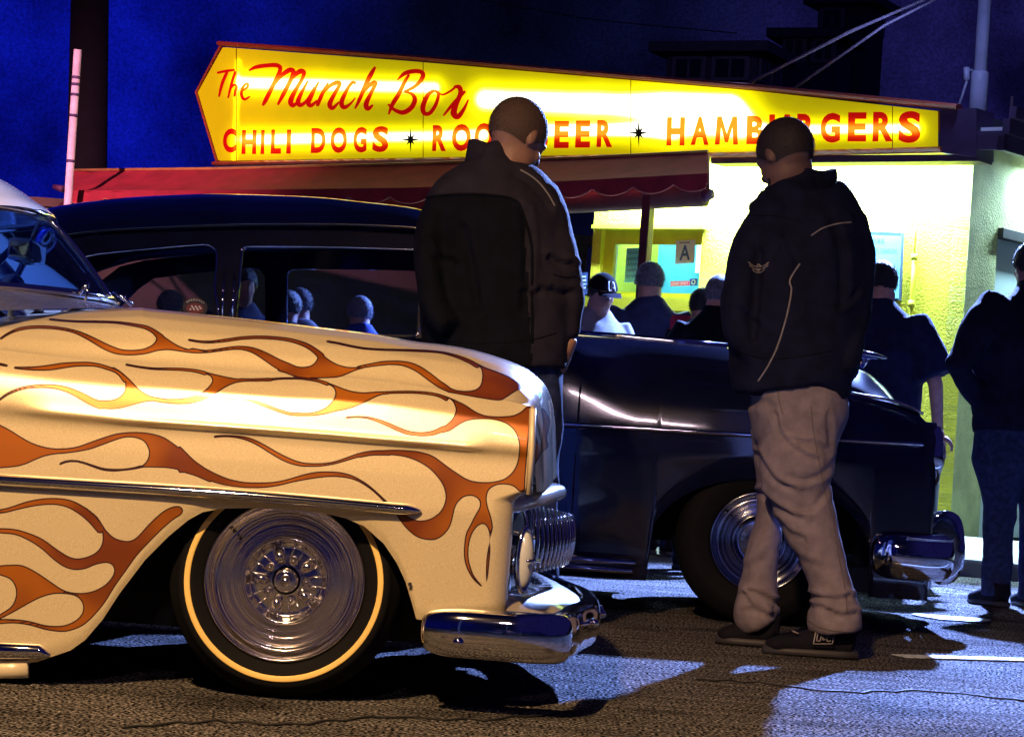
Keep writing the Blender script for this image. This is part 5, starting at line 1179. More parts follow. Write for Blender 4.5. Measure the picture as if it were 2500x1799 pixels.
# hood
hT = H2([(1330,812),(1400,815),(1560,828),(1775,848),(1950,872),(2094,900),(2150,935),(2182,972),(2215,1030),(2222,1090)], .5)
hB = np.array([(X, fb2(X) - .004) for X in [F2.hit(x, 900, .09)[0] for x in (1330,1420,1560,1775,1950,2076,2140,2190,2240,2250)]])
hT = cat_rom(hT, 6); hB = cat_rom(hB, 6); P_ = []
for a, b in zip(hB, hT):
    row = []
    for t_ in np.linspace(0, 1, 14):
        w1 = t_; w2 = math.sin(t_ * PI / 2) ** .8; row.append((a[0] + (b[0] - a[0]) * w1, .09 + (.5 - .09) * w1, a[1] + (b[1] - a[1]) * w2))
    for t_ in np.linspace(0, 1, 6)[1:]: row.append((b[0] + .02 * t_, .5 + .39 * t_, b[1] + .006 * t_))
    P_.append(row)
P_ = np.array(P_)
for mi in (False, True): put('hood', Geo().grid(tw2(P_, mi)), BP, black)
put('hood_moulding', Geo().tube([F2.w(x + .012, .89, z + .012) for x, z in hT[int(len(hT) * .72):]], .012, n=8, ref=F2.b), CHROME, black)
put('fender_highlight', Geo().tube([F2.w(x, .052, z + .004) for x, z in [(X, fb2(X)) for X in np.linspace(F2.hit(2060, 960, .07)[0], Xe2 - .02, 14)]], .006, n=6, ref=F2.b), CHROME, black)  # bright strip standing in for the highlight along the fender crown
# ornament
h_ = F2.hit(2120, 869, .89); c_ = F2.w(h_[0], .89, h_[1])
g = Geo(); g.tube([c_ - F2.a * .075, c_ - F2.a * .03 + [0, 0, .006], c_ + F2.a * .04, c_ + F2.a * .08 - [0, 0, .004]], [.012, .02, .014, .004], [.05, .05, .02, .006], n=12, ref=F2.b)
g.tube([c_ + [0, 0, -.01], c_ - F2.a * .03 - [0, 0, .05]], .012, n=8); put('hood_ornament', g, CHROME, black)
# side trim strips, then the hood-edge highlight
for mi in (1, -1):
    b_ = -.006 if mi > 0 else W2_ + .006
    put('side_trim', Geo().tube([F2.w(x, b_, z) for x, z in cat_rom(trim2, 8) if x < Xe2 + .02], .0085, .007, n=8, ref=F2.b), CHROME, black)
cw = H2([(1402,818),(1520,826),(1640,838),(1775,850)], .5)
put('hood_edge_highlight', Geo().tube([F2.w(x, .49, z + .008) for x, z in cw], .013, n=8, ref=F2.b), CHROME, black)  # chrome strip added in place of the bright highlight on the hood edge
# greenhouse
gb = .13
def gf(off=0.0, base=gb):
    def f(u, v, w_):   # u, v are photo pixels on the plane, tumblehome above the belt
        X, z = F2.hit(u, v, base); lean = max(0, z - 1.0) * .26
        return F2.w(X, base + lean + off - w_ * 0 + w_, z)
    return f
def gfm(u, v, w_):
    X, z = F2.hit(u, v, gb); lean = max(0, z - 1.0) * .26
    return F2.w(X, W2_ - gb - lean - w_, z)
qw = [(70,760),(110,700),(160,652),(206,621),(331,606),(478,593),(505,597),(520,617),(518,694),(514,790),(300,775)]
dwn = [(574,798),(578,700),(582,610),(590,600),(606,597),(800,598),(1000,604),(1014,608),(1018,620),(1018,818),(800,812)]
outer_ = [(-60,775),(0,700),(60,630),(115,590),(190,572),(400,552),(700,545),(1000,552),(1060,562),(1120,600),(1250,720),(1350,815),(1340,845),(1018,835),(574,812),(300,800)]
vent = [(1040,640),(1050,618),(1075,620),(1180,715),(1255,800),(1250,822),(1040,818)]
put('window_surround', panel(outer_, [qw, dwn, vent], gf(), th=.03), BP, black, angle=40)
put('window_surround', panel(outer_, [qw, dwn, vent], gfm, th=.03), BP, black, angle=40)
GB = glass_mat('sedan_glass', (.62, .68, .78), .8)
for nm, poly in (('quarter_glass', qw), ('door_glass', dwn), ('vent_glass', vent)):
    for f in (gf(.012), lambda u, v, w_: gfm(u, v, w_ + .012)):
        g = Geo(); g.add([f(*p, 0) for p in poly], [tuple(range(len(poly)))]); put(nm, g, GB, black, smooth=False)
    g = Geo(); fo = gf(-.004); pl = cat_rom(np.array(poly, float), 4, close=True)
    put('window_trim', Geo().tube([fo(*p, 0) for p in pl], .0045, n=6, ref=F2.b, close=True), CHROME, black)
for x0 in (541, 566):
    fo = gf(-.006); put('pillar_trim', Geo().tube([fo(x0, y, 0) for y in (665, 720, 800)], .004, n=6, ref=F2.b), CHROME, black)
# interior door frame of the far side reads through the glass: seats + headliner
g = Geo(); 
for xx, nm in ((F2.hit(640, 760, .9)[0], 'front_seat'), (F2.hit(60, 760, .9)[0], 'rear_seat')):
    g = Geo(); g.box(F2.w(xx, .89, .80), (.09, .60, .22), ax=F2.axes(), bev=.05); g.box(F2.w(xx + .28, .89, .58), (.26, .60, .09), ax=F2.axes(), bev=.05); put(nm, g, mat('sedan_upholstery', (.03, .02, .03), .7), black)
# roof shell
rt = H2([(-20,640),(60,575),(128,524),(200,507),(330,492),(496,484),(590,484),(772,491),(882,502),(1025,520),(1090,548),(1130,590)], .89)
re = H2([(-40,668),(40,610),(115,582),(190,566),(330,555),(496,548),(590,545),(772,545),(882,547),(1025,556),(1080,575),(1120,605)], .18)
rt = cat_rom(rt, 5); re = cat_rom(re, 5); P_ = []
for a, b in zip(re, rt):
    row = []
    for t_ in np.linspace(-1, 1, 33):
        s_ = abs(t_); row.append(F2.w(b[0] + (a[0] - b[0]) * s_ ** 2, .89 + t_ * .68, a[1] + (b[1] - a[1]) * (1 - s_ ** 3.2)))
    P_.append(row)
put('roof', Geo().grid(P_), BP, black)
for t_, nm in ((0, 'drip_rail'), (-1, 'drip_rail')): put(nm, Geo().tube([q_[t_] for q_ in P_], .008, n=6, ref=F2.b), BP, black)
# windscreen and rear glass
def sheet(pb, pt, wb, wt, bow, nm):
    P_ = []
    for t_ in np.linspace(-1, 1, 21):
        P_.append([F2.w(pb[0] + (pt[0] - pb[0]) * v_ - bow * t_ * t_, .89 + t_ * (wb + (wt - wb) * v_), pb[1] + (pt[1] - pb[1]) * v_) for v_ in np.linspace(0, 1, 8)])
    put(nm, Geo().grid(P_), GB, black)
sheet(F2.hit(1380, 816, .89), F2.hit(1110, 570, .89), .74, .60, .16, 'windscreen')
sheet(F2.hit(-180, 760, .89), F2.hit(-10, 632, .89), .70, .60, -.2, 'rear_glass')
# deck behind the rear glass, cowl
Xd = F2.hit(-180, 760, .89)[0]; zbelt = fb2(Xs2)
P_ = [[F2.w(X, .09 + (W2_ - .18) * t_, fb2(X) + .04 * math.sin(PI * t_) - (.25 * float(sstep(-X, -Xs2 - .6, -Xs2 + .1)) * 1)) for t_ in np.linspace(0, 1, 17)] for X in np.linspace(Xs2 - .02, Xd + .1, 16)]
put('trunk_lid', Geo().grid(P_), BP, black)
P_ = [[F2.w(Xs2 + .01, .07 + (W2_ - .14) * t_, z_) for z_ in (zr, .5, .7, zbelt - .22)] for t_ in np.linspace(0, 1, 5)]
put('tail_panel', Geo().grid(P_), BP, black)
xc0 = F2.hit(1250, 830, .3)[0]; P_ = [[F2.w(X, .09 + (W2_ - .18) * t_, fb2(min(X, F2.hit(1400, 856, .07)[0])) + .035 * math.sin(PI * t_) ** .6) for t_ in np.linspace(0, 1, 17)] for X in np.linspace(xc0, F2.hit(1420, 830, .3)[0], 6)]
put('cowl', Geo().grid(P_), BP, black)
# door seam + handle
sm = F2.hit(1420, 900, 0)[0]; put('door_seam', Geo().tube([F2.w(sm, .004, z) for z in np.linspace(zr + .04, fb2(sm) - .12, 6)], .004, n=6, ref=F2.b), DARK, black)
# headlight
p0, p1 = F2.hit(2268, 1042, .05), F2.hit(2262, 1182, .05); zc = (p0[1] + p1[1]) / 2; rr = (p0[1] - p1[1]) / 2
for bb in (.16, W2_ - .16):
    c_ = F2.w(Xe2 + .045, bb, zc)
    hl_ = put('headlight_rim', Geo().lathe(c_, [(rr + .012, -.05), (rr + .014, -.01), (rr + .006, .018), (rr - .008, .024), (rr - .016, .016)], F2.a, 40), CHROME, black)
    put('headlight', Geo().lathe(c_, [(.0, .046), (.04, .042), (.07, .03), (rr - .014, .012)], F2.a, 32), LENS, hl_)
# grille
zg = F2.hit(2240, 1230, .2)[1]
for k_, z_ in enumerate((zg + .0, zg - .06, zg + .06)):
    put('grille_bar', Geo().tube([F2.w(Xe2 + .045 + .05 * (1 - ((b_ - .89) / .7) ** 2), b_, z_) for b_ in np.linspace(.18, 1.6, 20)], .012, .018, n=8, ref=(0, 0, 1)), CHROME, black)
g = Geo(); g.grid([[F2.w(Xe2 + .0, b_, z_) for z_ in (.3, .8)] for b_ in (.1, 1.68)]); put('grille_cavity', g, DARK, black)
# bumper
bp0, bp1 = F2.hit(2200, 1300, -.06), F2.hit(2200, 1416, -.06); zm2 = (bp0[1] + bp1[1]) / 2; hb2 = (bp0[1] - bp1[1]) / 2
xb0 = F2.hit(2106, 1360, -.05)[0]; xbc = F2.hit(2330, 1360, -.02)[0]; xbn = F2.hit(2360, 1340, .89)[0] - .0
ou = cat_rom(np.array([(xb0 + .03, -.02), (xb0 + .10, -.045), (xb0 + .2, -.05), (xbc - .10, -.04), (xbc - .03, .0), (xbc - .005, .08), (xbc + .01, .25), (xbc + .02, .5), (xbc + .025, .89)]), 6); ou = np.concatenate([ou, (ou * [1, -1] + [0, W2_])[::-1][1:]])
tg = np.gradient(ou, axis=0); tg /= np.linalg.norm(tg, axis=1)[:, None]; nn_ = np.stack([tg[:, 1], -tg[:, 0]], 1); P_ = []; nO = len(ou)
for i, (p, n_) in enumerate(zip(ou, nn_)):
    if n_ @ (p - np.array([xb0 - .5, .89])) < 0: n_ = -n_
    sE = min(i, nO - 1 - i); en = math.sqrt(1 - (1 - min(1, (sE + .2) / 8.0)) ** 2); row = []
    for t_ in np.linspace(-1, 1, 21):
        a_ = t_ * PI / 2; dpt = abs(math.cos(a_)) ** .7 * .07 * (.3 + .7 * en); zz = math.copysign(abs(math.sin(a_)) ** .85, t_) * hb2 * (.4 + .6 * en)
        row.append(F2.w(p[0] + n_[0] * (dpt - .05), p[1] + n_[1] * (dpt - .05), zm2 + zz))
    P_.append(row)
bm2 = put('front_bumper', Geo().grid(P_), CHROME, black)
for bb in (.36, W2_ - .36):
    pg = [F2.hit(x, y, .36) for x, y in [(2268,1262),(2285,1248),(2318,1246),(2342,1262),(2352,1300),(2354,1350),(2345,1395),(2322,1422),(2290,1428)]]
    pass
    pg2 = [(x, z) for x, z in cat_rom(np.array(pg), 3)] + [(pg[0][0] - .03, pg[-1][1] + .05), (pg[0][0] - .03, pg[0][1] - .04)]
    gg = Geo().prism([F2.w(x, bb - .05, z) for x, z in pg2], F2.b * .10)
    put('bumper_guard', remesh(gg, .012, 5, 'guard'), CHROME, bm2)
put('bumper_rib', Geo().tube([P_[i][15] + np.array([0, 0, .006]) for i in range(10, 34)], .007, n=8, ref=(0, 0, 1)), CHROME, bm2)
# wheels, pipes
BC = mat('dark_wheel_chrome', (.30, .32, .42), .14, 1.0, var=.1)
R2 = .335
wheel(F2, xa, .06, black, R2, .200, None, hubm=BC, spokes=False)
wheel(F2, xa, W2_ - .06, black, R2, .200, None, hubm=BC, spokes=False, mir=True)
wheel(F2, xa - 2.92, .06, black, R2, .200, None, hubm=BC, spokes=False)
wheel(F2, xa - 2.92, W2_ - .06, black, R2, .200, None, hubm=BC, spokes=False, mir=True)
for k_, y_ in enumerate((1366, 1386)):
    p_ = H2([(1100,y_-12),(1370,y_ - 2),(1552 - 8 * k_,y_ + 8)], .0)
    put('exhaust_pipe', Geo().tube([F2.w(x, .0, z) for x, z in p_], [.016, .016, .010], n=12, ref=F2.b), CHROME, black)
g = Geo(); g.box(F2.w(-1.6, .89, .32), (1.0, .62, .06), ax=F2.axes()); g.box(F2.w(xa + .52, .89, .34), (.12, .6, .08), ax=F2.axes()); g.box(F2.w(xa, .89, .42), (.5, .48, .12), ax=F2.axes()); put('underbody', g, DARK, black, smooth=False)
g = Geo(); p_ = F2.hit(2075, 1400, .3); g.box(F2.w(p_[0] + .02, .3, p_[1] - .01), (.05, .25, .05), ax=F2.axes(), bev=.01); put('splash_flap', g, DARK, black, smooth=False)
# round decal on the rear quarter glass
st_ = F2.hit(470, 748, gb - .02); cc_ = F2.w(st_[0], gb + max(0, st_[1] - 1.0) * .26 + .004, st_[1])
dr = root('window_decal', cc_, 'round red and black racing decal stuck on the sedan rear quarter glass', 'sticker')
fdx = lambda u, v, w_: cc_ + F2.a * (u * .052) + np.array([0, 0, 1.0]) * v * .038 - F2.b * w_
g = Geo(); g.prism([fdx(math.cos(t_), math.sin(t_), 0) for t_ in np.linspace(0, 2 * PI, 36, endpoint=False)], -F2.b * .001); put('disc', g, mat('decal_black', (.02, .008, .008), .5), dr, smooth=False)
g = Geo(); g.prism([fdx(.7 * math.cos(t_), .58 * math.sin(t_) - .12, .0012) for t_ in np.linspace(0, 2 * PI, 36, endpoint=False)], -F2.b * .0006); put('red_centre', g, mat('decal_red', (.22, .02, .015), .5), dr, smooth=False)
g = Geo()
for i in range(6):
    for j in range(3):
        if (i + j) % 2 == 0: g.prism([fdx(-.42 + .15 * (i + a) + .05 * j, -.34 + .17 * (j + b), .0022) for a, b in ((0, 0), (1, 0), (1, 1), (0, 1))], -F2.b * .0004)
put('checks', g, mat('decal_white', (.8, .75, .7), .5), dr, smooth=False, kind='stuff')
g = Geo(); wd = 'SPEEDWAY'
for i, ch in enumerate(wd):
    a_ = math.radians(140 - 100 * i / 7.); v_, fc = glyph(ch, .01)
    cx_, cy_ = .84 * math.cos(a_), .80 * math.sin(a_); rt_ = a_ - PI / 2
    P_ = [fdx(cx_ + .15 * ((a - .5) * math.cos(rt_) - (b - .5) * math.sin(rt_)), cy_ + .20 * ((a - .5) * math.sin(rt_) + (b - .5) * math.cos(rt_)), .0015) for a, b in v_]; g.add(P_, fc)
put('lettering', g, MATS['decal_white'], dr, smooth=False)

for xc in (xa, xa - 2.92):
    for mi in (False, True):
        P_ = np.array([[(xc + math.cos(t_) * .46, b_, .30 + math.sin(t_) * .31) for b_ in (.025, .2, .40)] for t_ in np.linspace(-.15, PI + .15, 24)])
        put('inner_fender', Geo().grid(tw2(P_, mi)), DARK, black)
# ================================================================ PEOPLE
SKIN = mat('skin', (.50, .28, .20), .5, var=.12, vscale=30, bump=.1, bscale=200)
SKIN2 = mat('tanned_skin', (.34, .18, .12), .5, var=.12, vscale=30)
NAVY = mat('navy_jacket_cloth', (.006, .008, .028), .85, spec=.12, var=.3, vscale=18, bump=.35, bscale=220)
BLKJ = mat('black_jacket_cloth', (.003, .004, .009), .85, spec=.10, var=.3, vscale=18, bump=.35, bscale=220)
GRYJ = mat('grey_yoke_cloth', (.020, .018, .030), .85, spec=.10, var=.2, vscale=18, bump=.3, bscale=220)
KHAKI = mat('khaki_cotton', (.20, .17, .215), .9, spec=.15, var=.15, vscale=25, bump=.4, bscale=260)
JEAN = mat('dark_denim', (.02, .03, .09), .85, spec=.15, var=.3, vscale=40, bump=.3, bscale=260)
SHOE = mat('black_suede', (.006, .006, .012), .85, spec=.15, var=.3, bump=.3, bscale=150)
SOLE = mat('dark_sole', (.03, .028, .035), .6)
HAIRD = mat('dark_hair', (.012, .010, .010), .55, var=.4, vscale=60, bump=1, bscale=160)
HAIRG = mat('grey_hair', (.16, .16, .18), .7, var=.35, vscale=60, bump=1, bscale=160)
STUB = mat('shaved_hair', (.085, .05, .035), .7, var=.15, vscale=120, bump=.3, bscale=300)
PIPE = mat('grey_piping', (.22, .20, .22), .6)
WHT_T = mat('grey_shirt_cloth', (.22, .22, .25), .9, spec=.1, var=.12, vscale=20, bump=.3, bscale=200)
YV = np.array([0, 1.0, 0])
def wrinkle(me, amp=.006, f=9.0, seed=0, creases=None, depth=None):
    """cloth folds as real relief: noise plus traced creases (photo pixels, pushed inwards)"""
    from mathutils import noise
    n = len(me.vertices); v = np.empty(n * 3); me.vertices.foreach_get('co', v); v = v.reshape(-1, 3)
    nr = np.empty(n * 3); me.vertices.foreach_get('normal', nr); nr = nr.reshape(-1, 3)
    d = np.array([noise.noise(Vector((p[0] * f + seed, p[1] * f, p[2] * f * .8))) + 1.1 * (.28 - abs(noise.noise(Vector((p[0] * f * .9 + p[2] * f * .5, p[1] * f * .7 + seed * 1.7, p[2] * f * .75 - p[0] * f * .35))))) * 2 + .4 * noise.noise(Vector((p[0] * f * 2.2, p[1] * f * 2.2 + seed, p[2] * f * 2.6))) for p in v]) * amp
    if creases:
        px = project(v); front = nr[:, 1] < .2
        for (pts, wd, dp) in creases:
            p = cat_rom(np.array(pts, float), 4); best = np.full(n, 1e9); sgn = np.zeros(n)
            for a, b in zip(p[:-1], p[1:]):
                e_ = b - a; h = np.clip((px - a) @ e_ / (e_ @ e_ + 1e-9), 0, 1); q_ = px - a - h[:, None] * e_; dd = np.hypot(*q_.T); c_ = e_[0] * q_[:, 1] - e_[1] * q_[:, 0]
                m_ = dd < best; best[m_] = dd[m_]; sgn[m_] = np.sign(c_[m_])
            d += front * (-dp * np.exp(-(best / wd) ** 2) + dp * .7 * np.exp(-((best - 1.9 * wd) / wd) ** 2) * (sgn < 0))
    v = v + nr * d[:, None]; me.vertices.foreach_set('co', v.ravel()); me.update()
def ptube(g, pts, depth, n=18, sq=2.0, cap=True, ref=YV):
    """pts: (sx, sy, extra depth m, half width px, half depth m)"""
    pa = np.array([W(p[0], p[1], depth + p[2]) for p in pts]); rw = np.array([p[3] * depth / FP for p in pts]); rd = np.array([p[4] for p in pts])
    A = np.concatenate([pa, rw[:, None], rd[:, None]], 1); A = cat_rom(A, 4)
    g.tube(A[:, :3], np.maximum(A[:, 3], .003), np.maximum(A[:, 4], .003), n=n, ref=ref, sq=sq)
def hand(g, wrist, dirn, side, up, s=1.0, curl=.5):
    """palm, four fingers and a thumb; dirn along the hand, side across it, up out of the back of the hand"""
    wrist, d, sd, u = [np.asarray(x, float) for x in (wrist, dirn, side, up)]
    d /= np.linalg.norm(d); sd /= np.linalg.norm(sd); u /= np.linalg.norm(u)
    g.tube([wrist - d * .02 * s, wrist + d * .03 * s, wrist + d * .07 * s, wrist + d * .095 * s], np.array([.028, .038, .042, .038]) * s, np.array([.022, .018, .016, .013]) * s, n=12, ref=u)
    for i, ln in enumerate((.068, .078, .073, .056)):
        b = wrist + d * .088 * s + sd * (-.030 + .020 * i) * s; p = [b - d * .02 * s, b]; dd = d.copy()
        for k in range(3):
            a_ = curl * (.35 + .35 * k); dd = dd * math.cos(a_) - u * math.sin(a_); dd /= np.linalg.norm(dd); p.append(p[-1] + dd * ln * s * (.44, .32, .24)[k])
        g.tube(p, np.array([.0095, .0095, .009, .008, .006]) * s, n=8, ref=u)
    b = wrist + d * .03 * s - sd * .034 * s; dd = d * .6 - sd * .75 - u * .2; dd /= np.linalg.norm(dd); p2 = b + dd * .035 * s
    g.tube([b, p2, p2 + (dd * .5 + d * .6) * .03 * s, p2 + (dd * .2 + d * .9) * .052 * s], np.array([.014, .012, .010, .007]) * s, n=8, ref=u)
def head_geo(g, c, fdir, s=1.0, tilt=0.0):
    """c centre of the skull, fdir horizontal facing direction, tilt > 0 looks down"""
    f = np.asarray(fdir, float); f /= np.linalg.norm(f); sd = np.cross([0, 0, 1.0], f); up = np.array([0, 0, 1.0])
    f2 = f * math.cos(tilt) - up * math.sin(tilt); u2 = up * math.cos(tilt) + f * math.sin(tilt); ax = np.array([sd, f2, u2])
    P = lambda x, y, z: np.asarray(c) + (np.array([x, y, z]) * s) @ ax
    g.ball(P(0, -.008, .018), np.array([.077, .096, .092]) * s, ax=ax, nu=24, nv=16)
    g.ball(P(0, .022, -.050), np.array([.060, .070, .072]) * s, ax=ax, nu=20, nv=12)
    g.ball(P(0, .052, -.095), np.array([.032, .030, .022]) * s, ax=ax)       # chin
    g.ball(P(0, .082, .012), np.array([.050, .014, .014]) * s, ax=ax)        # brow
    g.tube([P(0, .088, .005), P(0, .112, -.030), P(0, .098, -.042)], np.array([.008, .014, .010]) * s, n=8)   # nose
    for sg_ in (-1, 1):
        g.ball(P(.030 * sg_, .080, -.008), np.array([.013, .010, .009]) * s, ax=ax)
        g.ball(P(.074 * sg_, .0, -.014), np.array([.010, .016, .029]) * s, ax=ax)
        g.ball(P(.035 * sg_, .065, -.035), np.array([.022, .018, .020]) * s, ax=ax)
    g.tube([P(-.022, .088, -.066), P(0, .096, -.064), P(.022, .088, -.066)], .006 * s, n=6)
    return ax, P
def shoe_geo(toe, heel, s=1.0):
    toe = np.asarray(toe, float); heel = np.asarray(heel, float); d = toe - heel; d /= np.linalg.norm(d)
    L_ = np.linalg.norm(toe - heel); z = np.array([0, 0, 1.0])
    up_ = Geo(); pa = [heel + d * t_ * L_ + z * h for t_, h in ((0.02, .055), (.2, .068), (.45, .055), (.7, .042), (.9, .034), (.99, .028))]
    up_.tube(pa, [.036, .044, .046, .050, .046, .024], [.045, .055, .046, .034, .026, .016], n=18, ref=z, sq=2.4)
    up_.tube([heel + d * .16 * L_ + z * .05, heel + d * .14 * L_ + z * .12], [.042, .046], [.05, .05], n=14, ref=d)
    so = Geo(); so.tube([heel - d * .008 + z * .016, heel + d * .2 * L_ + z * .016, heel + d * .7 * L_ + z * .016, toe + d * .006 + z * .016], [.034, .044, .054, .028], .016, n=18, ref=z, sq=3.2)
    return up_, so
def hair_cap(c, ax, s, m, par, low=-.02, front=.05, thick=.008, name='hair', rough=.006, seed=1, strands=(2200, .016, .0016)):
    """shell of hair over the back and top of the skull"""
    from mathutils import noise
    P_ = []
    for i in range(22):
        th = PI * i / 21 * .72; row = []
        for j in range(40):
            ph = 2 * PI * j / 40; d_ = np.array([math.sin(th) * math.cos(ph), math.sin(th) * math.sin(ph), math.cos(th)])
            lim = 1.0
            fr = max(0, d_[1])                       # facing forward: hairline higher
            th2 = th * (1 - .50 * fr); d_ = np.array([math.sin(th2) * math.cos(ph), math.sin(th2) * math.sin(ph), math.cos(th2)])
            nz_ = noise.noise(Vector(tuple(d_ * 12)) + Vector((seed, 0, 0))) * rough
            row.append(np.asarray(c) + ((d_ * (np.array([.077, .096, .092]) + thick + nz_) + [0, -.008, .018]) * s) @ ax)
        P_.append(row)
    g = Geo().grid(P_, closev=True); rs = np.random.default_rng(int(abs(seed) * 100) + 5); nS, ln, wd = strands
    V = []; F = []
    for q_ in range(nS):
        th = math.acos(1 - rs.random() * 1.62); ph = rs.random() * 2 * PI
        if th > PI * .70: continue
        d_ = np.array([math.sin(th) * math.cos(ph), math.sin(th) * math.sin(ph), math.cos(th)])
        if d_[1] > 0: th *= 1 - .5 * d_[1]; d_ = np.array([math.sin(th) * math.cos(ph), math.sin(th) * math.sin(ph), math.cos(th)])
        p0 = d_ * (np.array([.077, .096, .092]) + thick * .6) + [0, -.008, .018]; t_ = np.cross(d_, rs.normal(size=3)); t_ /= np.linalg.norm(t_)
        tip = p0 + (d_ * (.55 + .5 * rs.random()) + t_ * .35 + np.array([0, -.25, -.45])) * ln * (.6 + .8 * rs.random())
        b0 = len(V); V += [p0 - t_ * wd, p0 + t_ * wd, tip]; F.append((b0, b0 + 1, b0 + 2))
    g.add(np.asarray(c) + (np.array(V) * s) @ ax, F)
    return put(name, g, m, par, recalc=False)

def person(label, foot, H, yaw, top, trous, skin=SKIN, hair=HAIRD, bulk=1.0, tilt=.1, arms=('down', 'down'), cap=None, group=None, vox=.013, headyaw=0.0, sleeve='long', collar=False, glasses=False):
    """standing person; yaw 0 faces the camera, pi faces away"""
    s = H / 1.80; foot = np.asarray(foot, float); cy, sy_ = math.cos(yaw), math.sin(yaw)
    f = np.array([sy_, -cy, 0]); r_ = np.array([cy, sy_, 0]); z = np.array([0, 0, 1.0])
    Q = lambda x, y, zz: foot + (r_ * x + f * y + z * zz) * s
    rt = root('person', foot, label, 'person', group)
    b_n = bulk ** .4; body = Geo(); hf = np.array([math.sin(yaw + headyaw), -math.cos(yaw + headyaw), 0])
    hc = Q(0, .03 + .05 * tilt, 1.668 - .02 * tilt); ax, P = head_geo(body, hc, hf, s, tilt)
    body.tube([Q(0, -.02, 1.42), Q(0, -.012, 1.50), P(0, -.015, -.05)], [.09 * s, .072 * s * b_n, .068 * s * b_n], n=16)
    body.tube([Q(0, 0, .92), Q(0, 0, 1.1), Q(0, 0, 1.3), Q(0, -.01, 1.45)], np.array([.15, .14, .16, .12]) * s * bulk, np.array([.11, .11, .11, .08]) * s, n=16, ref=f)
    for sg_ in (-1, 1): body.tube([Q(.09 * sg_, 0, .9), Q(.1 * sg_, .01, .5), Q(.1 * sg_, 0, .09)], np.array([.075, .05, .035]) * s, n=12)
    tp = Geo(); b = bulk
    tp.tube([Q(0, 0, .84), Q(0, .01, .95), Q(0, .02 * b, 1.10), Q(0, .0, 1.30), Q(0, -.02, 1.43), Q(0, -.02, 1.51), Q(0, -.012, 1.565)], np.array([.185, .192, .19, .205, .195, .135, .082]) * s * np.array([b, b, b, b, 1 + (b - 1) * .6, 1, 1]), np.array([.135, .14, .145, .14, .115, .085, .068]) * s * np.array([b, b, b, b, 1, 1, 1]), n=24, ref=f, sq=2.3)
    hands = []
    for sg_, a in zip((-1, 1), arms):
        sh = Q(.175 * sg_ * (1 + (b - 1) * .6), -.02, 1.44)
        if a == 'down': el = Q(.25 * sg_ * b, -.03, 1.12); ha = Q(.26 * sg_ * b, .05, .87)
        elif a == 'pocket': el = Q(.31 * sg_ * b, -.08, 1.14); ha = Q(.155 * sg_ * b, .02, .95)
        elif a == 'front': el = Q(.25 * sg_ * b, .03, 1.12); ha = Q(.10 * sg_, .24, 1.12)
        elif a == 'face': el = Q(.24 * sg_ * b, .14, 1.18); ha = Q(.09 * sg_, .20, 1.42)
        else: el = Q(.30 * sg_ * b, .02, 1.15); ha = Q(.16 * sg_, .25, 1.05)
        w1, w2, w3 = .070 * s * b, .054 * s, .040 * s
        body.tube([sh, el, ha], [.05 * s, .042 * s, .030 * s], n=12)
        if sleeve == 'long': tp.tube([sh + (el - sh) * -.12, sh + (el - sh) * .2, sh + (el - sh) * .6, el, el + (ha - el) * .5, el + (ha - el) * .95], [w1 * .85, w1 * 1.05, w1 * .95, w2 * 1.15, w2, w3 * 1.2], n=14)
        else: tp.tube([sh + (el - sh) * -.12, sh + (el - sh) * .2, sh + (el - sh) * .6, sh + (el - sh) * .88], [w1 * .85, w1 * 1.05, w1 * 1.15, w1 * 1.25], n=14)
        d_ = ha - el; d_ /= np.linalg.norm(d_); hands.append((ha, d_, sg_))
    if collar: tp.tube([Q(0, -.005, 1.53), Q(0, -.0, 1.59)], [.078 * s, .082 * s], n=16)
    bm_ = remesh(body, vox, 3, 'body'); bo = put('body', bm_, skin, rt)
    hg = Geo()
    for (ha, d_, sg_) in hands: hand(hg, ha, d_, r_ * sg_ * -1 if abs(d_[2]) > .5 else z, f * -1 if abs(d_[2]) > .5 else np.cross(d_, z) * sg_, s, .5)
    put('hands', hg, skin, bo) if False else None
    # fold the hands into the body mesh
    b2 = bmesh.new(); b2.from_mesh(bo.data); hm = hg.mesh('h'); hm.transform(Matrix.Translation(-BASE[rt.name])); b2.from_mesh(hm); b2.to_mesh(bo.data); b2.free(); bpy.data.meshes.remove(hm); bo.data.shade_smooth()
    tm = remesh(tp, vox, 4, 'top'); wrinkle(tm, .007 * s, 7, seed=foot[0]); put('shirt' if sleeve == 'short' else 'jacket', tm, top, rt)
    tr = Geo(); tr.tube([Q(0, 0, .98), Q(0, 0, .90), Q(0, 0, .80)], np.array([.17, .18, .165]) * s * b, np.array([.12, .125, .11]) * s * b, n=20, ref=f)
    for sg_ in (-1, 1): tr.tube([Q(.085 * sg_ * b, 0, .88), Q(.09 * sg_ * b, .0, .70), Q(.095 * sg_, .012, .48), Q(.1 * sg_, 0, .25), Q(.1 * sg_, -.005, .05)], np.array([.10, .098, .082, .072, .075]) * s * np.array([b, b, 1, 1, 1]), n=16)
    tm = remesh(tr, vox, 3, 'trousers'); wrinkle(tm, .006 * s, 8, seed=foot[0] + 3); put('trousers', tm, trous, rt)
    for sg_ in (-1, 1):
        u_, so = shoe_geo(Q(.12 * sg_, .19, 0), Q(.1 * sg_, -.09, 0)); sh_ = put('shoe', u_, SHOE, rt); put('sole', so, SOLE, sh_)
    if hair is not None: hair_cap(hc, ax, s, hair, rt, seed=foot[0])
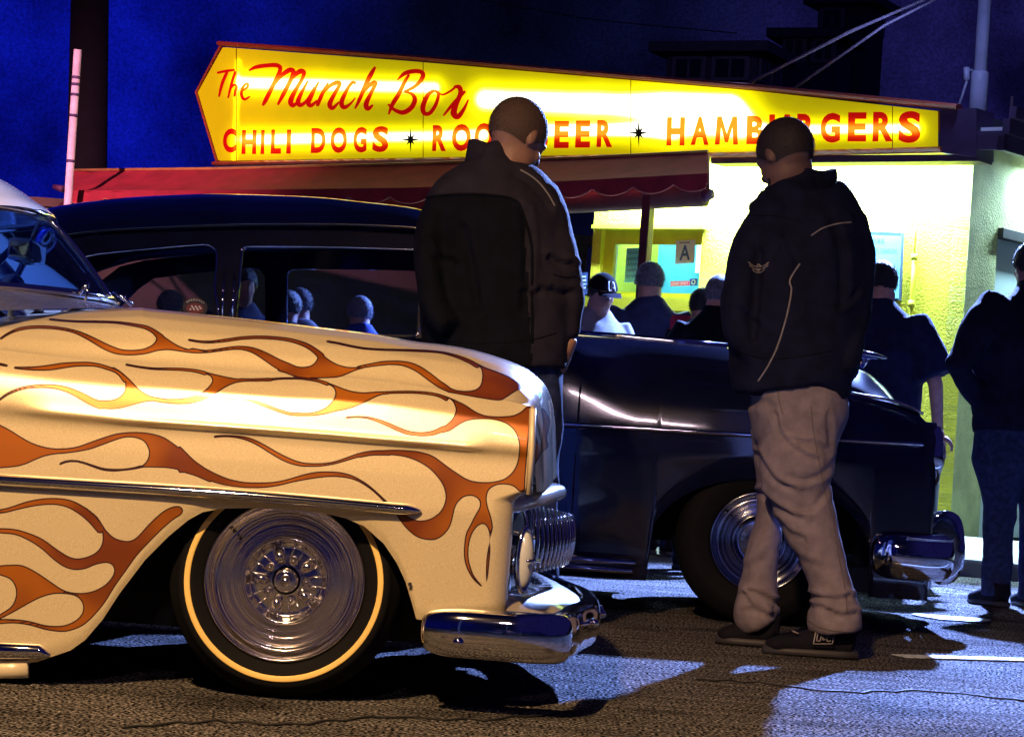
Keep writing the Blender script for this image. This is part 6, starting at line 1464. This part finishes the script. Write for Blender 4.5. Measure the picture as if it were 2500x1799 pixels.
    if cap is not None:
        P_ = [[np.asarray(hc) + ((np.array([math.sin(t_) * math.cos(p_) * .090, math.sin(t_) * math.sin(p_) * .108, .015 + math.cos(t_) * .105])) * s) @ ax for p_ in np.linspace(0, 2 * PI, 32, endpoint=False)] for t_ in np.linspace(.01, 1.48, 14)]
        co = put('cap', Geo().grid(P_, closev=True), cap, rt)
        dr = 1 
        P_ = [[np.asarray(hc) + (np.array([x, .095 + dd * .075 * math.sqrt(max(0, 1 - (x / .085) ** 2)), .018 - dd * .022 - .3 * x * x]) * s) @ ax for dd in (0, .5, 1)] for x in np.linspace(-.082, .082, 13)]
        g = Geo(); g.grid(P_); put('brim', g, cap, co)
    if glasses:
        g = Geo()
        for sg_ in (-1, 1):
            g.tube([P(.032 * sg_ + .024 * math.cos(t_), .100, -.006 + .017 * math.sin(t_)) for t_ in np.linspace(0, 2 * PI, 17)[:-1]], .002, n=6, close=True); g.tube([P(.056 * sg_, .098, .0), P(.082 * sg_, .0, .0)], .002, n=6)
        put('glasses', g, BLKJ, rt)
    return rt, ax, P, hc

# ------------------------------------------------ man on the right (khaki trousers)
dR = 8.45
def R5(x, y): return (1700 + x / 2.72, 250 + y / 2.72)
def RZ6(x, y): return (1750 + x / 2.04, 850 + y / 2.04)
fr = ground_at(1935, 1600); fr = W(1935, 1590, dR); fr[2] = 0
man = root('person', fr, 'big man in dark navy jacket and baggy khaki trousers standing beside the sedan', 'person')
sk = Geo()
hc = W(*R5(588, 344), dR); fdir = np.array([-.62, .78, 0]); s_ = 1.12
ax, P = head_geo(sk, hc, fdir, s_, .50)
ptube(sk, [(*R5(596, 330), .0, 57, .082), (*R5(622, 450), .0, 56, .078), (*R5(655, 570), .01, 52, .072), (*R5(700, 740), .02, 50, .07)], dR)
sk.ball(P(0, .045, -.088), np.array([.052, .05, .04]) * s_, ax=ax)
ptube(sk, [(*R5(710, 720), .02, 70, .09), (*R5(690, 1000), 0, 120, .12), (*R5(680, 1500), 0, 130, .13)], dR)
for pts in ([(1925, 900, .03, 38, .06), (1885, 1200, .14, 18, .04), (1852, 1440, .18, 14, .03), (1850, 1560, .18, 14, .03)], [(1975, 900, -.05, 38, .06), (1975, 1200, -.08, 25, .05), (2010, 1560, -.1, 16, .035)]): ptube(sk, pts, dR)
SKIN3 = mat('dusky_skin', (.17, .095, .08), .5, var=.12, vscale=30, bump=.15, bscale=200)
bo = put('body', remesh(sk, .009, 4, 'body'), SKIN3, man)
# stubble cap and beard follow the skull
hair_cap(hc, ax, s_, mat('shaved_hair_dark', (.028, .020, .022), .7, var=.3, vscale=150, bump=.2, bscale=300), man, thick=.003, rough=.001, strands=(9000, .006, .0006))
g = Geo(); g.ball(P(0, .060, -.100), np.array([.036, .030, .026]) * s_, ax=ax, nu=20)
for a_ in (-1, 1): g.tube([P(.050 * a_, .045, -.062), P(.030 * a_, .062, -.098)], .014, n=8)
bd = remesh(g, .008, 3, 'beard'); wrinkle(bd, .003, 60); put('beard', bd, HAIRD, man)
jk = Geo()
prof = [(735, 445, 82), (730, 500, 108), (705, 560, 165), (690, 620, 240), (725, 690, 300), (742, 760, 352), (748, 850, 392), (738, 950, 412), (722, 1060, 432), (705, 1200, 450), (688, 1350, 456), (668, 1500, 452), (655, 1632, 445), (650, 1740, 436), (650, 1830, 425), (655, 1880, 412)]
dps = [.085, .10, .12, .15, .17, .185, .20, .21, .22, .225, .235, .235, .235, .23, .225, .22]
ptube(jk, [(*R5(x, y), .02, hw / 2.72, dd) for (x, y, hw), dd in zip(prof, dps)], dR, n=36, sq=2.2)
ptube(jk, [(*R5(420, 800), -.02, 40, .10), (*R5(330, 1000), -.05, 40, .09), (*R5(290, 1250), -.08, 40, .09), (*R5(262, 1500), -.10, 34, .075), (*RZ6(200, 60), -.10, 32, .07), (*RZ6(200, 170), -.08, 28, .06), (*RZ6(205, 212), -.07, 24, .05)], dR, n=20)      # left sleeve
ptube(jk, [(*R5(1010, 780), .0, 44, .11), (*R5(1070, 1000), -.0, 40, .10), (*R5(1080, 1250), -.02, 36, .09), (*R5(1050, 1500), -.05, 34, .08), (*R5(1000, 1700), -.1, 33, .08), (*R5(980, 1800), -.12, 26, .06)], dR, n=20)   # right sleeve
ptube(jk, [(*R5(500, 650), -.02, 16, .05), (*R5(410, 676), -.05, 12, .03), (*R5(356, 688), -.07, 7, .02)], dR, n=12)                   # open collar flap
ptube(jk, [(*R5(738, 540), .03, 44, .10), (*R5(748, 470), .035, 36, .088)], dR, n=20)
ptube(jk, [(*R5(560, 660), -.02, 50, .11), (*R5(480, 800), -.02, 52, .12), (*R5(440, 980), -.02, 50, .12)], dR, n=20)
ptube(jk, [(*R5(820, 620), .0, 50, .11), (*R5(930, 760), .0, 56, .12), (*R5(960, 900), .0, 56, .12)], dR, n=20)
# skirt of the jacket drops lower on the right
ptube(jk, [(*RZ6(480, 60), .0, 95, .20), (*RZ6(530, 180), -.0, 85, .18), (*RZ6(600, 285), -.01, 40, .12)], dR, n=20)
jm = remesh(jk, .010, 5, 'jacket')
cr = [([R5(560, 900), R5(640, 1150), R5(660, 1400)], 9, .010), ([R5(900, 800), R5(960, 1000), R5(970, 1300)], 10, .012), ([R5(420, 1000), R5(400, 1300), R5(380, 1550)], 9, .010), ([R5(700, 640), R5(820, 700), R5(960, 780)], 12, .008), ([R5(300, 1380), R5(360, 1450), R5(420, 1480)], 7, .008), ([R5(1060, 1260), R5(1000, 1330), R5(940, 1360)], 7, .010)]
wrinkle(jm, .008, 5, seed=2, creases=cr); jo = put('jacket', jm, NAVY, man)
def on_surface(o, pts, off=.003):
    me = o.data; b = BASE[o.name]; bv = BVHTree.FromPolygons([v.co + b for v in me.vertices], [tuple(p.vertices) for p in me.polygons]); out = []
    for p in pts:
        d_ = ray(*p); d_ = Vector(d_ / np.linalg.norm(d_)); hit = bv.ray_cast(Vector(CAM), d_)
        if hit[0] is not None: out.append(np.array(hit[0] - d_ * off))
    return np.array(out)
def stitch(o, pts, r_, m, name, par, k=5):
    q_ = on_surface(o, cat_rom(np.array(pts, float), k), .001)
    if len(q_) > 2: put(name, Geo().tube(q_, r_, n=6), m, par)
stitch(jo, [R5(762, 886), R5(840, 836), R5(940, 806), R5(1030, 797)], .0028, PIPE, 'piping', jo)
stitch(jo, [R5(688, 1072), R5(622, 1178), R5(632, 1250), R5(605, 1400), R5(560, 1560), R5(530, 1640), RZ6(300, 0), RZ6(255, 90), RZ6(205, 165)], .0032, PIPE, 'piping', jo)
for st in ([(345, 1060), (378, 1085), (412, 1092), (450, 1085), (482, 1062)], [(352, 1080), (385, 1105), (412, 1108), (445, 1104), (478, 1080)], [(372, 1110), (395, 1128), (430, 1128), (455, 1108)], [(400, 1090), (412, 1075), (428, 1090)], [(395, 1105), (412, 1118), (430, 1105)]):
    stitch(jo, [R5(*p) for p in st], .0022, PIPE, 'embroidered_emblem', jo)
# trousers
tr = Geo()
seat = [(*RZ6(330, 130), 0, 92, .17), (*RZ6(400, 260), .0, 122, .19), (*RZ6(395, 380), .0, 112, .19), (*RZ6(385, 480), .0, 98, .17)]
ptube(tr, seat, dR, n=30, sq=2.3)
near = [(*RZ6(400, 420), -.04, 92, .15), (*RZ6(395, 540), -.06, 92, .14), (*RZ6(395, 640), -.06, 87, .13), (*RZ6(415, 740), -.06, 76, .115), (*RZ6(455, 850), -.07, 70, .105), (*RZ6(500, 980), -.08, 60, .10), (*RZ6(545, 1100), -.09, 52, .10), (*RZ6(575, 1220), -.10, 52, .105), (*RZ6(588, 1300), -.10, 62, .11), (*RZ6(588, 1372), -.10, 66, .115), (*RZ6(590, 1408), -.10, 62, .11)]
ptube(tr, near, dR, n=26, sq=2.2)
fa = [(*RZ6(330, 430), .10, 84, .13), (*RZ6(300, 600), .12, 56, .11), (*RZ6(272, 740), .14, 36, .10), (*RZ6(262, 850), .15, 32, .09), (*RZ6(235, 980), .16, 40, .09), (*RZ6(215, 1100), .17, 42, .09), (*RZ6(205, 1220), .18, 50, .10), (*RZ6(192, 1310), .18, 57, .105), (*RZ6(200, 1368), .18, 50, .10), (*RZ6(210, 1392), .18, 36, .08)]
ptube(tr, fa, dR, n=24, sq=2.1)
tm = remesh(tr, .010, 4, 'trousers')
cz = lambda pts: [RZ6(*p) for p in pts]
cr = [(cz([(290, 330), (310, 420), (370, 490), (440, 535), (500, 555)]), 5, .022), (cz([(380, 455), (430, 472), (490, 472), (540, 500)]), 4.5, .018), (cz([(200, 530), (240, 600), (300, 670), (380, 700)]), 6, .018), (cz([(560, 600), (500, 640), (420, 660), (360, 640)]), 6, .014),
      (cz([(215, 720), (290, 790), (360, 830), (430, 850)]), 6, .020), (cz([(540, 720), (480, 790), (400, 800)]), 6, .012), (cz([(300, 860), (360, 920), (430, 950)]), 6, .012), (cz([(440, 1225), (520, 1245), (600, 1250), (660, 1235)]), 5, .022), (cz([(450, 1280), (520, 1290), (560, 1310)]), 5, .018), (cz([(560, 1310), (620, 1335), (690, 1320)]), 5, .020),
      (cz([(165, 1215), (230, 1235), (300, 1270)]), 5, .022), (cz([(135, 1230), (180, 1290), (230, 1310)]), 5, .020), (cz([(150, 1300), (220, 1320), (280, 1335)]), 5, .018), (cz([(280, 1295), (300, 1330)]), 4, .014), (cz([(555, 330), (565, 430), (555, 520)]), 5, .014), (cz([(300, 210), (400, 215), (520, 225)]), 5, .008), (cz([(160, 260), (230, 262), (290, 300)]), 6, .008), (cz([(150, 1090), (220, 1060), (260, 1010)]), 7, .010), (cz([(330, 1000), (420, 1060), (520, 1090)]), 8, .010)]
cr = [(a, b * 1.25, c * .55) for a, b, c in cr]; wrinkle(tm, .0035, 8, seed=5, creases=cr); to = put('trousers', tm, KHAKI, man)
# shoes
def shoe(toe, heel, par, wd=1.0):
    u_, so = shoe_geo(toe, heel); o_ = put('shoe', remesh(u_, .008, 2, 'shoe'), SHOE, par); put('sole', so, SOLE, o_); return o_
th = ground_at(1866, 1600); th = W(1866, 1590, dR - .10); th[2] = 0; hh = W(2086, 1600, dR - .10); hh[2] = 0
ns = shoe(th, hh, man)
t2 = W(1752, 1550, dR + .2); t2[2] = 0; h2_ = W(1890, 1558, dR + .16); h2_[2] = 0; shoe(t2, h2_, man)
# side badge on the near shoe
c0_ = W(2011, 1556, dR - .19)
fb_ = lambda u, v, w_: W(1986 + 46 * u + 6 * v, 1571 - 32 * v + 0 * u, dR - .158 - w_ - .010 * (1 - v))
g = Geo()
for st in ([(0, 0), (1, 0)], [(1, 0), (1, 1)], [(1, 1), (0, 1)], [(0, 1), (0, 0)]):
    ribbon([(*st[0], .035), (*st[1], .035)], fb_, 0, .002, geo=g)
for st in ([(.14, .25), (.14, .80), (.30, .80)], [(.14, .25), (.32, .25), (.32, .8)], [(.42, .5), (.50, .28), (.60, .5), (.50, .74), (.42, .5)], [(.90, .8), (.70, .8), (.70, .22), (.90, .25)], [(.72, .5), (.88, .5)]):
    ribbon([(*p, .035) for p in st], fb_, 0, .002, geo=g)
put('badge', g, PIPE, ns)
put('lace_row', Geo().tube([W(1935, 1540, dR - .15), W(1950, 1546, dR - .15)], .003, n=6), PIPE, ns)

# ------------------------------------------------ man in the middle (behind the flame car)
dL = 8.2
def LC(x, y): return (1000 + x / 2.511, 200 + y / 2.511)
fl = W(1225, 1500, dL); fl[2] = 0
man2 = root('person', fl, 'broad man with goatee and black jacket with grey yoke behind the flame car', 'person')
sk = Geo(); hc2 = W(*LC(664, 326), dL); fd2 = np.array([.72, .66, 0]); s2 = 1.12
ax2, P2 = head_geo(sk, hc2, fd2, s2, .50)
ptube(sk, [(*LC(640, 330), .0, 54, .080), (*LC(620, 430), .0, 54, .078), (*LC(590, 540), .0, 60, .085)], dL)
sk.ball(P2(0, .03, -.07), np.array([.06, .06, .05]) * s2, ax=ax2)
ptube(sk, [(*LC(530, 600), 0, 100, .12), (*LC(540, 1000), 0, 120, .12), (*LC(540, 1500), 0, 120, .13)], dL)
for x in (1170, 1290): ptube(sk, [(x, 850, 0, 38, .06), (x, 1150, 0, 25, .05), (x, 1500, 0, 16, .035)], dL)
hg = Geo(); hand(sk, W(1392, 838, dL - .02), np.array([-.25, .1, -1]), np.array([.3, 1, 0]), np.array([1, -.3, -.1]), 1.0, .6)
put('body', remesh(sk, .008, 3, 'body'), mat('ruddy_skin', (.30, .16, .11), .5, var=.12, vscale=30, bump=.15, bscale=200), man2)
hair_cap(hc2, ax2, s2, STUB, man2, thick=.0025, rough=.001, strands=(9000, .005, .0006))
g = Geo(); g.ball(P2(0, .078, -.105), np.array([.026, .026, .03]) * s2, ax=ax2); g.tube([P2(-.026, .092, -.07), P2(0, .1, -.056), P2(.026, .092, -.07)], .006 * s2, n=8); bd = remesh(g, .006, 1, 'b'); wrinkle(bd, .004, 60); put('goatee', bd, HAIRG, man2)
jk = Geo()
prof = [(505, 395, 84), (530, 440, 118), (535, 500, 165), (525, 560, 235), (515, 630, 330), (512, 700, 400), (518, 800, 432), (525, 900, 445), (525, 1050, 460), (525, 1200, 470), (530, 1350, 470), (530, 1480, 460), (530, 1632, 450), (530, 1750, 440)]
dps = [.095, .10, .12, .14, .16, .18, .20, .21, .215, .22, .225, .23, .235, .23]
ptube(jk, [(*LC(x, y), .02, hw / 2.511, dd) for (x, y, hw), dd in zip(prof, dps)], dL, n=36, sq=2.2)
ptube(jk, [(*LC(790, 690), .0, 46, .11), (*LC(880, 850), -.0, 42, .10), (*LC(920, 1050), -.02, 44, .10), (*LC(950, 1200), -.0, 42, .09), (*LC(975, 1350), .0, 36, .08), (*LC(975, 1480), .0, 30, .07), (*LC(978, 1560), .0, 24, .055)], dL, n=20)
ptube(jk, [(*LC(230, 720), .0, 44, .11), (*LC(140, 900), -.05, 38, .10), (*LC(120, 1150), -.12, 36, .09), (*LC(160, 1400), -.16, 34, .08), (*LC(260, 1520), -.2, 28, .07)], dL, n=20)
ptube(jk, [(*LC(530, 460), .01, 46, .10), (*LC(505, 400), .015, 33, .085)], dL, n=20)
ptube(jk, [(*LC(620, 560), .0, 40, .10), (*LC(740, 660), .0, 50, .11), (*LC(800, 800), .0, 50, .11)], dL, n=20)
jm = remesh(jk, .010, 5, 'jacket')
cr = [([LC(330, 900), LC(380, 1150), LC(420, 1400)], 10, .012), ([LC(700, 800), LC(720, 1050), LC(700, 1400)], 10, .012), ([LC(860, 1080), LC(930, 1120), LC(990, 1120)], 8, .014), ([LC(700, 1290), LC(760, 1300), LC(820, 1270)], 8, .012), ([LC(860, 1280), LC(930, 1300), LC(1000, 1290)], 8, .012), ([LC(100, 1000), LC(170, 1080), LC(260, 1100)], 8, .012), ([LC(640, 560), LC(760, 640), LC(850, 760)], 9, .008)]
wrinkle(jm, .008, 5, seed=9, creases=cr)
# yoke above the seam takes the grey cloth, the rest stays black
jo2 = put('jacket', jm, BLKJ, man2); me = jo2.data; me.materials.append(GRYJ)
b_ = np.array(BASE[man2.name]); cen_ = np.array([p.center[:] for p in me.polygons]) + b_; px = project(cen_)
lx = (px[:, 0] - 1000) * 2.511; ly = (px[:, 1] - 200) * 2.511
seam = np.interp(lx, [60, 150, 300, 480, 640, 700, 760, 1040], [715, 700, 688, 692, 720, 800, 1900, 1900])
for p, a_, b2_ in zip(me.polygons, ly, seam): p.material_index = 1 if a_ < b2_ else 0
stitch(jo2, [LC(*p) for p in [(90, 712), (150, 702), (300, 690), (480, 694), (640, 722), (690, 800), (748, 1000), (750, 1300), (752, 1600)]], .005, BLKJ, 'seam_piping', jo2)
stitch(jo2, [LC(*p) for p in [(680, 540), (740, 575), (800, 625), (850, 690), (890, 760)]], .003, PIPE, 'seam_piping', jo2)
tr = Geo()
ptube(tr, [(1215, 830, 0, 150, .19), (1225, 930, 0, 130, .18), (1230, 1000, 0, 120, .15)], dL, n=28)
ptube(tr, [(1165, 950, 0, 62, .12), (1160, 1200, .02, 48, .09), (1150, 1540, .03, 48, .09)], dL, n=20)
ptube(tr, [(1310, 900, 0, 60, .12), (1325, 1050, 0, 48, .10), (1320, 1200, 0, 42, .09), (1318, 1540, .03, 44, .09)], dL, n=20)
tm = remesh(tr, .012, 3, 't'); wrinkle(tm, .007, 9, seed=1); put('trousers', tm, JEAN, man2)
for x in (1140, 1300):
    t_ = W(x + 30, 1560, dL + .25); t_[2] = 0; h_ = W(x, 1560, dL - .02); h_[2] = 0; shoe(t_, h_, man2)

# ------------------------------------------------ people by the stand
def place(sx, sy_head, d, H=None, ztop=None):
    p = W(sx, sy_head, d); z0 = gz(p[0], p[1]) if qdist(p[0], p[1]) > 1 else .15
    return np.array([p[0], p[1], z0]), (p[2] - z0)
TEE = mat('navy_tee', (.014, .018, .05), .9, spec=.1, var=.2, vscale=20, bump=.3, bscale=200)
BLUEJ = mat('dark_blue_jacket', (.015, .02, .07), .8, var=.2, vscale=20, bump=.3, bscale=200)
CAPM = mat('black_cap', (.006, .006, .010), .95, spec=.03); CAPP = mat('patterned_cap', (.20, .24, .30), .8, var=.6, vscale=50)
def per(label, sx, sy, d, yaw, *a, hs=1.0, **k):
    f0, hgt = place(sx, sy, d); return person(label, f0, (hgt) / 1.0 * 1.80 / 1.79, yaw, *a, **k)
per('heavy man in dark navy jacket, hands in pockets, at the right edge', 2530, 585, 12.2, PI + .3, NAVY, JEAN, SKIN2, HAIRD, 1.38, arms=('pocket', 'pocket'), collar=True)
per('dark-haired man in a navy T-shirt facing the menu board', 2152, 632, 13.0, PI - .35, TEE, JEAN, SKIN, HAIRD, 1.38, sleeve='short', arms=('down', 'down'), headyaw=.9 - .35, tilt=.1)
r_, ax_, P_c, hc_ = per('man in a black baseball cap with white letters and pale grey T-shirt looking down', 1466, 664, 13.9, .45, WHT_T, JEAN, SKIN2, HAIRD, 1.12, cap=CAPM, tilt=.22, arms=('front', 'front'), sleeve='short')
g = Geo(); fcap = lambda u, v, w_: np.asarray(hc_) + (np.array([(u - .5) * .05, .108 + .006 + w_ - .02 * v, .03 + .055 * v]) * .97) @ ax_
ribbon([(.1, .95, .06), (.1, .05, .06), (.5, .05, .06)], fcap, .0, .004, geo=g); ribbon([(.35, .0, .06), (.62, .9, .06), (.9, .0, .06)], fcap, .004, .008, geo=g); ribbon([(.45, .32, .05), (.8, .32, .05)], fcap, .006, .010, geo=g)
put('cap_letters', g, WHT, r_)
per('man in a patterned cap and navy jacket ordering at the service window', 1592, 636, 15.1, PI + .1, BLUEJ, JEAN, SKIN, HAIRG, 1.2, cap=CAPP, glasses=True)
rr_ = [o for o in C.objects if o.name.startswith('jacket')][-1]; rr_.data.materials.append(mat('red_sleeve_panel', (.35, .01, .05), .8))
cc_ = np.array([p.center[:] for p in rr_.data.polygons]) + np.array(BASE[rr_.name]); pc_ = project(cc_)
for p, q_ in zip(rr_.data.polygons, pc_):
    if q_[0] > 1634 + (q_[1] - 800) * -.15 and q_[1] > 770: p.material_index = 1
per('grey-haired older man in a dark jacket waiting beside the service window', 1755, 668, 13.6, PI - .5, BLKJ, JEAN, SKIN, HAIRG, 1.15, collar=True, headyaw=.2)
per('man in black standing against the wall right of the service window', 1718, 700, 15.0, PI, BLKJ, JEAN, SKIN2, HAIRD, 1.0)
per('grey-haired person seen through the sedan rear quarter glass beside the round decal', 412, 705, 13.4, PI - .6, BLUEJ, JEAN, SKIN, HAIRG, 1.0)
per('man in dark shirt seen through the sedan door glass, nearest the pillar', 596, 650, 13.4, .4, BLUEJ, JEAN, SKIN2, HAIRD, 1.0)
per('dark-haired person in black seen through the sedan door glass', 706, 706, 12.6, PI - .2, BLKJ, JEAN, SKIN2, HAIRD, 1.05)
per('grey-haired person in pale top close beside the dark-haired person in black', 738, 700, 13.3, PI + .3, WHT_T, JEAN, SKIN, HAIRG, 1.0)
per('man with cropped grey hair and blue hooded top seen through the sedan door glass', 885, 720, 12.9, PI + .4, mat('blue_hoodie', (.02, .05, .35), .85), JEAN, SKIN, mat('cropped_grey', (.22, .22, .26), .7), 1.1, collar=True)

# stand-up collars
for (c_, r0, m_, pr_, tl) in [(W(*R5(742, 530), dR + .03), .098, NAVY, man, (.05, 0)), (W(*LC(532, 476), dL + .03), .100, GRYJ, man2, (-.05, 0))]:
    P_ = []
    for i in range(36):
        a_ = 2 * PI * i / 36; dd = np.array([math.cos(a_), math.sin(a_), 0]); k_ = .012 * math.sin(2 * a_ + 1) - (.004 * dd[0] if tl[0] < 0 else 0)
        P_.append([c_ + dd * (r0 + .012) + [0, 0, -.05], c_ + dd * (r0 + .006) + [0, 0, .0], c_ + dd * r0 + [0, 0, .042 + k_], c_ + dd * (r0 - .010) + [0, 0, .046 + k_], c_ + dd * (r0 - .014) + [0, 0, .038 + k_], c_ + dd * (r0 - .008) + [0, 0, -.05]])
    put('collar', Geo().grid(P_, closeu=True), m_, pr_)

SEAM = mat('khaki_seam', (.10, .08, .085), .9)
for pts in ([(470, 290), (480, 400), (500, 520), (520, 620), (535, 700), (575, 850), (610, 1050), (640, 1200), (650, 1320)], [(300, 175), (310, 260), (330, 330)], [(440, 1345), (520, 1392), (620, 1410), (700, 1412)], [(560, 300), (540, 340), (545, 420)]):
    stitch(to, [RZ6(*p) for p in pts], .0016, SEAM, 'seam', to)
for pts in ([(300, 760), (420, 750), (560, 760), (700, 800)], [(250, 1640), (400, 1690), (600, 1700), (900, 1650)]):
    stitch(jo, [R5(*p) for p in pts], .0016, BLKJ, 'seam', jo)
for pts in ([(200, 1580), (400, 1600), (700, 1590), (900, 1540)], [(880, 1180), (960, 1200), (1030, 1190)]):
    stitch(jo2, [LC(*p) for p in pts], .0018, BLKJ, 'seam', jo2)

# ================================================================ LAMP POSTS AND CARS BEHIND THE CAMERA (seen in the chrome)
LH = mat('warm_lamp_glass', (1, .8, .5), .3, emit=(1.0, .66, .34), es=160); LPM = mat('lamp_post_grey', (.10, .10, .11), .5)
def lot_lamp(p, label, aim, m):
    p = np.asarray(p, float); a = np.asarray(aim, float) - p; a /= np.linalg.norm(a)
    e1 = np.cross(a, [0, 0, 1.0]); e1 /= np.linalg.norm(e1); e2 = np.cross(e1, a); b = p - a * .12; hz = np.array([a[0], a[1], 0]); hz /= np.linalg.norm(hz)
    ft = np.array([b[0], b[1], 0]) - hz * .6; r = root('parking_lot_lamp', ft, label, 'lamp post')
    put('pole', Geo().tube([ft, ft + [0, 0, b[2] + .1], b], [.07, .05, .03], n=14), LPM, r)
    put('lamp_head', Geo().box(b - a * .02, (.24, .18, .06), ax=[e1, e2, a], bev=.02), LPM, r)
    put('lamp_glass', Geo().box(p - a * .055, (.20, .14, .008), ax=[e1, e2, a]), m, r)
lot_lamp((-1.5, 0.6, 4.9), 'grey lamp post lighting the flame car from the camera side', (-.75, 5.6, .5), LH)
lot_lamp((-7.5, 8.0, 5.6), 'grey lamp post with pinkish light left of the flame car', (-3.6, 18.5, 2.5), mat('pink_lamp_glass', (1, .7, .8), .3, emit=(1, .5, .65), es=40))
lp3 = (-.15, -5.0, 6.4)
lot_lamp(lp3, 'added tall lamp post behind the camera, placed to streak the black sedan side', (.5, 9.6, .9), mat('streak_lamp_glass', (1, .85, .8), .3, emit=(1, .72, .85), es=150))
put('streak_panel', Geo().box(np.array(lp3) + [0, .05, .0], (.42, .02, .10)), MATS['streak_lamp_glass'], bpy.data.objects['parking_lot_lamp.002'])  # wide glowing panel added to draw out the streak on the sedan
def copy_tree(o, par=None):
    c = o.copy(); C.objects.link(c)
    if par is not None: c.parent = par
    for ch in o.children: copy_tree(ch, c)
    return c
for (x, y, a, lb) in [(-3.4, -5.0, .15, 'dark sedan parked across the lot, left of the pair mirrored in the chrome'), (3.0, -6.2, -.1, 'dark sedan parked across the lot, right of the pair mirrored in the chrome')]:
    c = copy_tree(black); c.location = (x, y, 0); c.rotation_euler[2] = PI + a; c['label'] = lb; c['group'] = 'sedans parked across the lot'
